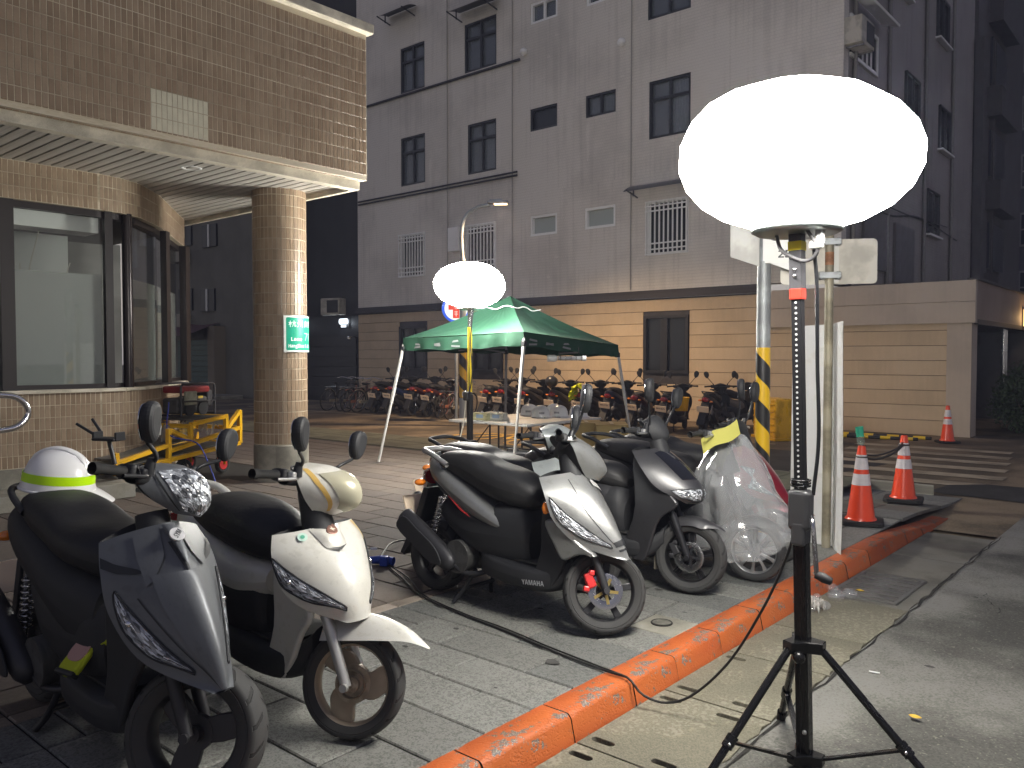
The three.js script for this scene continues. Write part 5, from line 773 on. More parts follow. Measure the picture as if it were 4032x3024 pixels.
// ---------------------------------------------------------------- green pop-up tent with its tables
{
  const feet = [[-9.03, -7.58], [-6.7, -7.79], [-6.5, -10.3], [-8.85, -10.1]], eave = [[-8.79, 1.59, -7.85], [-6.63, 1.64, -7.93], [-6.68, 1.5, -10.12], [-8.72, 1.55, -9.98]], peak = V(-7.74, 2.37, -8.95);
  const t = thing('canopy_tent', 'green pop-up canopy tent on slanted white legs', 'tent');
  const wr = fbm(8, 4), cloth = mat([0.006, 0.048, 0.024], 0.78, { side: THREE.DoubleSide });
  const roof = [], val = [];
  for (let k = 0; k < 4; k++) {
    const a = V(...eave[k]), b = V(...eave[(k + 1) % 4]); a.y += 0.17; b.y += 0.17;
    roof.push(grid(36, 30, (u, v) => { const e = a.clone().lerp(b, u), p = e.lerp(peak, v), s = 4 * u * (1 - u); p.y -= 0.1 * s * Math.sin(v * Math.PI) * (1 - v * 0.4) + 0.035 * Math.sin(v * 3.1) - 0.06 * (wr(u * 0.9 + k * 0.2, v * 0.5) - 0.5) * s * (1 - v) * sm(0, 0.2, v) + 0.006 * Math.sin((u - 0.5) * 40 / (1.2 - v)) * s * (1 - v) * v * 3; return p.toArray(); }, true));
    const cx = V(-7.74, 0, -8.95), out = a.clone().add(b).multiplyScalar(0.5).sub(cx).setY(0).normalize();
    val.push(grid(60, 8, (u, v) => { const p = a.clone().lerp(b, u); p.y -= 0.17 * v * (1 + 0.06 * Math.sin(u * 21 + k)) + 0.03 * 4 * u * (1 - u) * 0.5; p.addScaledVector(out, 0.012 + 0.016 * v * Math.sin(u * 37 + k * 2) + 0.03 * (wr(u, v * 0.2 + k * 0.25) - 0.5) * v); return p.toArray(); }, true));
  }
  for (const g of roof) part('roof_panel', g, cloth, t); for (const g of val) part('valance', g, cloth, t);
  const pipe = []; for (let i = 0; i <= 24; i++) { const a = i / 24 * 6.2832; const k = Math.floor(i / 6) % 4, f = (i % 6) / 6, q = V(...eave[k]).lerp(V(...eave[(k + 1) % 4]), f); q.y += 0.17; q.lerp(peak, 0.72); q.y += 0.02 * Math.sin(i * 1.7) - 0.02; pipe.push(q); } part('piping', tube(pipe, 0.008, 96, 5), M.white, t);
  const legM = mat([0.62, 0.62, 0.6], 0.45, { metalness: 0.3 }), tr = mat([0.25, 0.25, 0.26], 0.5, { metalness: 0.4 });
  for (let k = 0; k < 4; k++) {
    const f = V(feet[k][0], 0, feet[k][1]), e = V(...eave[k]); e.y += 0.08; const L = part('leg', [bar(f, f.clone().lerp(e, 0.55), 0.028, 0.028, 0.003), bar(f.clone().lerp(e, 0.5), e, 0.034, 0.034, 0.003)], k === 3 ? tr : legM, t);
    part('foot_plate', box(0.1, 0.006, 0.1, f.x, 0.004, f.z), M.steel, L); part('bracket', rbox(0.06, 0.07, 0.06, 0.01, e.x, e.y - 0.06, e.z), M.plastic, L);
    const n = V(...eave[(k + 1) % 4]); for (const [y0, y1] of [[0.06, -0.02], [-0.02, 0.06]]) part('truss_bar', bar([e.x, e.y + y0 - 0.05, e.z], [(e.x + n.x) / 2, (e.y + n.y) / 2 + y1 + 0.0, (e.z + n.z) / 2], 0.016, 0.024), tr, t);
    part('roof_strut', bar(e, [peak.x, peak.y - 0.06, peak.z], 0.018, 0.022), tr, t);
  }
  part('centre_post', [bar([peak.x, 1.7, peak.z], [peak.x, peak.y - 0.05, peak.z], 0.03, 0.03)], tr, t);
  const [g1, m1] = textPlane('台北市政府', 0.42, 0.07, '#0b2a18', 'bold 70px sans-serif'); 
  { // printed marks on the valance (left blurred as in the photograph)
    const mk = canvasTex(256, 64, (c) => { c.clearRect(0, 0, 256, 64); c.fillStyle = '#dfe8e0'; c.font = 'bold 40px sans-serif'; c.fillText('A·N·匠', 60, 46); });
  }
  // folding tables
  const top = mat([0.72, 0.73, 0.72], 0.45, { map: smudge });
  [[-8.33, 'white folding table under the tent holding tissue boxes'], [-7.56, 'white folding table under the tent on the side nearer the cardboard box']].forEach(([x, label]) => {
    const d = thing('folding_table', label, 'table', null, x, 0, -9.55); part('table_top', rbox(0.755, 0.04, 1.8, 0.015, 0, 0.545, 0, 2), top, d);
    for (const z of [-0.72, 0.72]) { for (const s of [-1, 1]) part('leg', rod([s * 0.3, 0, z], [s * 0.3, 0.53, z], 0.014), M.darkMetal, d); part('leg_brace', [rod([-0.3, 0.2, z], [0.3, 0.2, z], 0.01), rod([0, 0.5, z * 0.5], [0, 0.2, z], 0.008)], M.darkMetal, d); }
  });
  for (const [x, z, c, l] of [[-8.2, -8.85, [0.62, 0.6, 0.35], 'pale yellow tissue box on the near end of the table'], [-8.17, -9.08, [0.6, 0.66, 0.7], 'pale blue tissue box behind the yellow one on the table'], [-8.0, -8.98, [0.68, 0.68, 0.62], 'small white box beside the tissue boxes on the table']]) { const b = thing('tissue_box', l, 'tissue box', null, x, 0.566, z, rr(-0.2, 0.2)); part('carton', rbox(0.24, 0.11, 0.14, 0.006, 0, 0.055, 0), mat(c, 0.55, { map: smudge }), b); part('label_panel', box(0.12, 0.05, 0.002, 0, 0.06, 0.0715), mat([0.3, 0.42, 0.6], 0.5), b); part('tissue', new THREE.ConeGeometry(0.03, 0.035, 7, 1, true).translate(0, 0.125, 0), M.white, b); }
}
// hard hats
function hardHat(label, x, y, z, turn, stripe, print, s = 1) {
  const h = thing('hard_hat', label, 'hard hat', null, x, y, z, turn), white = M.hat ||= mat([0.8, 0.8, 0.8], 0.28, { clearcoat: 0.5 });
  const prof = [[0.128, 0.0], [0.13, 0.012], [0.124, 0.03], [0.118, 0.07], [0.102, 0.115], [0.07, 0.148], [0.03, 0.163], [0.0005, 0.165]];
  part('shell', lathe(prof, 40).scale(1.14, 1, 0.94), white, h);
  part('peak', grid(24, 8, (u, v) => { const a = (u - 0.5) * 2.3, r = 0.128 + v * 0.07 * Math.cos(a * 0.68); return [Math.cos(a) * r * 1.14, 0.012 - v * 0.03 - 0.012 * v * v, Math.sin(a) * r * 0.94]; }), white, h);
  part('rim', new THREE.TorusGeometry(0.129, 0.006, 8, 40).rotateX(Math.PI / 2).scale(1.14, 1, 0.94).translate(0, 0.004, 0), white, h);
  part('ridge', tube([[0.13, 0.07, 0], [0.09, 0.138, 0], [0, 0.166, 0], [-0.09, 0.138, 0], [-0.13, 0.07, 0]], 0.012, 24, 8).scale(1, 1, 1.6), white, h);
  if (stripe) part('reflective_stripe', lathe([[0.1235, 0.036], [0.121, 0.072]], 48).scale(1.145, 1, 0.945), mat([0.5, 0.85, 0.0], 0.35), h);
  if (print) { const [, m] = textPlane('安全', 1, 1, '#333', 'bold 90px sans-serif', 256, 128); part('print', grid(8, 2, (u, v) => { const a = 1.57 + (u - 0.5) * 0.6; return [Math.cos(a) * 0.125 * 1.14, 0.05 + v * 0.03, Math.sin(a) * 0.125 * 0.94]; }), mat([0.3, 0.3, 0.32], 0.6), h).scale.set(1, 1, 1); }
  part('chin_strap', tube([[0.05, 0.0, 0.1], [0.03, -0.03, 0.06], [0, -0.035, 0], [0.03, -0.03, -0.06], [0.05, 0, -0.1]], 0.007, 20, 5), M.black, h);
  h.scale.setScalar(s); return h;
}
hardHat('white hard hat with a lime stripe on the tail of the dark grey scooter', -3.8, 0.925, -1.4, 0.62, true, false, 1.06).rotation.z = -0.1;
[[-8.25, -10.0, 0.5, 'leftmost white hard hat on the table'], [-7.86, -9.8, 0.8, 'white hard hat second from the left, nearest on the table'], [-7.72, -10.08, 0.3, 'white hard hat third from the left behind the nearest one'], [-7.5, -10.28, 0.6, 'rightmost white hard hat at the end of the table'], [-8.0, -10.3, 1.2, 'white hard hat at the back between two others on the table']].forEach(([x, z, a, l]) => hardHat(l, x, 0.575, z, a, false, true));
{ // cardboard boxes
  const cb = mat([0.36, 0.27, 0.11], 0.85, { map: T.streak });
  for (const [x, z, w, h, d, a, l] of [[-6.45, -9.62, 0.44, 0.56, 0.5, 0.66, 'tall olive brown cardboard box right of the table'], [-6.98, -9.75, 0.44, 0.55, 0.5, 0.7, 'shaded cardboard box tucked behind the tall one']]) { const c = thing('cardboard_box', l, 'cardboard box', null, x, 0, z, a); part('carton', boxUV(rbox(w, h, d, 0.004, 0, h / 2, 0), 1, rnd(), rnd()), cb, c); part('flap', [boxUV(box(w * 0.98, 0.004, d * 0.49, 0, h + 0.004, d * 0.25).rotateX(0.02), 1), boxUV(box(w * 0.98, 0.004, d * 0.49, 0, h + 0.006, -d * 0.25), 1)], cb, c); part('tape', box(0.05, 0.002, d * 0.99, 0, h + 0.011, 0), mat([0.42, 0.33, 0.17], 0.4), c); }
  const tb = mat([0.02, 0.021, 0.023], 0.5);
  [[-7.5, -8.15, 0.55, 'black plastic tool case by the foot of the small lamp stand'], [-7.05, -8.2, 0.62, 'black plastic tool case just left of the front tent leg']].forEach(([x, z, a, l]) => { const c = thing('tool_case', l, 'tool case', null, x, 0, z, a); part('case_body', rbox(0.4, 0.17, 0.3, 0.02, 0, 0.09, 0), tb, c); part('lid', rbox(0.41, 0.07, 0.31, 0.02, 0, 0.215, 0), tb, c); for (const s of [-1, 1]) part('latch', rbox(0.05, 0.06, 0.015, 0.004, s * 0.12, 0.17, 0.157), mat([0.3, 0.3, 0.3], 0.4, { metalness: 0.6 }), c); part('handle', tube([[-0.07, 0.25, 0], [-0.06, 0.28, 0], [0.06, 0.28, 0], [0.07, 0.25, 0]], 0.01, 14, 6), tb, c); });
  const y = thing('tube_lamp', 'unlit white tube lamp hanging under the right edge of the tent', 'lamp', null, -6.63, 1.475, -8.83, 0.71);
  part('cap', lathe([[0.001, -0.27], [0.04, -0.27], [0.046, -0.25], [0.046, -0.17], [0.03, -0.13], [0.001, -0.13]], 20).rotateZ(-Math.PI / 2), M.white, y); part('tube', new THREE.CylinderGeometry(0.03, 0.03, 0.34, 20, 1, true).rotateZ(Math.PI / 2).translate(0.05, 0, 0), mat([0.75, 0.78, 0.8], 0.1, { transmission: 0.6, thickness: 0 }), y); for (let i = 0; i < 5; i++) part('ring', new THREE.TorusGeometry(0.031, 0.004, 6, 20).rotateY(Math.PI / 2).translate(-0.09 + i * 0.07, 0, 0), M.steel, y); part('end_cap', new THREE.CylinderGeometry(0.036, 0.036, 0.05, 20).rotateZ(Math.PI / 2).translate(0.23, 0, 0), M.white, y); part('core', rod([-0.12, 0, 0], [0.22, 0, 0], 0.012), M.alu, y); part('hook', [rod([-0.1, 0.03, 0], [-0.11, 0.15, 0], 0.005), rod([0.16, 0.03, 0], [0.15, 0.15, 0], 0.005)], M.black, y);
}

// ---------------------------------------------------------------- balloon lamps on tripods
const glowM = (k) => new THREE.MeshStandardMaterial({ color: 0xffffff, emissive: new THREE.Color(1, 0.96, 0.875), emissiveIntensity: k, roughness: 0.8 });
function envelope() { // ten gores, flat underside
  const n = 20, m = 11; const g = grid(n, m, (u, v) => { const a = u * Math.PI * 2, t = v * Math.PI, gore = Math.round(u * 20) % 2, r = Math.sin(t) ** 0.92, k = 0.46 * (0.965 + 0.035 * gore) * r; const y = Math.cos(t) * 0.287; return [Math.cos(a) * k, y, Math.sin(a) * k]; }, true); return toCreasedNormals(g, 0.15);
}
{
  const black = mat([0.013, 0.013, 0.014], 0.36, { metalness: 0.3, roughnessMap: dust }), g = thing('balloon_lamp', 'big glowing balloon lamp on a black tripod standing in the gutter', 'balloon lamp', null, -1.21, RY, -3.18);
  const top = V(-0.045, 2.1, 0.03), up = (h) => top.clone().multiplyScalar(h / 2.1).setY(h);      // the mast leans a little
  const env = part('envelope', envelope().rotateZ(-0.1).rotateY(-0.7).rotateX(0).translate(top.x - 0.01, 2.39, top.z), glowM(LAMP1), g);
  const l = new THREE.PointLight(new THREE.Color(1, 0.975, 0.925), LAMP1 * 0.42, 0); l.position.set(-1.21 + top.x, RY + 2.415, -3.18 + top.z); l.castShadow = true; l.shadow.radius = 15; scene.add(l);
  part('lamp_plate', [lathe([[0.001, 0.02], [0.14, 0.02], [0.17, 0.012], [0.172, 0], [0.15, -0.012], [0.001, -0.012]], 32).translate(top.x, 2.105, top.z)], mat([0.25, 0.28, 0.28], 0.3, { metalness: 0.7 }), g);
  part('mast_head', bar(up(1.88), up(2.12), 0.05, 0.05, 0.004), mat([0.09, 0.09, 0.1], 0.4, { metalness: 0.4 }), g); part('yellow_label', bar(up(2.03), up(2.065), 0.0525, 0.0525), mat([0.8, 0.62, 0.02], 0.4), g); part('red_clip', bar(up(1.84), up(1.885), 0.05, 0.05, 0.004), mat([0.75, 0.05, 0.03], 0.35, { clearcoat: 0.6 }), g);
  for (const h of [1.93, 1.955]) part('bolt', new THREE.SphereGeometry(0.008, 10, 8).translate(up(h).x - 0.0, h, up(h).z + 0.028), M.chrome, g);
  part('upper_mast', bar(up(1.05), up(1.85), 0.04, 0.04, 0.004), mat([0.03, 0.03, 0.034], 0.35, { metalness: 0.4 }), g);
  // punched holes down the face that looks along the pavement
  const hd = V(0.64, 0, 0.77); for (let i = 0; i < 38; i++) { const p = up(1.07 + i * 0.0205); part('mast_hole', new THREE.CylinderGeometry(0.0045, 0.0045, 0.003, 8).rotateX(Math.PI / 2).translate(p.x, p.y, p.z + 0.0205), mat([0.7, 0.7, 0.68], 0.4), g); }
  part('winch_housing', [rbox(0.085, 0.16, 0.075, 0.02, up(1.04).x, 1.02, up(1.04).z, 3), rbox(0.06, 0.1, 0.08, 0.015, up(1).x, 0.93, up(1).z)], mat([0.1, 0.1, 0.105], 0.35, { metalness: 0.3 }), g);
  part('cord_wraps', [0, 1, 2].map((i) => new THREE.TorusGeometry(0.036, 0.004, 6, 24).rotateX(Math.PI / 2).translate(up(1.12).x, 1.115 + i * 0.011, up(1.12).z)), black, g);
  part('crank_handle', [tube([[0.03, 1.0, 0.04], [0.05, 0.98, 0.08], [0.065, 0.86, 0.09], [0.07, 0.8, 0.09]], 0.009, 18, 8)], M.steel, g); part('crank_knob', lathe([[0.001, -0.035], [0.014, -0.03], [0.019, 0], [0.015, 0.03], [0.001, 0.036]], 16).rotateZ(Math.PI / 2 - 0.3).translate(0.095, 0.785, 0.085), M.plastic, g);
  part('lower_mast', bar(up(0.05), up(1.0), 0.052, 0.052, 0.005), black, g); part('bolt', new THREE.SphereGeometry(0.009, 10, 8).translate(0.01, 0.15, 0.034), M.alu, g);
  const dirs = [[-0.575, -0.825], [1.0, -0.086], [-0.427, 0.91]];
  const star = (y, r, h) => { const s = []; for (let i = 0; i < 3; i++) { const a = Math.atan2(dirs[i][1], dirs[i][0]); for (const d of [-0.5, -0.28, 0.28, 0.5]) { const k = Math.abs(d) > 0.4 ? 0.55 : 1; s.push([Math.cos(a + d) * r * k, -Math.sin(a + d) * r * k]); } } return s; };
  const starGeo = (y, r, h) => { const pts = []; for (let i = 0; i < 3; i++) { const a = Math.atan2(-dirs[i][1], dirs[i][0]); for (const [d, k] of [[-0.9, 0.55], [-0.28, 1], [0.28, 1], [0.9, 0.55]]) pts.push([a + d, k * r]); } pts.sort((p, q) => p[0] - q[0]); return extr(pts.map(([a, k]) => [Math.cos(a) * k, Math.sin(a) * k]), h, 0.003).rotateX(-Math.PI / 2).translate(up(y).x, y, up(y).z); };
  part('collar', starGeo(0.465, 0.085, 0.045), black, g); part('lower_hub', starGeo(0.02, 0.075, 0.04), black, g); part('collar_knob', new THREE.SphereGeometry(0.024, 14, 10).translate(0.0, 0.455, 0.075), black, g);
  for (const [x0, z0] of dirs) {
    const kk = x0 > -0.5 ? 1.22 : 1, x = x0, z = z0, a = V(x * 0.075 + up(0.47).x, 0.475, z * 0.075 + up(0.47).z), f = V(x * 0.42 * kk, 0.012, z * 0.42 * kk), L = part('leg', rod(a, f, 0.015, 0.015, 16, true), black, g);
    part('rubber_foot', rod(f.clone().lerp(a, 0.07), f.clone().setY(0), 0.021, 0.019, 14, true), M.rubber, L);
    const mid = a.clone().lerp(f, 0.66); part('brace', bar([x * 0.06, 0.045, z * 0.06], mid, 0.024, 0.01), black, L); part('clamp', [rod(a.clone().lerp(f, 0.62), a.clone().lerp(f, 0.7), 0.022, 0.022, 14, true)], black, L); part('rivet', new THREE.SphereGeometry(0.007, 8, 6).translate(mid.x + 0.01, mid.y, mid.z + 0.024), M.chrome, L);
  }
  // flex along the mast
  part('flex', tube([[0.02, 2.1, 0.1], [0.055, 2.02, 0.08], [0.0, 1.985, 0.06], [-0.09, 2.03, 0.06], [-0.12, 2.1, 0.05]], 0.0075, 30, 7), mat([0.14, 0.14, 0.15], 0.4), g);
  part('flex', tube([[0.03, 2.06, 0.06], [0.035, 1.9, 0.03], [0.03, 1.6, -0.0], [0.035, 1.3, -0.01], [0.02, 1.08, 0.0]], 0.0075, 30, 7), M.black, g); part('clip', [rbox(0.03, 0.07, 0.03, 0.008, 0.06, 2.08, 0.07), rbox(0.05, 0.03, 0.03, 0.008, 0.05, 2.04, 0.08)], M.white, g);
}
{
  const g = thing('balloon_lamp', 'smaller looking balloon lamp on a black and yellow mast in front of the tent', 'balloon lamp', null, -7.19, 0, -7.53), black = mat([0.015, 0.015, 0.016], 0.4), gold = mat([0.62, 0.46, 0.02], 0.35, { metalness: 0.3 });
  part('envelope', envelope().rotateZ(-0.02).translate(0.0, 2.4, 0.0), glowM(LAMP2), g);
  const l = new THREE.PointLight(new THREE.Color(1, 0.975, 0.925), LAMP2 * 0.42, 0); l.position.set(-7.19, 2.4, -7.53); l.castShadow = true; l.shadow.radius = 15; scene.add(l);
  part('lamp_plate', lathe([[0.001, 0.02], [0.15, 0.02], [0.16, 0], [0.12, -0.015], [0.001, -0.015]], 28).translate(0, 2.1, 0), M.steel, g); part('mast_head', [rod([0, 1.87, 0], [0, 2.09, 0], 0.024, 0.03, 14), rod([0.08, 2.0, 0.06], [0.08, 2.09, 0.05], 0.02)], M.steel, g);
  part('upper_mast', bar([0, 1.0, 0], [0, 1.87, 0], 0.042, 0.042, 0.003), gold, g); part('mast_strip', box(0.016, 0.85, 0.002, 0.008, 1.43, 0.0222), black, g);
  part('lower_mast', bar([0, 0.05, 0], [0, 1.02, 0], 0.06, 0.06, 0.004), black, g); part('winch_housing', rbox(0.09, 0.12, 0.1, 0.02, -0.02, 1.0, 0.02), black, g); part('winch', new THREE.TorusGeometry(0.035, 0.012, 8, 16).translate(-0.06, 1.02, 0.03), M.chrome, g);
  part('collar', rbox(0.13, 0.05, 0.13, 0.02, 0, 0.42, 0), black, g);
  for (const a of [0.6, 2.7, 4.8]) { const f = V(Math.cos(a) * 0.5, 0.01, Math.sin(a) * 0.5), k = V(Math.cos(a) * 0.06, 0.42, Math.sin(a) * 0.06), L = part('leg', rod(k, f, 0.016, 0.016, 12), black, g); part('rubber_foot', rod(f.clone().lerp(k, 0.07), f.clone().setY(0), 0.02), M.rubber, L); part('brace', bar([Math.cos(a) * 0.04, 0.08, Math.sin(a) * 0.04], k.clone().lerp(f, 0.6), 0.02, 0.01), black, L); }
  part('flex', tube([[0.1, 2.08, 0.04], [0.06, 1.7, 0.05], [0.08, 1.3, 0.04], [0.02, 1.0, 0.04]], 0.008, 24, 6), M.black, g); part('flex', tube([[-0.02, 0.98, 0.05], [-0.05, 0.6, 0.08], [-0.12, 0.25, 0.2], [-0.3, 0.01, 0.4]], 0.008, 24, 6), mat([0.6, 0.58, 0.5], 0.5), g);
}

// ---------------------------------------------------------------- poles, signs, board, cones, cart, bike under plastic, cables
{
  const stripe = tex(128, (u, v) => (((u + v) % 1) + 1) % 1 < 0.5 ? [0.72, 0.44, 0.015] : [0.016, 0.016, 0.018]);
  const p = thing('sign_pole', 'galvanised pole wrapped with black and yellow tape behind the plastic covered bike', 'pole', null, -2.72, 0, -6.18);
  part('post', boxUV(new THREE.CylinderGeometry(0.052, 0.055, 2.75, 28).translate(0, 1.375, 0), 0.6), M.galv, p);
  const tp = new THREE.CylinderGeometry(0.0555, 0.0565, 1.45, 32, 1, true).translate(0, 0.845, 0); const uv = tp.attributes.uv; for (let i = 0; i < uv.count; i++) uv.setXY(i, uv.getX(i), uv.getY(i) * 4.2); part('hazard_tape', tp, mat([1, 1, 1], 0.4, { map: stripe }), p);
  const bk = mat([0.4, 0.4, 0.39], 0.5, { metalness: 0.35, map: smudge });
  part('sign_back', [extr([[-0.24, 0], [-0.02, -0.08], [-0.02, 0.32], [-0.24, 0.32]], 0.004, 0.001).rotateY(0.5).translate(0.0, 2.28, 0.04), bar([-0.05, 2.5, 0.05], [0.05, 2.5, 0.05], 0.03, 0.03)], bk, p);
  const tx = canvasTex(256, 384, (c) => { c.fillStyle = '#e9eae6'; c.fillRect(0, 0, 256, 384); c.fillStyle = '#23242a'; c.beginPath(); c.arc(80, 130, 62, 0, 7); c.fill(); c.fillStyle = '#e9eae6'; c.fillRect(30, 120, 40, 22); c.fillStyle = '#23242a'; c.font = 'bold 92px sans-serif'; c.fillText('25', 96, 340); c.font = 'bold 60px sans-serif'; c.fillText('E', 206, 300); c.font = 'bold 44px sans-serif'; c.fillText('北', 170, 60); });
  const s = part('sign', extr([[0, 0.03], [0.2, -0.05], [0.28, 0.0], [0.28, 0.36], [0, 0.36]], 0.005, 0.001).rotateY(0.45).translate(0.02, 2.21, 0.07), M.white, p);
  part('sign_print', new THREE.PlaneGeometry(0.25, 0.34).rotateY(0.45).translate(0.02 + Math.cos(0.45) * 0.14 + 0.004, 2.39, 0.07 - Math.sin(0.45) * 0.14 + 0.009), new THREE.MeshStandardMaterial({ map: tx, roughness: 0.5 }), s);
  const q = thing('sign_pole', 'weathered pole with a large pale sign seen from behind above a white board', 'pole', null, -2.32, 0, -6.48);
  part('post', boxUV(new THREE.CylinderGeometry(0.032, 0.033, 2.46, 22).translate(0, 1.23, 0), 0.5), mat([0.36, 0.33, 0.25], 0.6, { metalness: 0.3, map: T.concrete }), q); part('rust_band', new THREE.CylinderGeometry(0.0328, 0.0328, 0.1, 22, 1, true).translate(0, 2.26, 0), mat([0.3, 0.14, 0.07], 0.8, { map: T.concrete }), q); part('pole_cap', new THREE.CylinderGeometry(0.035, 0.034, 0.05, 22).translate(0, 2.47, 0), M.black, q);
  const sh = new THREE.Shape(); { const w = 0.36, h = 0.175, r = 0.04; sh.moveTo(-w + r, -h); sh.lineTo(w - r, -h); sh.quadraticCurveTo(w, -h, w, -h + r); sh.lineTo(w, h - r); sh.quadraticCurveTo(w, h, w - r, h); sh.lineTo(-w + r, h); sh.quadraticCurveTo(-w, h, -w, h - r); sh.lineTo(-w, -h + r); sh.quadraticCurveTo(-w, -h, -w + r, -h); }
  const A = 0.53; const sp = part('sign_panel', boxUV(extr(sh, 0.004, 0.001).translate(0.0, 2.24, -0.045), 0.8).rotateY(A), mat([0.52, 0.5, 0.45], 0.5, { metalness: 0.3, map: smudge }), q);
  part('channel', [box(0.05, 0.33, 0.012, 0.05, 2.24, -0.036).rotateY(A)], mat([0.5, 0.5, 0.47], 0.4, { metalness: 0.5 }), sp); for (const y of [2.39, 2.13]) part('clamp', [rbox(0.16, 0.05, 0.012, 0.004, 0, y, 0.036).rotateY(A), rbox(0.03, 0.06, 0.06, 0.006, -0.062, y, 0.0).rotateY(A), rbox(0.03, 0.06, 0.06, 0.006, 0.062, y, 0).rotateY(A), new THREE.CylinderGeometry(0.037, 0.037, 0.05, 20).translate(0, y, 0)], M.galv, q);
  // white board folded round the pole
  const path = [[-2.66, -6.62], [-2.42, -6.53], [-2.35, -6.53], [-2.29, -6.53], [-2.255, -6.47], [-2.14, -6.3]];
  const bd = thing('white_board', 'tall blank white board folded round the weathered sign pole', 'board');
  const f = (off) => grid(40, 12, (u, v) => { const c = curve1(path, u); return [c[0] + off + 0.008 * Math.sin(v * 5) * u, 0.005 + v * 1.74 - (u > 0.8 ? (1 - v) * (u - 0.8) * 0.25 : 0) + u * v * 0.02, c[1] + 0.006 * Math.sin(v * 4 + 1)]; });
  part('sheet', [boxUV(f(0), 1), boxUV(f(-0.004), 1)], mat([0.74, 0.75, 0.76], 0.6, { map: smudge }), bd);
}
function cone(label, x, y, z, turn) {
  const c = thing('traffic_cone', label, 'traffic cone', null, x, y, z, turn), or = M.coneO ||= mat([0.85, 0.06, 0.012], 0.32, { clearcoat: 0.4 }), wh = M.coneW ||= mat([0.72, 0.68, 0.7], 0.35, { map: tileT });
  part('base', extr([[-0.19, -0.14], [-0.14, -0.19], [0.14, -0.19], [0.19, -0.14], [0.19, 0.14], [0.14, 0.19], [-0.14, 0.19], [-0.19, 0.14]], 0.04, 0.008).rotateX(-Math.PI / 2), M.rubber, c);
  const r = (h) => lerp(0.122, 0.032, (h - 0.04) / 0.66); part('body', lathe([[0.135, 0.035], [0.132, 0.05], [r(0.07), 0.065], [r(0.69), 0.69], [0.026, 0.7], [0.02, 0.7]], 36), or, c);
  for (const [a, b] of [[0.49, 0.62], [0.35, 0.45]]) part('reflective_band', lathe([[r(a) + 0.0015, a], [r(b) + 0.0015, b]], 36), wh, c);
  return c;
}
cone('orange traffic cone with a green bottle stuck on its tip', -2.42, 0, -7.62, 0.3); cone('orange traffic cone without a bottle at the corner of the pavement', -2.52, -0.035, -9.3, 0.2); cone('red traffic cone standing by the foot of the low tan corner wall', -3.85, RY, -17.0, 0.5);
{
  const b = thing('bottle', 'crushed clear bottle with green label upside down on the nearest cone', 'bottle', null, -2.42, 0.66, -7.62); part('shell', lathe([[0.012, 0.0], [0.014, 0.03], [0.033, 0.07], [0.034, 0.12], [0.03, 0.14], [0.034, 0.16], [0.033, 0.21], [0.001, 0.215]], 20), mat([0.8, 0.9, 0.85], 0.08, { transmission: 0.9, thickness: 0 }), b); part('label_sleeve', lathe([[0.035, 0.12], [0.031, 0.14], [0.035, 0.16], [0.0345, 0.212]], 20), mat([0.03, 0.42, 0.26], 0.35), b); b.rotation.z = 0.12;
  solo('rope', [tube([[-2.42, 0.6, -7.62], [-2.44, 0.53, -8.1], [-2.46, 0.53, -8.7], [-2.52, 0.57, -9.3]], 0.012, 40, 7), tube([[-2.43, 0.62, -7.62], [-2.45, 0.56, -8.2], [-2.47, 0.56, -8.8], [-2.53, 0.59, -9.3]], 0.009, 40, 6), new THREE.TorusGeometry(0.045, 0.008, 6, 20).rotateX(1.57).translate(-2.42, 0.6, -7.62), new THREE.TorusGeometry(0.05, 0.009, 6, 20).rotateX(1.57).translate(-2.52, 0.565, -9.3)], mat([0.05, 0.045, 0.04], 0.5), 'black and pale rope strung between the two nearest cones', 'rope');
  const yb = mat([0.7, 0.48, 0.02], 0.4);
  [[[-6.2, -17.25], [-4.2, -17.3], 'black barrier pole with yellow bands lying nearest the wall'], [[-6.0, -16.75], [-4.35, -16.95], 'black barrier pole with yellow bands lying in front of another']].forEach(([a, c, l]) => { const g = thing('barrier_pole', l, 'barrier pole'); const A = V(a[0], RY + 0.035, a[1]), C = V(c[0], RY + 0.035, c[1]); part('pole', rod(A, C, 0.032, 0.032, 12, true), M.black, g); for (const t of [0.12, 0.36, 0.6, 0.84]) part('yellow_band', rod(A.clone().lerp(C, t), A.clone().lerp(C, t + 0.11), 0.034, 0.034, 12), yb, g); });
}
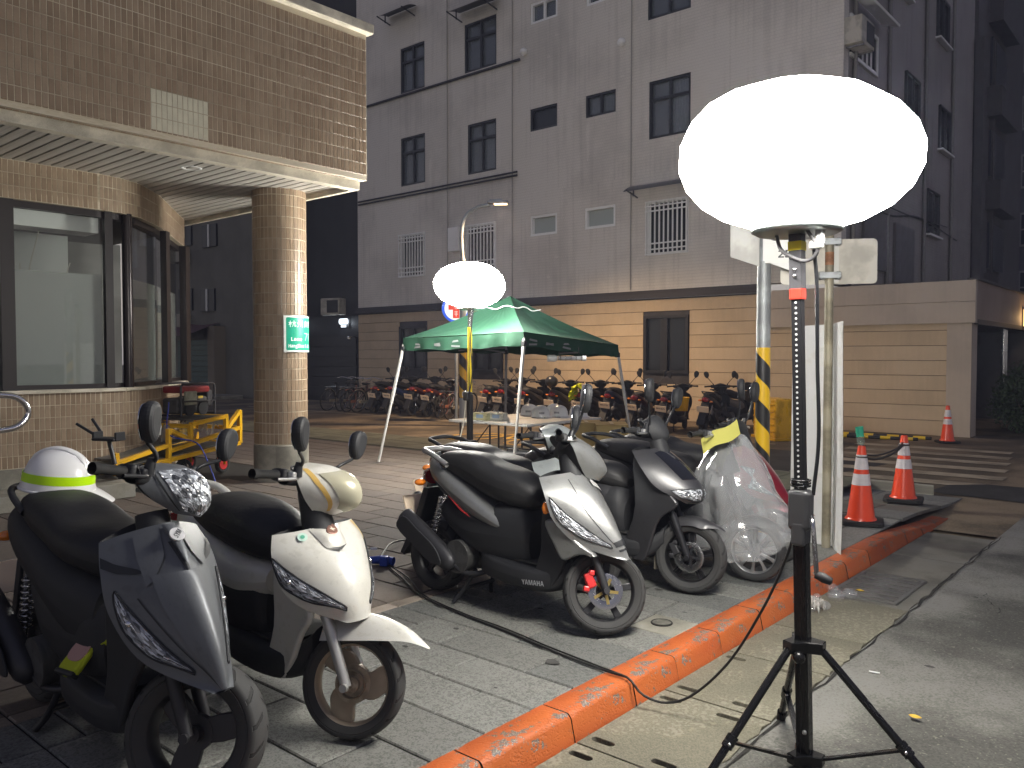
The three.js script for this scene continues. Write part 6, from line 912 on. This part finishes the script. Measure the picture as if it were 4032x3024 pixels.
{ // street lamp on the side street
  const s = thing('street_lamp', 'tall street lamp with a curved arm and warm light behind the small balloon lamp', 'street lamp', null, -13.45, RY, -13.85);
  part('post', [rod([0, 0, 0], [0.0, 3.9, 0], 0.09, 0.065, 16), tube([[0, 3.9, 0], [-0.02, 4.5, 0.02], [0.06, 4.88, -0.04], [0.28, 5.08, -0.2], [0.52, 5.14, -0.36]], 0.045, 30, 10)], M.galv, s);
  const head = (g) => g.rotateY(0.62).translate(0.68, 5.17, -0.48);
  part('lamp_head', [head(rbox(0.5, 0.07, 0.22, 0.03, 0, 0.02, 0, 2)), head(rbox(0.3, 0.05, 0.14, 0.02, -0.05, 0.07, 0, 2))], mat([0.3, 0.31, 0.33], 0.4, { metalness: 0.4 }), s);
  part('lens', head(box(0.3, 0.012, 0.15, 0.06, -0.024, 0)), new THREE.MeshStandardMaterial({ color: 0xffe0b0, emissive: new THREE.Color(1, 0.72, 0.4), emissiveIntensity: 3 }), s);
  const sl = new THREE.SpotLight(new THREE.Color(1, 0.7, 0.42), 88, 0, 1.36, 0.55, 2); sl.position.set(-13.45 + 0.72, RY + 5.1, -13.85 - 0.5); sl.target.position.set(-12.0, 0, -14.2); sl.castShadow = true; sl.shadow.radius = 4; scene.add(sl, sl.target);
  part('hazard_tape', new THREE.CylinderGeometry(0.085, 0.091, 1.3, 20, 1, true).translate(0, 1.3, 0), mat([1, 1, 1], 0.5, { map: tex(64, (u, v) => (((u + v * 2.5) % 1) + 1) % 1 < 0.5 ? [0.5, 0.3, 0.02] : [0.015, 0.015, 0.02]) }), s);
  const r = thing('round_sign', 'round lit sign with blue rim and red emblem behind the small balloon lamp', 'sign', null, -14.08, 2.66, -14.27, 0.75);
  const tx = canvasTex(256, 256, (c) => { c.fillStyle = '#1658d8'; c.fillRect(0, 0, 256, 256); c.fillStyle = '#f2f2ee'; c.beginPath(); c.arc(128, 128, 106, 0, 7); c.fill(); c.fillStyle = '#d8301c'; c.fillRect(58, 96, 140, 44); c.fillRect(98, 96, 60, 120); c.fillStyle = '#f6e0d8'; c.font = 'bold 34px sans-serif'; c.fillRect(112, 106, 32, 5); c.fillRect(112, 120, 32, 5); c.fillRect(125, 100, 6, 34); c.fillRect(112, 156, 32, 5); c.fillRect(112, 176, 32, 5); c.fillRect(125, 150, 6, 50); });
  part('disc', new THREE.CylinderGeometry(0.35, 0.35, 0.1, 40).rotateX(Math.PI / 2), mat([0.02, 0.09, 0.5], 0.4), r); part('face', new THREE.CircleGeometry(0.34, 40).translate(0, 0, 0.052), new THREE.MeshStandardMaterial({ color: 0x202020, emissive: 0xffffff, emissiveMap: tx, emissiveIntensity: 0.85 }), r); part('post', rod([0, -0.3, -0.06], [0, -2.78, -0.06], 0.04), M.galv, r);
}
{ // yellow cart with a generator
  const g = thing('hand_cart', 'yellow steel hand cart with an unlit lamp between the glass corner and the column', 'cart', null, -8.97, 0, -3.89, 1.9376), Y = M.yellow, b = (n, p, q, w = 0.05) => part(n, bar(p, q, w, w, 0.003), Y, g);
  b('frame_bar', [0, 0.25, 0], [2.05, 0.37, 0]); b('frame_bar', [0, 0.25, -0.7], [2.05, 0.37, -0.7]); b('frame_bar', [0, 0.25, 0], [0, 0.25, -0.7]); b('frame_bar', [2.05, 0.37, 0], [2.05, 0.37, -0.7]);
  b('post', [0, 0.22, 0], [0, 0.46, 0]); b('post', [0, 0.22, -0.7], [0, 0.46, -0.7]); b('post', [0.77, 0.18, 0], [0.78, 0.66, 0]); b('post', [0.77, 0.18, -0.7], [0.78, 0.66, -0.7]); b('post', [1.14, 0.45, 0], [1.14, 0.68, 0]); b('post', [1.14, 0.45, -0.7], [1.14, 0.68, -0.7]); b('post', [1.78, 0.5, 0], [1.78, 0.74, 0]); b('post', [2.05, 0.37, 0], [2.05, 0.8, 0]); b('post', [2.05, 0.37, -0.7], [2.05, 0.8, -0.7]);
  b('rail', [0, 0.35, 0], [0.78, 0.47, 0]); b('rail', [0.8, 0.4, 0], [2.05, 0.57, 0]); b('rail', [0.8, 0.4, -0.7], [2.05, 0.57, -0.7]); b('rail', [1.14, 0.68, 0], [1.8, 0.74, 0]); b('rail', [1.14, 0.68, -0.7], [1.8, 0.74, -0.7]); b('rail', [1.14, 0.66, 0], [1.14, 0.66, -0.7]); b('rail', [1.8, 0.73, 0], [1.8, 0.73, -0.7]); b('rail', [2.05, 0.57, 0], [2.05, 0.57, -0.7]); b('brace', [0.8, 0.64, 0], [1.14, 0.49, 0]); b('brace', [1.78, 0.56, 0], [2.05, 0.79, 0]); b('brace', [0.05, 0.4, -0.02], [0.6, 0.42, -0.68], 0.035);
  b('handle_bar', [0.86, 0.92, -0.7], [1.4, 0.94, -0.7]); b('handle_post', [1.1, 0.66, -0.7], [1.1, 0.93, -0.7]);
  part('deck', box(0.66, 0.02, 0.68, 1.47, 0.735, -0.35).rotateZ(0), mat([0.09, 0.09, 0.09], 0.6, { metalness: 0.4 }), g); part('tray', [bar([0.05, 0.38, -0.35], [1.1, 0.5, -0.35], 0.64, 0.015)], mat([0.2, 0.2, 0.195], 0.5, { metalness: 0.5, map: smudge }), g); part('lower_tray', bar([0.2, 0.3, -0.35], [1.95, 0.38, -0.35], 0.6, 0.012), mat([0.13, 0.13, 0.12], 0.6, { metalness: 0.4, map: smudge }), g);
  for (const [x, z] of [[0.25, -0.08], [0.25, -0.62], [1.1, -0.08], [1.1, -0.62], [1.8, -0.08], [1.8, -0.62]]) { const far = x > 1.5, r = far ? 0.12 : 0.13, w = part('wheel', tyre(r, 0.06, 28, 10).translate(x, r + 0.005, z), M.rubber, g); part('hub', discZ(r * 0.62, 0.05, 18).translate(x, r + 0.005, z), far ? mat([0.45, 0.03, 0.03], 0.5) : M.steel, w); part('fork', [bar([x, r, z + 0.045], [x - 0.03, 0.3, z + 0.045], 0.03, 0.008), bar([x, r, z - 0.045], [x - 0.03, 0.3, z - 0.045], 0.03, 0.008)], far ? Y : M.darkMetal, w); }
  const n = thing('generator', 'dark portable generator with a red tank standing on the yellow cart', 'generator', null, -9.83, 0.75, -5.13, 1.9376), fr = M.black;
  part('frame', [[-0.3, -0.2], [-0.3, 0.2]].map(([x, z]) => tube([[-0.3, 0.02, z], [-0.3, 0.36, z], [-0.26, 0.41, z], [0.26, 0.41, z], [0.3, 0.36, z], [0.3, 0.02, z]], 0.014, 40, 8, 0.2)).concat([rod([-0.3, 0.03, -0.2], [-0.3, 0.03, 0.2], 0.014), rod([0.3, 0.03, -0.2], [0.3, 0.03, 0.2], 0.014), rod([-0.3, 0.2, 0.2], [0.3, 0.19, 0.2], 0.012)]), M.darkMetal, n); part('fuel_tank', rbox(0.5, 0.09, 0.32, 0.03, 0.02, 0.34, 0, 2), mat([0.22, 0.02, 0.022], 0.35, { clearcoat: 0.5 }), n); part('fuel_cap', new THREE.CylinderGeometry(0.03, 0.03, 0.02, 16).translate(0.05, 0.395, 0), M.black, n);
  part('control_panel', rbox(0.2, 0.17, 0.03, 0.008, -0.1, 0.235, 0.17), mat([0.28, 0.28, 0.22], 0.6, { map: smudge }), n); part('engine_block', [rbox(0.24, 0.2, 0.28, 0.03, 0.12, 0.15, 0, 2), rbox(0.26, 0.2, 0.26, 0.04, -0.14, 0.14, 0, 2)], M.engine, n); part('fan_cover', discZ(0.085, 0.03, 24).translate(-0.1, 0.1, 0.155), M.plastic, n); part('fan_cover', discZ(0.085, 0.03, 24).translate(0.13, 0.1, 0.155), M.plastic, n); part('warning_sticker', box(0.08, 0.03, 0.002, 0.11, 0.24, 0.143), mat([0.6, 0.42, 0.05], 0.5), n); part('exhaust_box', rbox(0.1, 0.22, 0.26, 0.03, 0.33, 0.22, -0.02), M.darkMetal, n);
  const lt = thing('work_lamp', 'white ribbed lamp head lying on the tray of the yellow cart', 'lamp', null, -9.28, 0.6, -4.45, 1.3); part('housing', lathe([[0.001, 0], [0.05, 0.0], [0.085, 0.12], [0.075, 0.125], [0.04, 0.02]], 24).rotateX(0.4), M.white, lt); for (let i = 0; i < 10; i++) part('fin', box(0.006, 0.11, 0.02, 0, 0.06, 0.072).rotateX(-0.0).rotateY(i * 0.628).rotateX(0.4), M.white, lt);
  const bag = thing('plastic_sheet', 'crumpled clear plastic sheet under the deck of the yellow cart', 'plastic sheet', null, -9.72, 0.42, -5.0, 1.94); part('film', grid(26, 18, (u, v) => [(u - 0.5) * 0.8 + 0.03 * Math.sin(v * 19 + u * 7), 0.16 * Math.abs(Math.sin(u * 9 + v * 5)) + 0.07 * Math.sin(u * 31 + v * 17) + 0.06, (v - 0.5) * 0.5]), mat([0.9, 0.92, 0.93], 0.15, { transmission: 0.7, thickness: 0 }), bag);
  solo('blue_rope', tube([[-9.5, 0.95, -4.75], [-9.25, 0.6, -4.62], [-8.95, 0.5, -4.8], [-8.6, 0.3, -4.75], [-8.3, 0.02, -4.7]], 0.008, 40, 6), mat([0.03, 0.05, 0.3], 0.6), 'thin blue cord running from the generator down to the pavers', 'cord');
}
{ // electric bike under clear plastic
  const t = makeScooter('electric_scooter', 'small black electric scooter under a clear plastic cover', specOf({ paint: mat([0.02, 0.02, 0.022], 0.4), steer: 0.15, R: 0.205, w: 0.085, rim: 'multi', rimM: mat([0.5, 0.5, 0.5], 0.3, { metalness: 0.8 }), mirrors: false, grip: [0.97, 0.98], fender: [0.6, 2.4, 0.01], C: [[1.06, 0.7], [1.1, 0.62], [1.12, 0.54], [1.1, 0.46], [1.06, 0.38]], E: [[1.0, 0.7, 0.05], [1.0, 0.62, 0.1], [1.0, 0.52, 0.11], [1.0, 0.44, 0.09], [1.0, 0.37, 0.05]], cheek: [[0.96, 0.5], [1.04, 0.48], [1.06, 0.4], [1.0, 0.28], [0.92, 0.24], [0.9, 0.3], [0.93, 0.4]], cheekZ: 0.05, headB: null, headA: null, cowlC: [[0.99, 0.96], [1.05, 0.95], [1.1, 0.9], [1.1, 0.83], [1.05, 0.79]], cowlE: [[0.96, 0.94, 0.04], [0.98, 0.93, 0.07], [1.0, 0.89, 0.08], [1.0, 0.84, 0.07], [1.01, 0.8, 0.04]] }));
  place(t, -2.33 - 1.28, -5.2, 0.02);
  const c = thing('plastic_cover', 'clear crinkled plastic cover draped over the small electric scooter', 'plastic cover', null, -2.48, 0, -5.2), w = fbm(12, 3), film = mat([0.84, 0.86, 0.88], 0.16, { transmission: 0.8, thickness: 0, ior: 1.45, side: THREE.DoubleSide, bumpMap: grain, bumpScale: 0.004 });
  part('film', grid(110, 44, (u, v) => { const a = u * Math.PI * 2, fold = 0.026 * Math.sin(a * 5 + v * 2) + 0.014 * Math.sin(a * 11 + 1.3 - v * 4) + 0.05 * (w(u, v * 0.6) - 0.5), top = sm(0, 0.08, v), ex = lerp(0.05, 0.4, v ** 0.8) + fold * (0.3 + v), ez = lerp(0.05, 0.3, sm(0, 0.45, v)) + fold * (0.3 + v); return [Math.cos(a) * ex * top - 0.03 + 0.05 * v, 1.02 - 0.78 * v - 0.02 * (1 - top) + 0.07 * Math.sin(a * 2 + 2) * v + 0.02 * Math.sin(a * 7) * v, Math.sin(a) * ez * top + 0.0]; }), film, c);
  const yp = thing('paper_sheet', 'yellow paper sheet lying on top of the plastic covered scooter', 'paper', null, -2.5, 0.97, -5.02, 0.7); part('sheet', grid(12, 6, (u, v) => [(u - 0.5) * 0.24, 0.14 * (u - 0.5) + 0.015 * Math.sin(u * 6) - (v - 0.5) * 0.09, (v - 0.5) * 0.09]), mat([0.42, 0.4, 0.09], 0.8), yp);
}
{ // cables on the ground
  const cab = (name, pts, r, label) => solo(name, tube(pts, r, 140, 7), M.cable ||= mat([0.012, 0.012, 0.013], 0.45), label, 'cable');
  cab('cable', [[-4.5, 0.008, -3.843], [-4.13, 0.008, -3.67], [-3.77, 0.008, -3.487], [-3.35, 0.008, -3.387], [-2.975, 0.008, -3.333], [-2.51, 0.008, -3.251], [-2.19, 0.01, -3.207], [-2.05, 0.012, -3.2], [-1.97, -0.045, -3.2], [-1.86, -0.06, -3.22], [-1.74, 0.0, -3.25], [-1.58, 0.18, -3.27], [-1.42, 0.45, -3.25], [-1.3, 0.7, -3.2], [-1.245, 0.87, -3.17]], 0.006, 'black power cable running over the kerb up to the big lamp');
  cab('cable', [[-4.5, 0.008, -3.86], [-4.1, 0.008, -3.7], [-3.74, 0.008, -3.5], [-3.3, 0.008, -3.4], [-2.95, 0.008, -3.36], [-2.55, 0.008, -3.285], [-2.2, 0.01, -3.23], [-2.08, 0.012, -3.21]], 0.0045, 'thinner black cable lying beside the main one on the slabs');
  cab('cable', [[-4.6, 0.008, -3.85], [-4.72, 0.03, -4.0], [-4.85, 0.05, -4.2], [-5.05, 0.01, -4.6], [-5.6, 0.008, -5.2], [-6.6, 0.008, -6.6], [-7.1, 0.008, -7.3]], 0.007, 'black cable running from the blue plugs back towards the tent');
  const p = thing('cable_plug', 'blue cable plugs joined on the reddish pavers', 'plug', null, -4.54, 0.03, -3.85, 0.6), bl = mat([0.02, 0.06, 0.4], 0.35); part('plug', [rod([-0.13, 0, 0], [-0.02, 0.004, 0], 0.022, 0.03, 14, true)], bl, p); part('socket', [rod([-0.02, 0.004, 0], [0.08, 0, 0.02], 0.034, 0.03, 14, true), rbox(0.06, 0.07, 0.06, 0.01, 0.02, 0.01, 0.05)], bl, p); part('tag', box(0.05, 0.02, 0.002, -0.1, 0.06, -0.1), M.white, p);
}
{ // lime work gloves and a water bottle on the footboard of the dark scooter
  const lime = mat([0.4, 0.46, 0.01], 0.75, { side: THREE.DoubleSide }), pink = mat([0.45, 0.27, 0.24], 0.8), palm = [[-0.045, -0.1], [0.045, -0.1], [0.05, 0.0], [0.085, 0.03], [0.095, 0.06], [0.08, 0.065], [0.05, 0.045], [0.045, 0.12], [0.028, 0.125], [0.024, 0.06], [0.018, 0.14], [0.0, 0.145], [-0.004, 0.06], [-0.012, 0.135], [-0.03, 0.13], [-0.028, 0.05], [-0.042, 0.105], [-0.056, 0.1], [-0.05, 0.0]];
  [[-3.1, 0.43, -1.235, 0.2, 'lime work glove hanging over the footboard edge of the dark grey scooter'], [-3.14, 0.445, -1.36, 1.1, 'lime work glove with black cuff lying on the footboard of the dark grey scooter']].forEach(([x, y, z, a, l], i) => { const g = thing('work_glove', l, 'glove', null, x, y, z, a); part('glove_body', extr(smooth(palm, 70, true), 0.03, 0.013, 2).rotateX(-Math.PI / 2 + (i ? -0.1 : 0.75)), lime, g); part('palm_patch', extr(smooth([[-0.035, -0.05], [0.035, -0.05], [0.035, 0.02], [-0.035, 0.02]], 16, true), 0.004).translate(0, 0, 0.029).rotateX(-Math.PI / 2 + (i ? -0.1 : 0.75)), pink, g); part('cuff', rbox(0.1, 0.02, 0.04, 0.008).translate(0, -0.1, 0.015).rotateX(-Math.PI / 2 + (i ? -0.1 : 0.75)), M.black, g); });
  const b = thing('water_bottle', 'clear water bottle with blue cap behind the lime gloves', 'bottle', null, -3.2, 0.385, -1.38, 0.5); part('shell', lathe([[0.001, 0], [0.03, 0.002], [0.032, 0.03], [0.03, 0.05], [0.032, 0.07], [0.032, 0.13], [0.014, 0.17], [0.013, 0.185]], 20).rotateZ(Math.PI / 2 + 0.1), mat([0.85, 0.92, 0.97], 0.05, { transmission: 0.95, thickness: 0 }), b); part('cap', new THREE.CylinderGeometry(0.016, 0.016, 0.02, 16).translate(0, 0.192, 0).rotateZ(Math.PI / 2 + 0.1), mat([0.02, 0.15, 0.6], 0.4), b); part('label_sleeve', lathe([[0.0325, 0.07], [0.0325, 0.125]], 20).rotateZ(Math.PI / 2 + 0.1), mat([0.5, 0.62, 0.75], 0.4), b);
  const h = thing('phone_holder', 'black phone holder on the handlebar of the dark grey scooter', 'phone holder', null, -3.36, 1.17, -1.43, 0.4); part('cradle', [rbox(0.11, 0.012, 0.07, 0.005), rbox(0.012, 0.035, 0.05, 0.004, -0.055, 0.012, 0), rbox(0.012, 0.035, 0.05, 0.004, 0.055, 0.012, 0)], M.black, h); part('claw', [rod([-0.055, 0.02, 0.02], [-0.13, 0.06, 0.03], 0.006), rod([-0.055, 0.02, -0.02], [-0.11, 0.075, -0.03], 0.006)], M.black, h); part('stem', rod([0, 0, 0], [0.03, -0.1, 0.0], 0.009), M.black, h);
}
{ // hand rail at the left edge
  const r = thing('handrail', 'polished steel handrail with a rounded end at the left edge', 'handrail'); part('rail', tube([[-8.6, 1.15, -1.2], [-8.6, 1.145, -2.2], [-8.6, 1.142, -2.66], [-8.6, 1.1, -2.84], [-8.6, 0.97, -2.92], [-8.6, 0.85, -2.84], [-8.6, 0.81, -2.66], [-8.6, 0.81, -2.2], [-8.6, 0.81, -1.2]], 0.03, 80, 14), M.chrome, r); for (const z of [-1.3, -2.1]) part('post', rod([-8.6, 0, z], [-8.6, 1.14, z], 0.026), M.chrome, r);
}
{ // litter in the gutter and on the pavement
  const film = mat([0.93, 0.94, 0.96], 0.06, { transmission: 0.92, thickness: 0 }), b = thing('plastic_litter', 'crumpled clear plastic film in the gutter beside the lamp mast', 'litter', null, -1.93, RY, -5.25);
  for (let i = 0; i < 7; i++) part('film', new THREE.IcosahedronGeometry(rr(0.03, 0.06), 2).scale(1, rr(0.5, 0.9), 1).translate(rr(-0.06, 0.1), 0.035, i * -0.09 + 0.12), film, b);
  const w = fbm(4, 3); part('crumple', grid(20, 20, (u, v) => [(u - 0.5) * 0.14, 0.02 + 0.09 * w(u, v) + 0.03 * Math.sin(u * 30) * Math.sin(v * 27), (v - 0.5) * 0.12 + 0.1]), mat([0.8, 0.78, 0.74], 0.1, { transmission: 0.6, thickness: 0 }), b);
  [[-1.86, -5.78, 'small yellow leaf in the gutter by the grate'], [-1.02, -3.9, 'small yellow leaf on the road right of the tripod leg']].forEach(([x, z, l]) => solo('leaf', extr(smooth([[0, 0], [0.025, 0.012], [0.055, 0], [0.025, -0.014]], 14, true), 0.002).rotateX(-1.4).translate(x, RY + 0.02, z), mat([0.55, 0.36, 0.04], 0.7), l, 'leaf'));
  solo('cigarette_end', rod([-1.33, RY + 0.006, -4.35], [-1.28, RY + 0.006, -4.36], 0.004), M.white, 'white cigarette end on the road beside the crack', 'cigarette end');
  const st = mat([0.055, 0.053, 0.05], 0.85); for (let i = 0; i < 26; i++) { const road = i < 14, x = road ? rr(-1.3, 0.4) : rr(-3.2, -2.3), z = road ? rr(-6.5, -2.2) : rr(-5, -1.9), n = 7, p = []; const r0 = rr(0.008, 0.03); for (let k = 0; k < n; k++) { const a = k / n * 6.283, r = r0 * rr(0.6, 1.3); p.push([x + Math.cos(a) * r * 1.5, z + Math.sin(a) * r]); } struct('ground_stain', polyXZ(p, (road ? RY : 0) + 0.0035 + i * 0.00005, 1), st); }
  const dr = thing('floor_drain', 'small round drain cover in the concrete slab by the kerb', 'drain', null, -2.35, 0.002, -4.02); part('cover', new THREE.CylinderGeometry(0.055, 0.055, 0.006, 24), M.gutter2, dr); part('ring', new THREE.TorusGeometry(0.056, 0.006, 6, 28).rotateX(Math.PI / 2), M.joint, dr);
}
{ // street name sign strapped to the column
  const tx = canvasTex(512, 512, (c) => {
    c.fillStyle = '#e8efe9'; c.fillRect(0, 0, 512, 512); c.fillStyle = '#08a283'; c.beginPath(); c.roundRect(22, 22, 468, 468, 20); c.fill();
    c.strokeStyle = c.fillStyle = '#f4fbf6'; c.lineCap = 'round'; c.lineWidth = 9;
    const st = (x, y, k, L) => { for (const l of L) { c.beginPath(); l.forEach(([a, b], i) => i ? c.lineTo(x + a * k, y + b * k) : c.moveTo(x + a * k, y + b * k)); c.stroke(); } };
    st(56, 66, 0.96, [[[0, 30], [40, 30]], [[20, 5], [20, 95]], [[20, 35], [2, 65]], [[20, 38], [38, 55]], [[70, 2], [72, 16]], [[46, 26], [98, 26]], [[60, 42], [58, 70], [46, 92]], [[60, 42], [84, 42], [84, 86], [98, 86], [98, 72]]]);
    st(172, 66, 0.96, [[[10, 30], [4, 50]], [[24, 6], [22, 60], [6, 95]], [[36, 32], [42, 48]], [[54, 8], [54, 85]], [[66, 32], [72, 48]], [[88, 4], [88, 95]]]);
    st(284, 66, 0.96, [[[10, 18], [90, 18]], [[50, 2], [50, 34]], [[12, 36], [12, 95]], [[12, 36], [90, 36], [90, 90], [80, 88]], [[36, 44], [40, 54]], [[64, 44], [60, 54]], [[28, 58], [74, 58]], [[28, 72], [74, 72]], [[50, 58], [50, 92]]]);
    st(394, 66, 0.96, [[[6, 8], [38, 8], [38, 36], [6, 36], [6, 8]], [[22, 36], [22, 88]], [[22, 60], [40, 60]], [[6, 56], [6, 92], [44, 86]], [[62, 2], [50, 26]], [[60, 14], [90, 14], [52, 52]], [[64, 22], [98, 50]], [[58, 60], [92, 60], [92, 90], [58, 90], [58, 60]]]);
    c.font = 'bold 74px sans-serif'; c.fillText('Lane', 78, 356); c.font = '150px sans-serif'; c.fillText('71', 288, 350); c.font = 'bold 70px sans-serif'; c.save(); c.translate(46, 452); c.scale(0.72, 1); c.fillText('HangZhou S. Rd.', 0, 0); c.restore();
  });
  const s = thing('street_sign', 'green street name sign on the round column reading Lane 71', 'street sign', null, -8.72, 1.77, -5.78, 0);
  const bend = (r, w, h, off = 0) => grid(24, 2, (u, v) => { const a = 1.1 + off + u * w / 0.335; return [Math.sin(a) * r, (v - 0.5) * h, Math.cos(a) * r]; });
  part('panel', [bend(0.337, 0.5, 0.44), bend(0.329, 0.5, 0.44)], M.alu, s); part('face', bend(0.3395, 0.488, 0.428, 0.018), new THREE.MeshStandardMaterial({ map: tx, roughness: 0.35 }), s); 
}

// ---------------------------------------------------------------- hedge by the porch
{
  const h = thing('hedge', 'dark clipped bush against the return wall of the low corner', 'shrub', null, -3.05, -0.12, -21.2);
  part('stem', [0, 1, 2, 3, 4].map((i) => rod([rr(-0.2, 0.2), 0, -1.5 + i * 0.75], [rr(-0.3, 0.3), 1, -1.5 + i * 0.75], 0.025, 0.01)), mat([0.05, 0.04, 0.03], 0.9), h);
  const lm = [[0.035, 0.06, 0.025], [0.05, 0.075, 0.03], [0.028, 0.048, 0.022]].map((c) => mat(c, 0.6, { side: THREE.DoubleSide }));
  const pos = [[], [], []];
  for (let i = 0; i < 9000; i++) {
    const a = rnd() * 6.283, k = rnd() ** 0.35, z = rr(-1.9, 1.9), top = 1.15 + 0.25 * Math.sin(z * 2.1) + 0.12 * Math.sin(z * 7), x = Math.cos(a) * 0.62 * k, y = 0.1 + (0.5 + 0.5 * Math.sin(a) * k) * top, s = rr(0.025, 0.055);
    const n = V(rr(-1, 1), rr(-0.2, 1), rr(-1, 1)).normalize(), t = V(rr(-1, 1), rr(-1, 1), rr(-1, 1)).cross(n).normalize().multiplyScalar(s), b = V().crossVectors(n, t).multiplyScalar(0.5), o = V(x + rr(-0.04, 0.04), y + rr(-0.06, 0.06), z);
    const p = pos[i % 3]; for (const q of [o.clone().sub(t), o.clone().add(b), o.clone().sub(b), o.clone().add(t), o.clone().sub(b), o.clone().add(b)]) p.push(q.x, q.y, q.z);
  }
  pos.forEach((p, i) => { const g = new THREE.BufferGeometry(); g.setAttribute('position', new THREE.Float32BufferAttribute(p, 3)); g.computeVertexNormals(); stuffPart('foliage', g, lm[i], h); });
}

renderer.render(scene, camera);
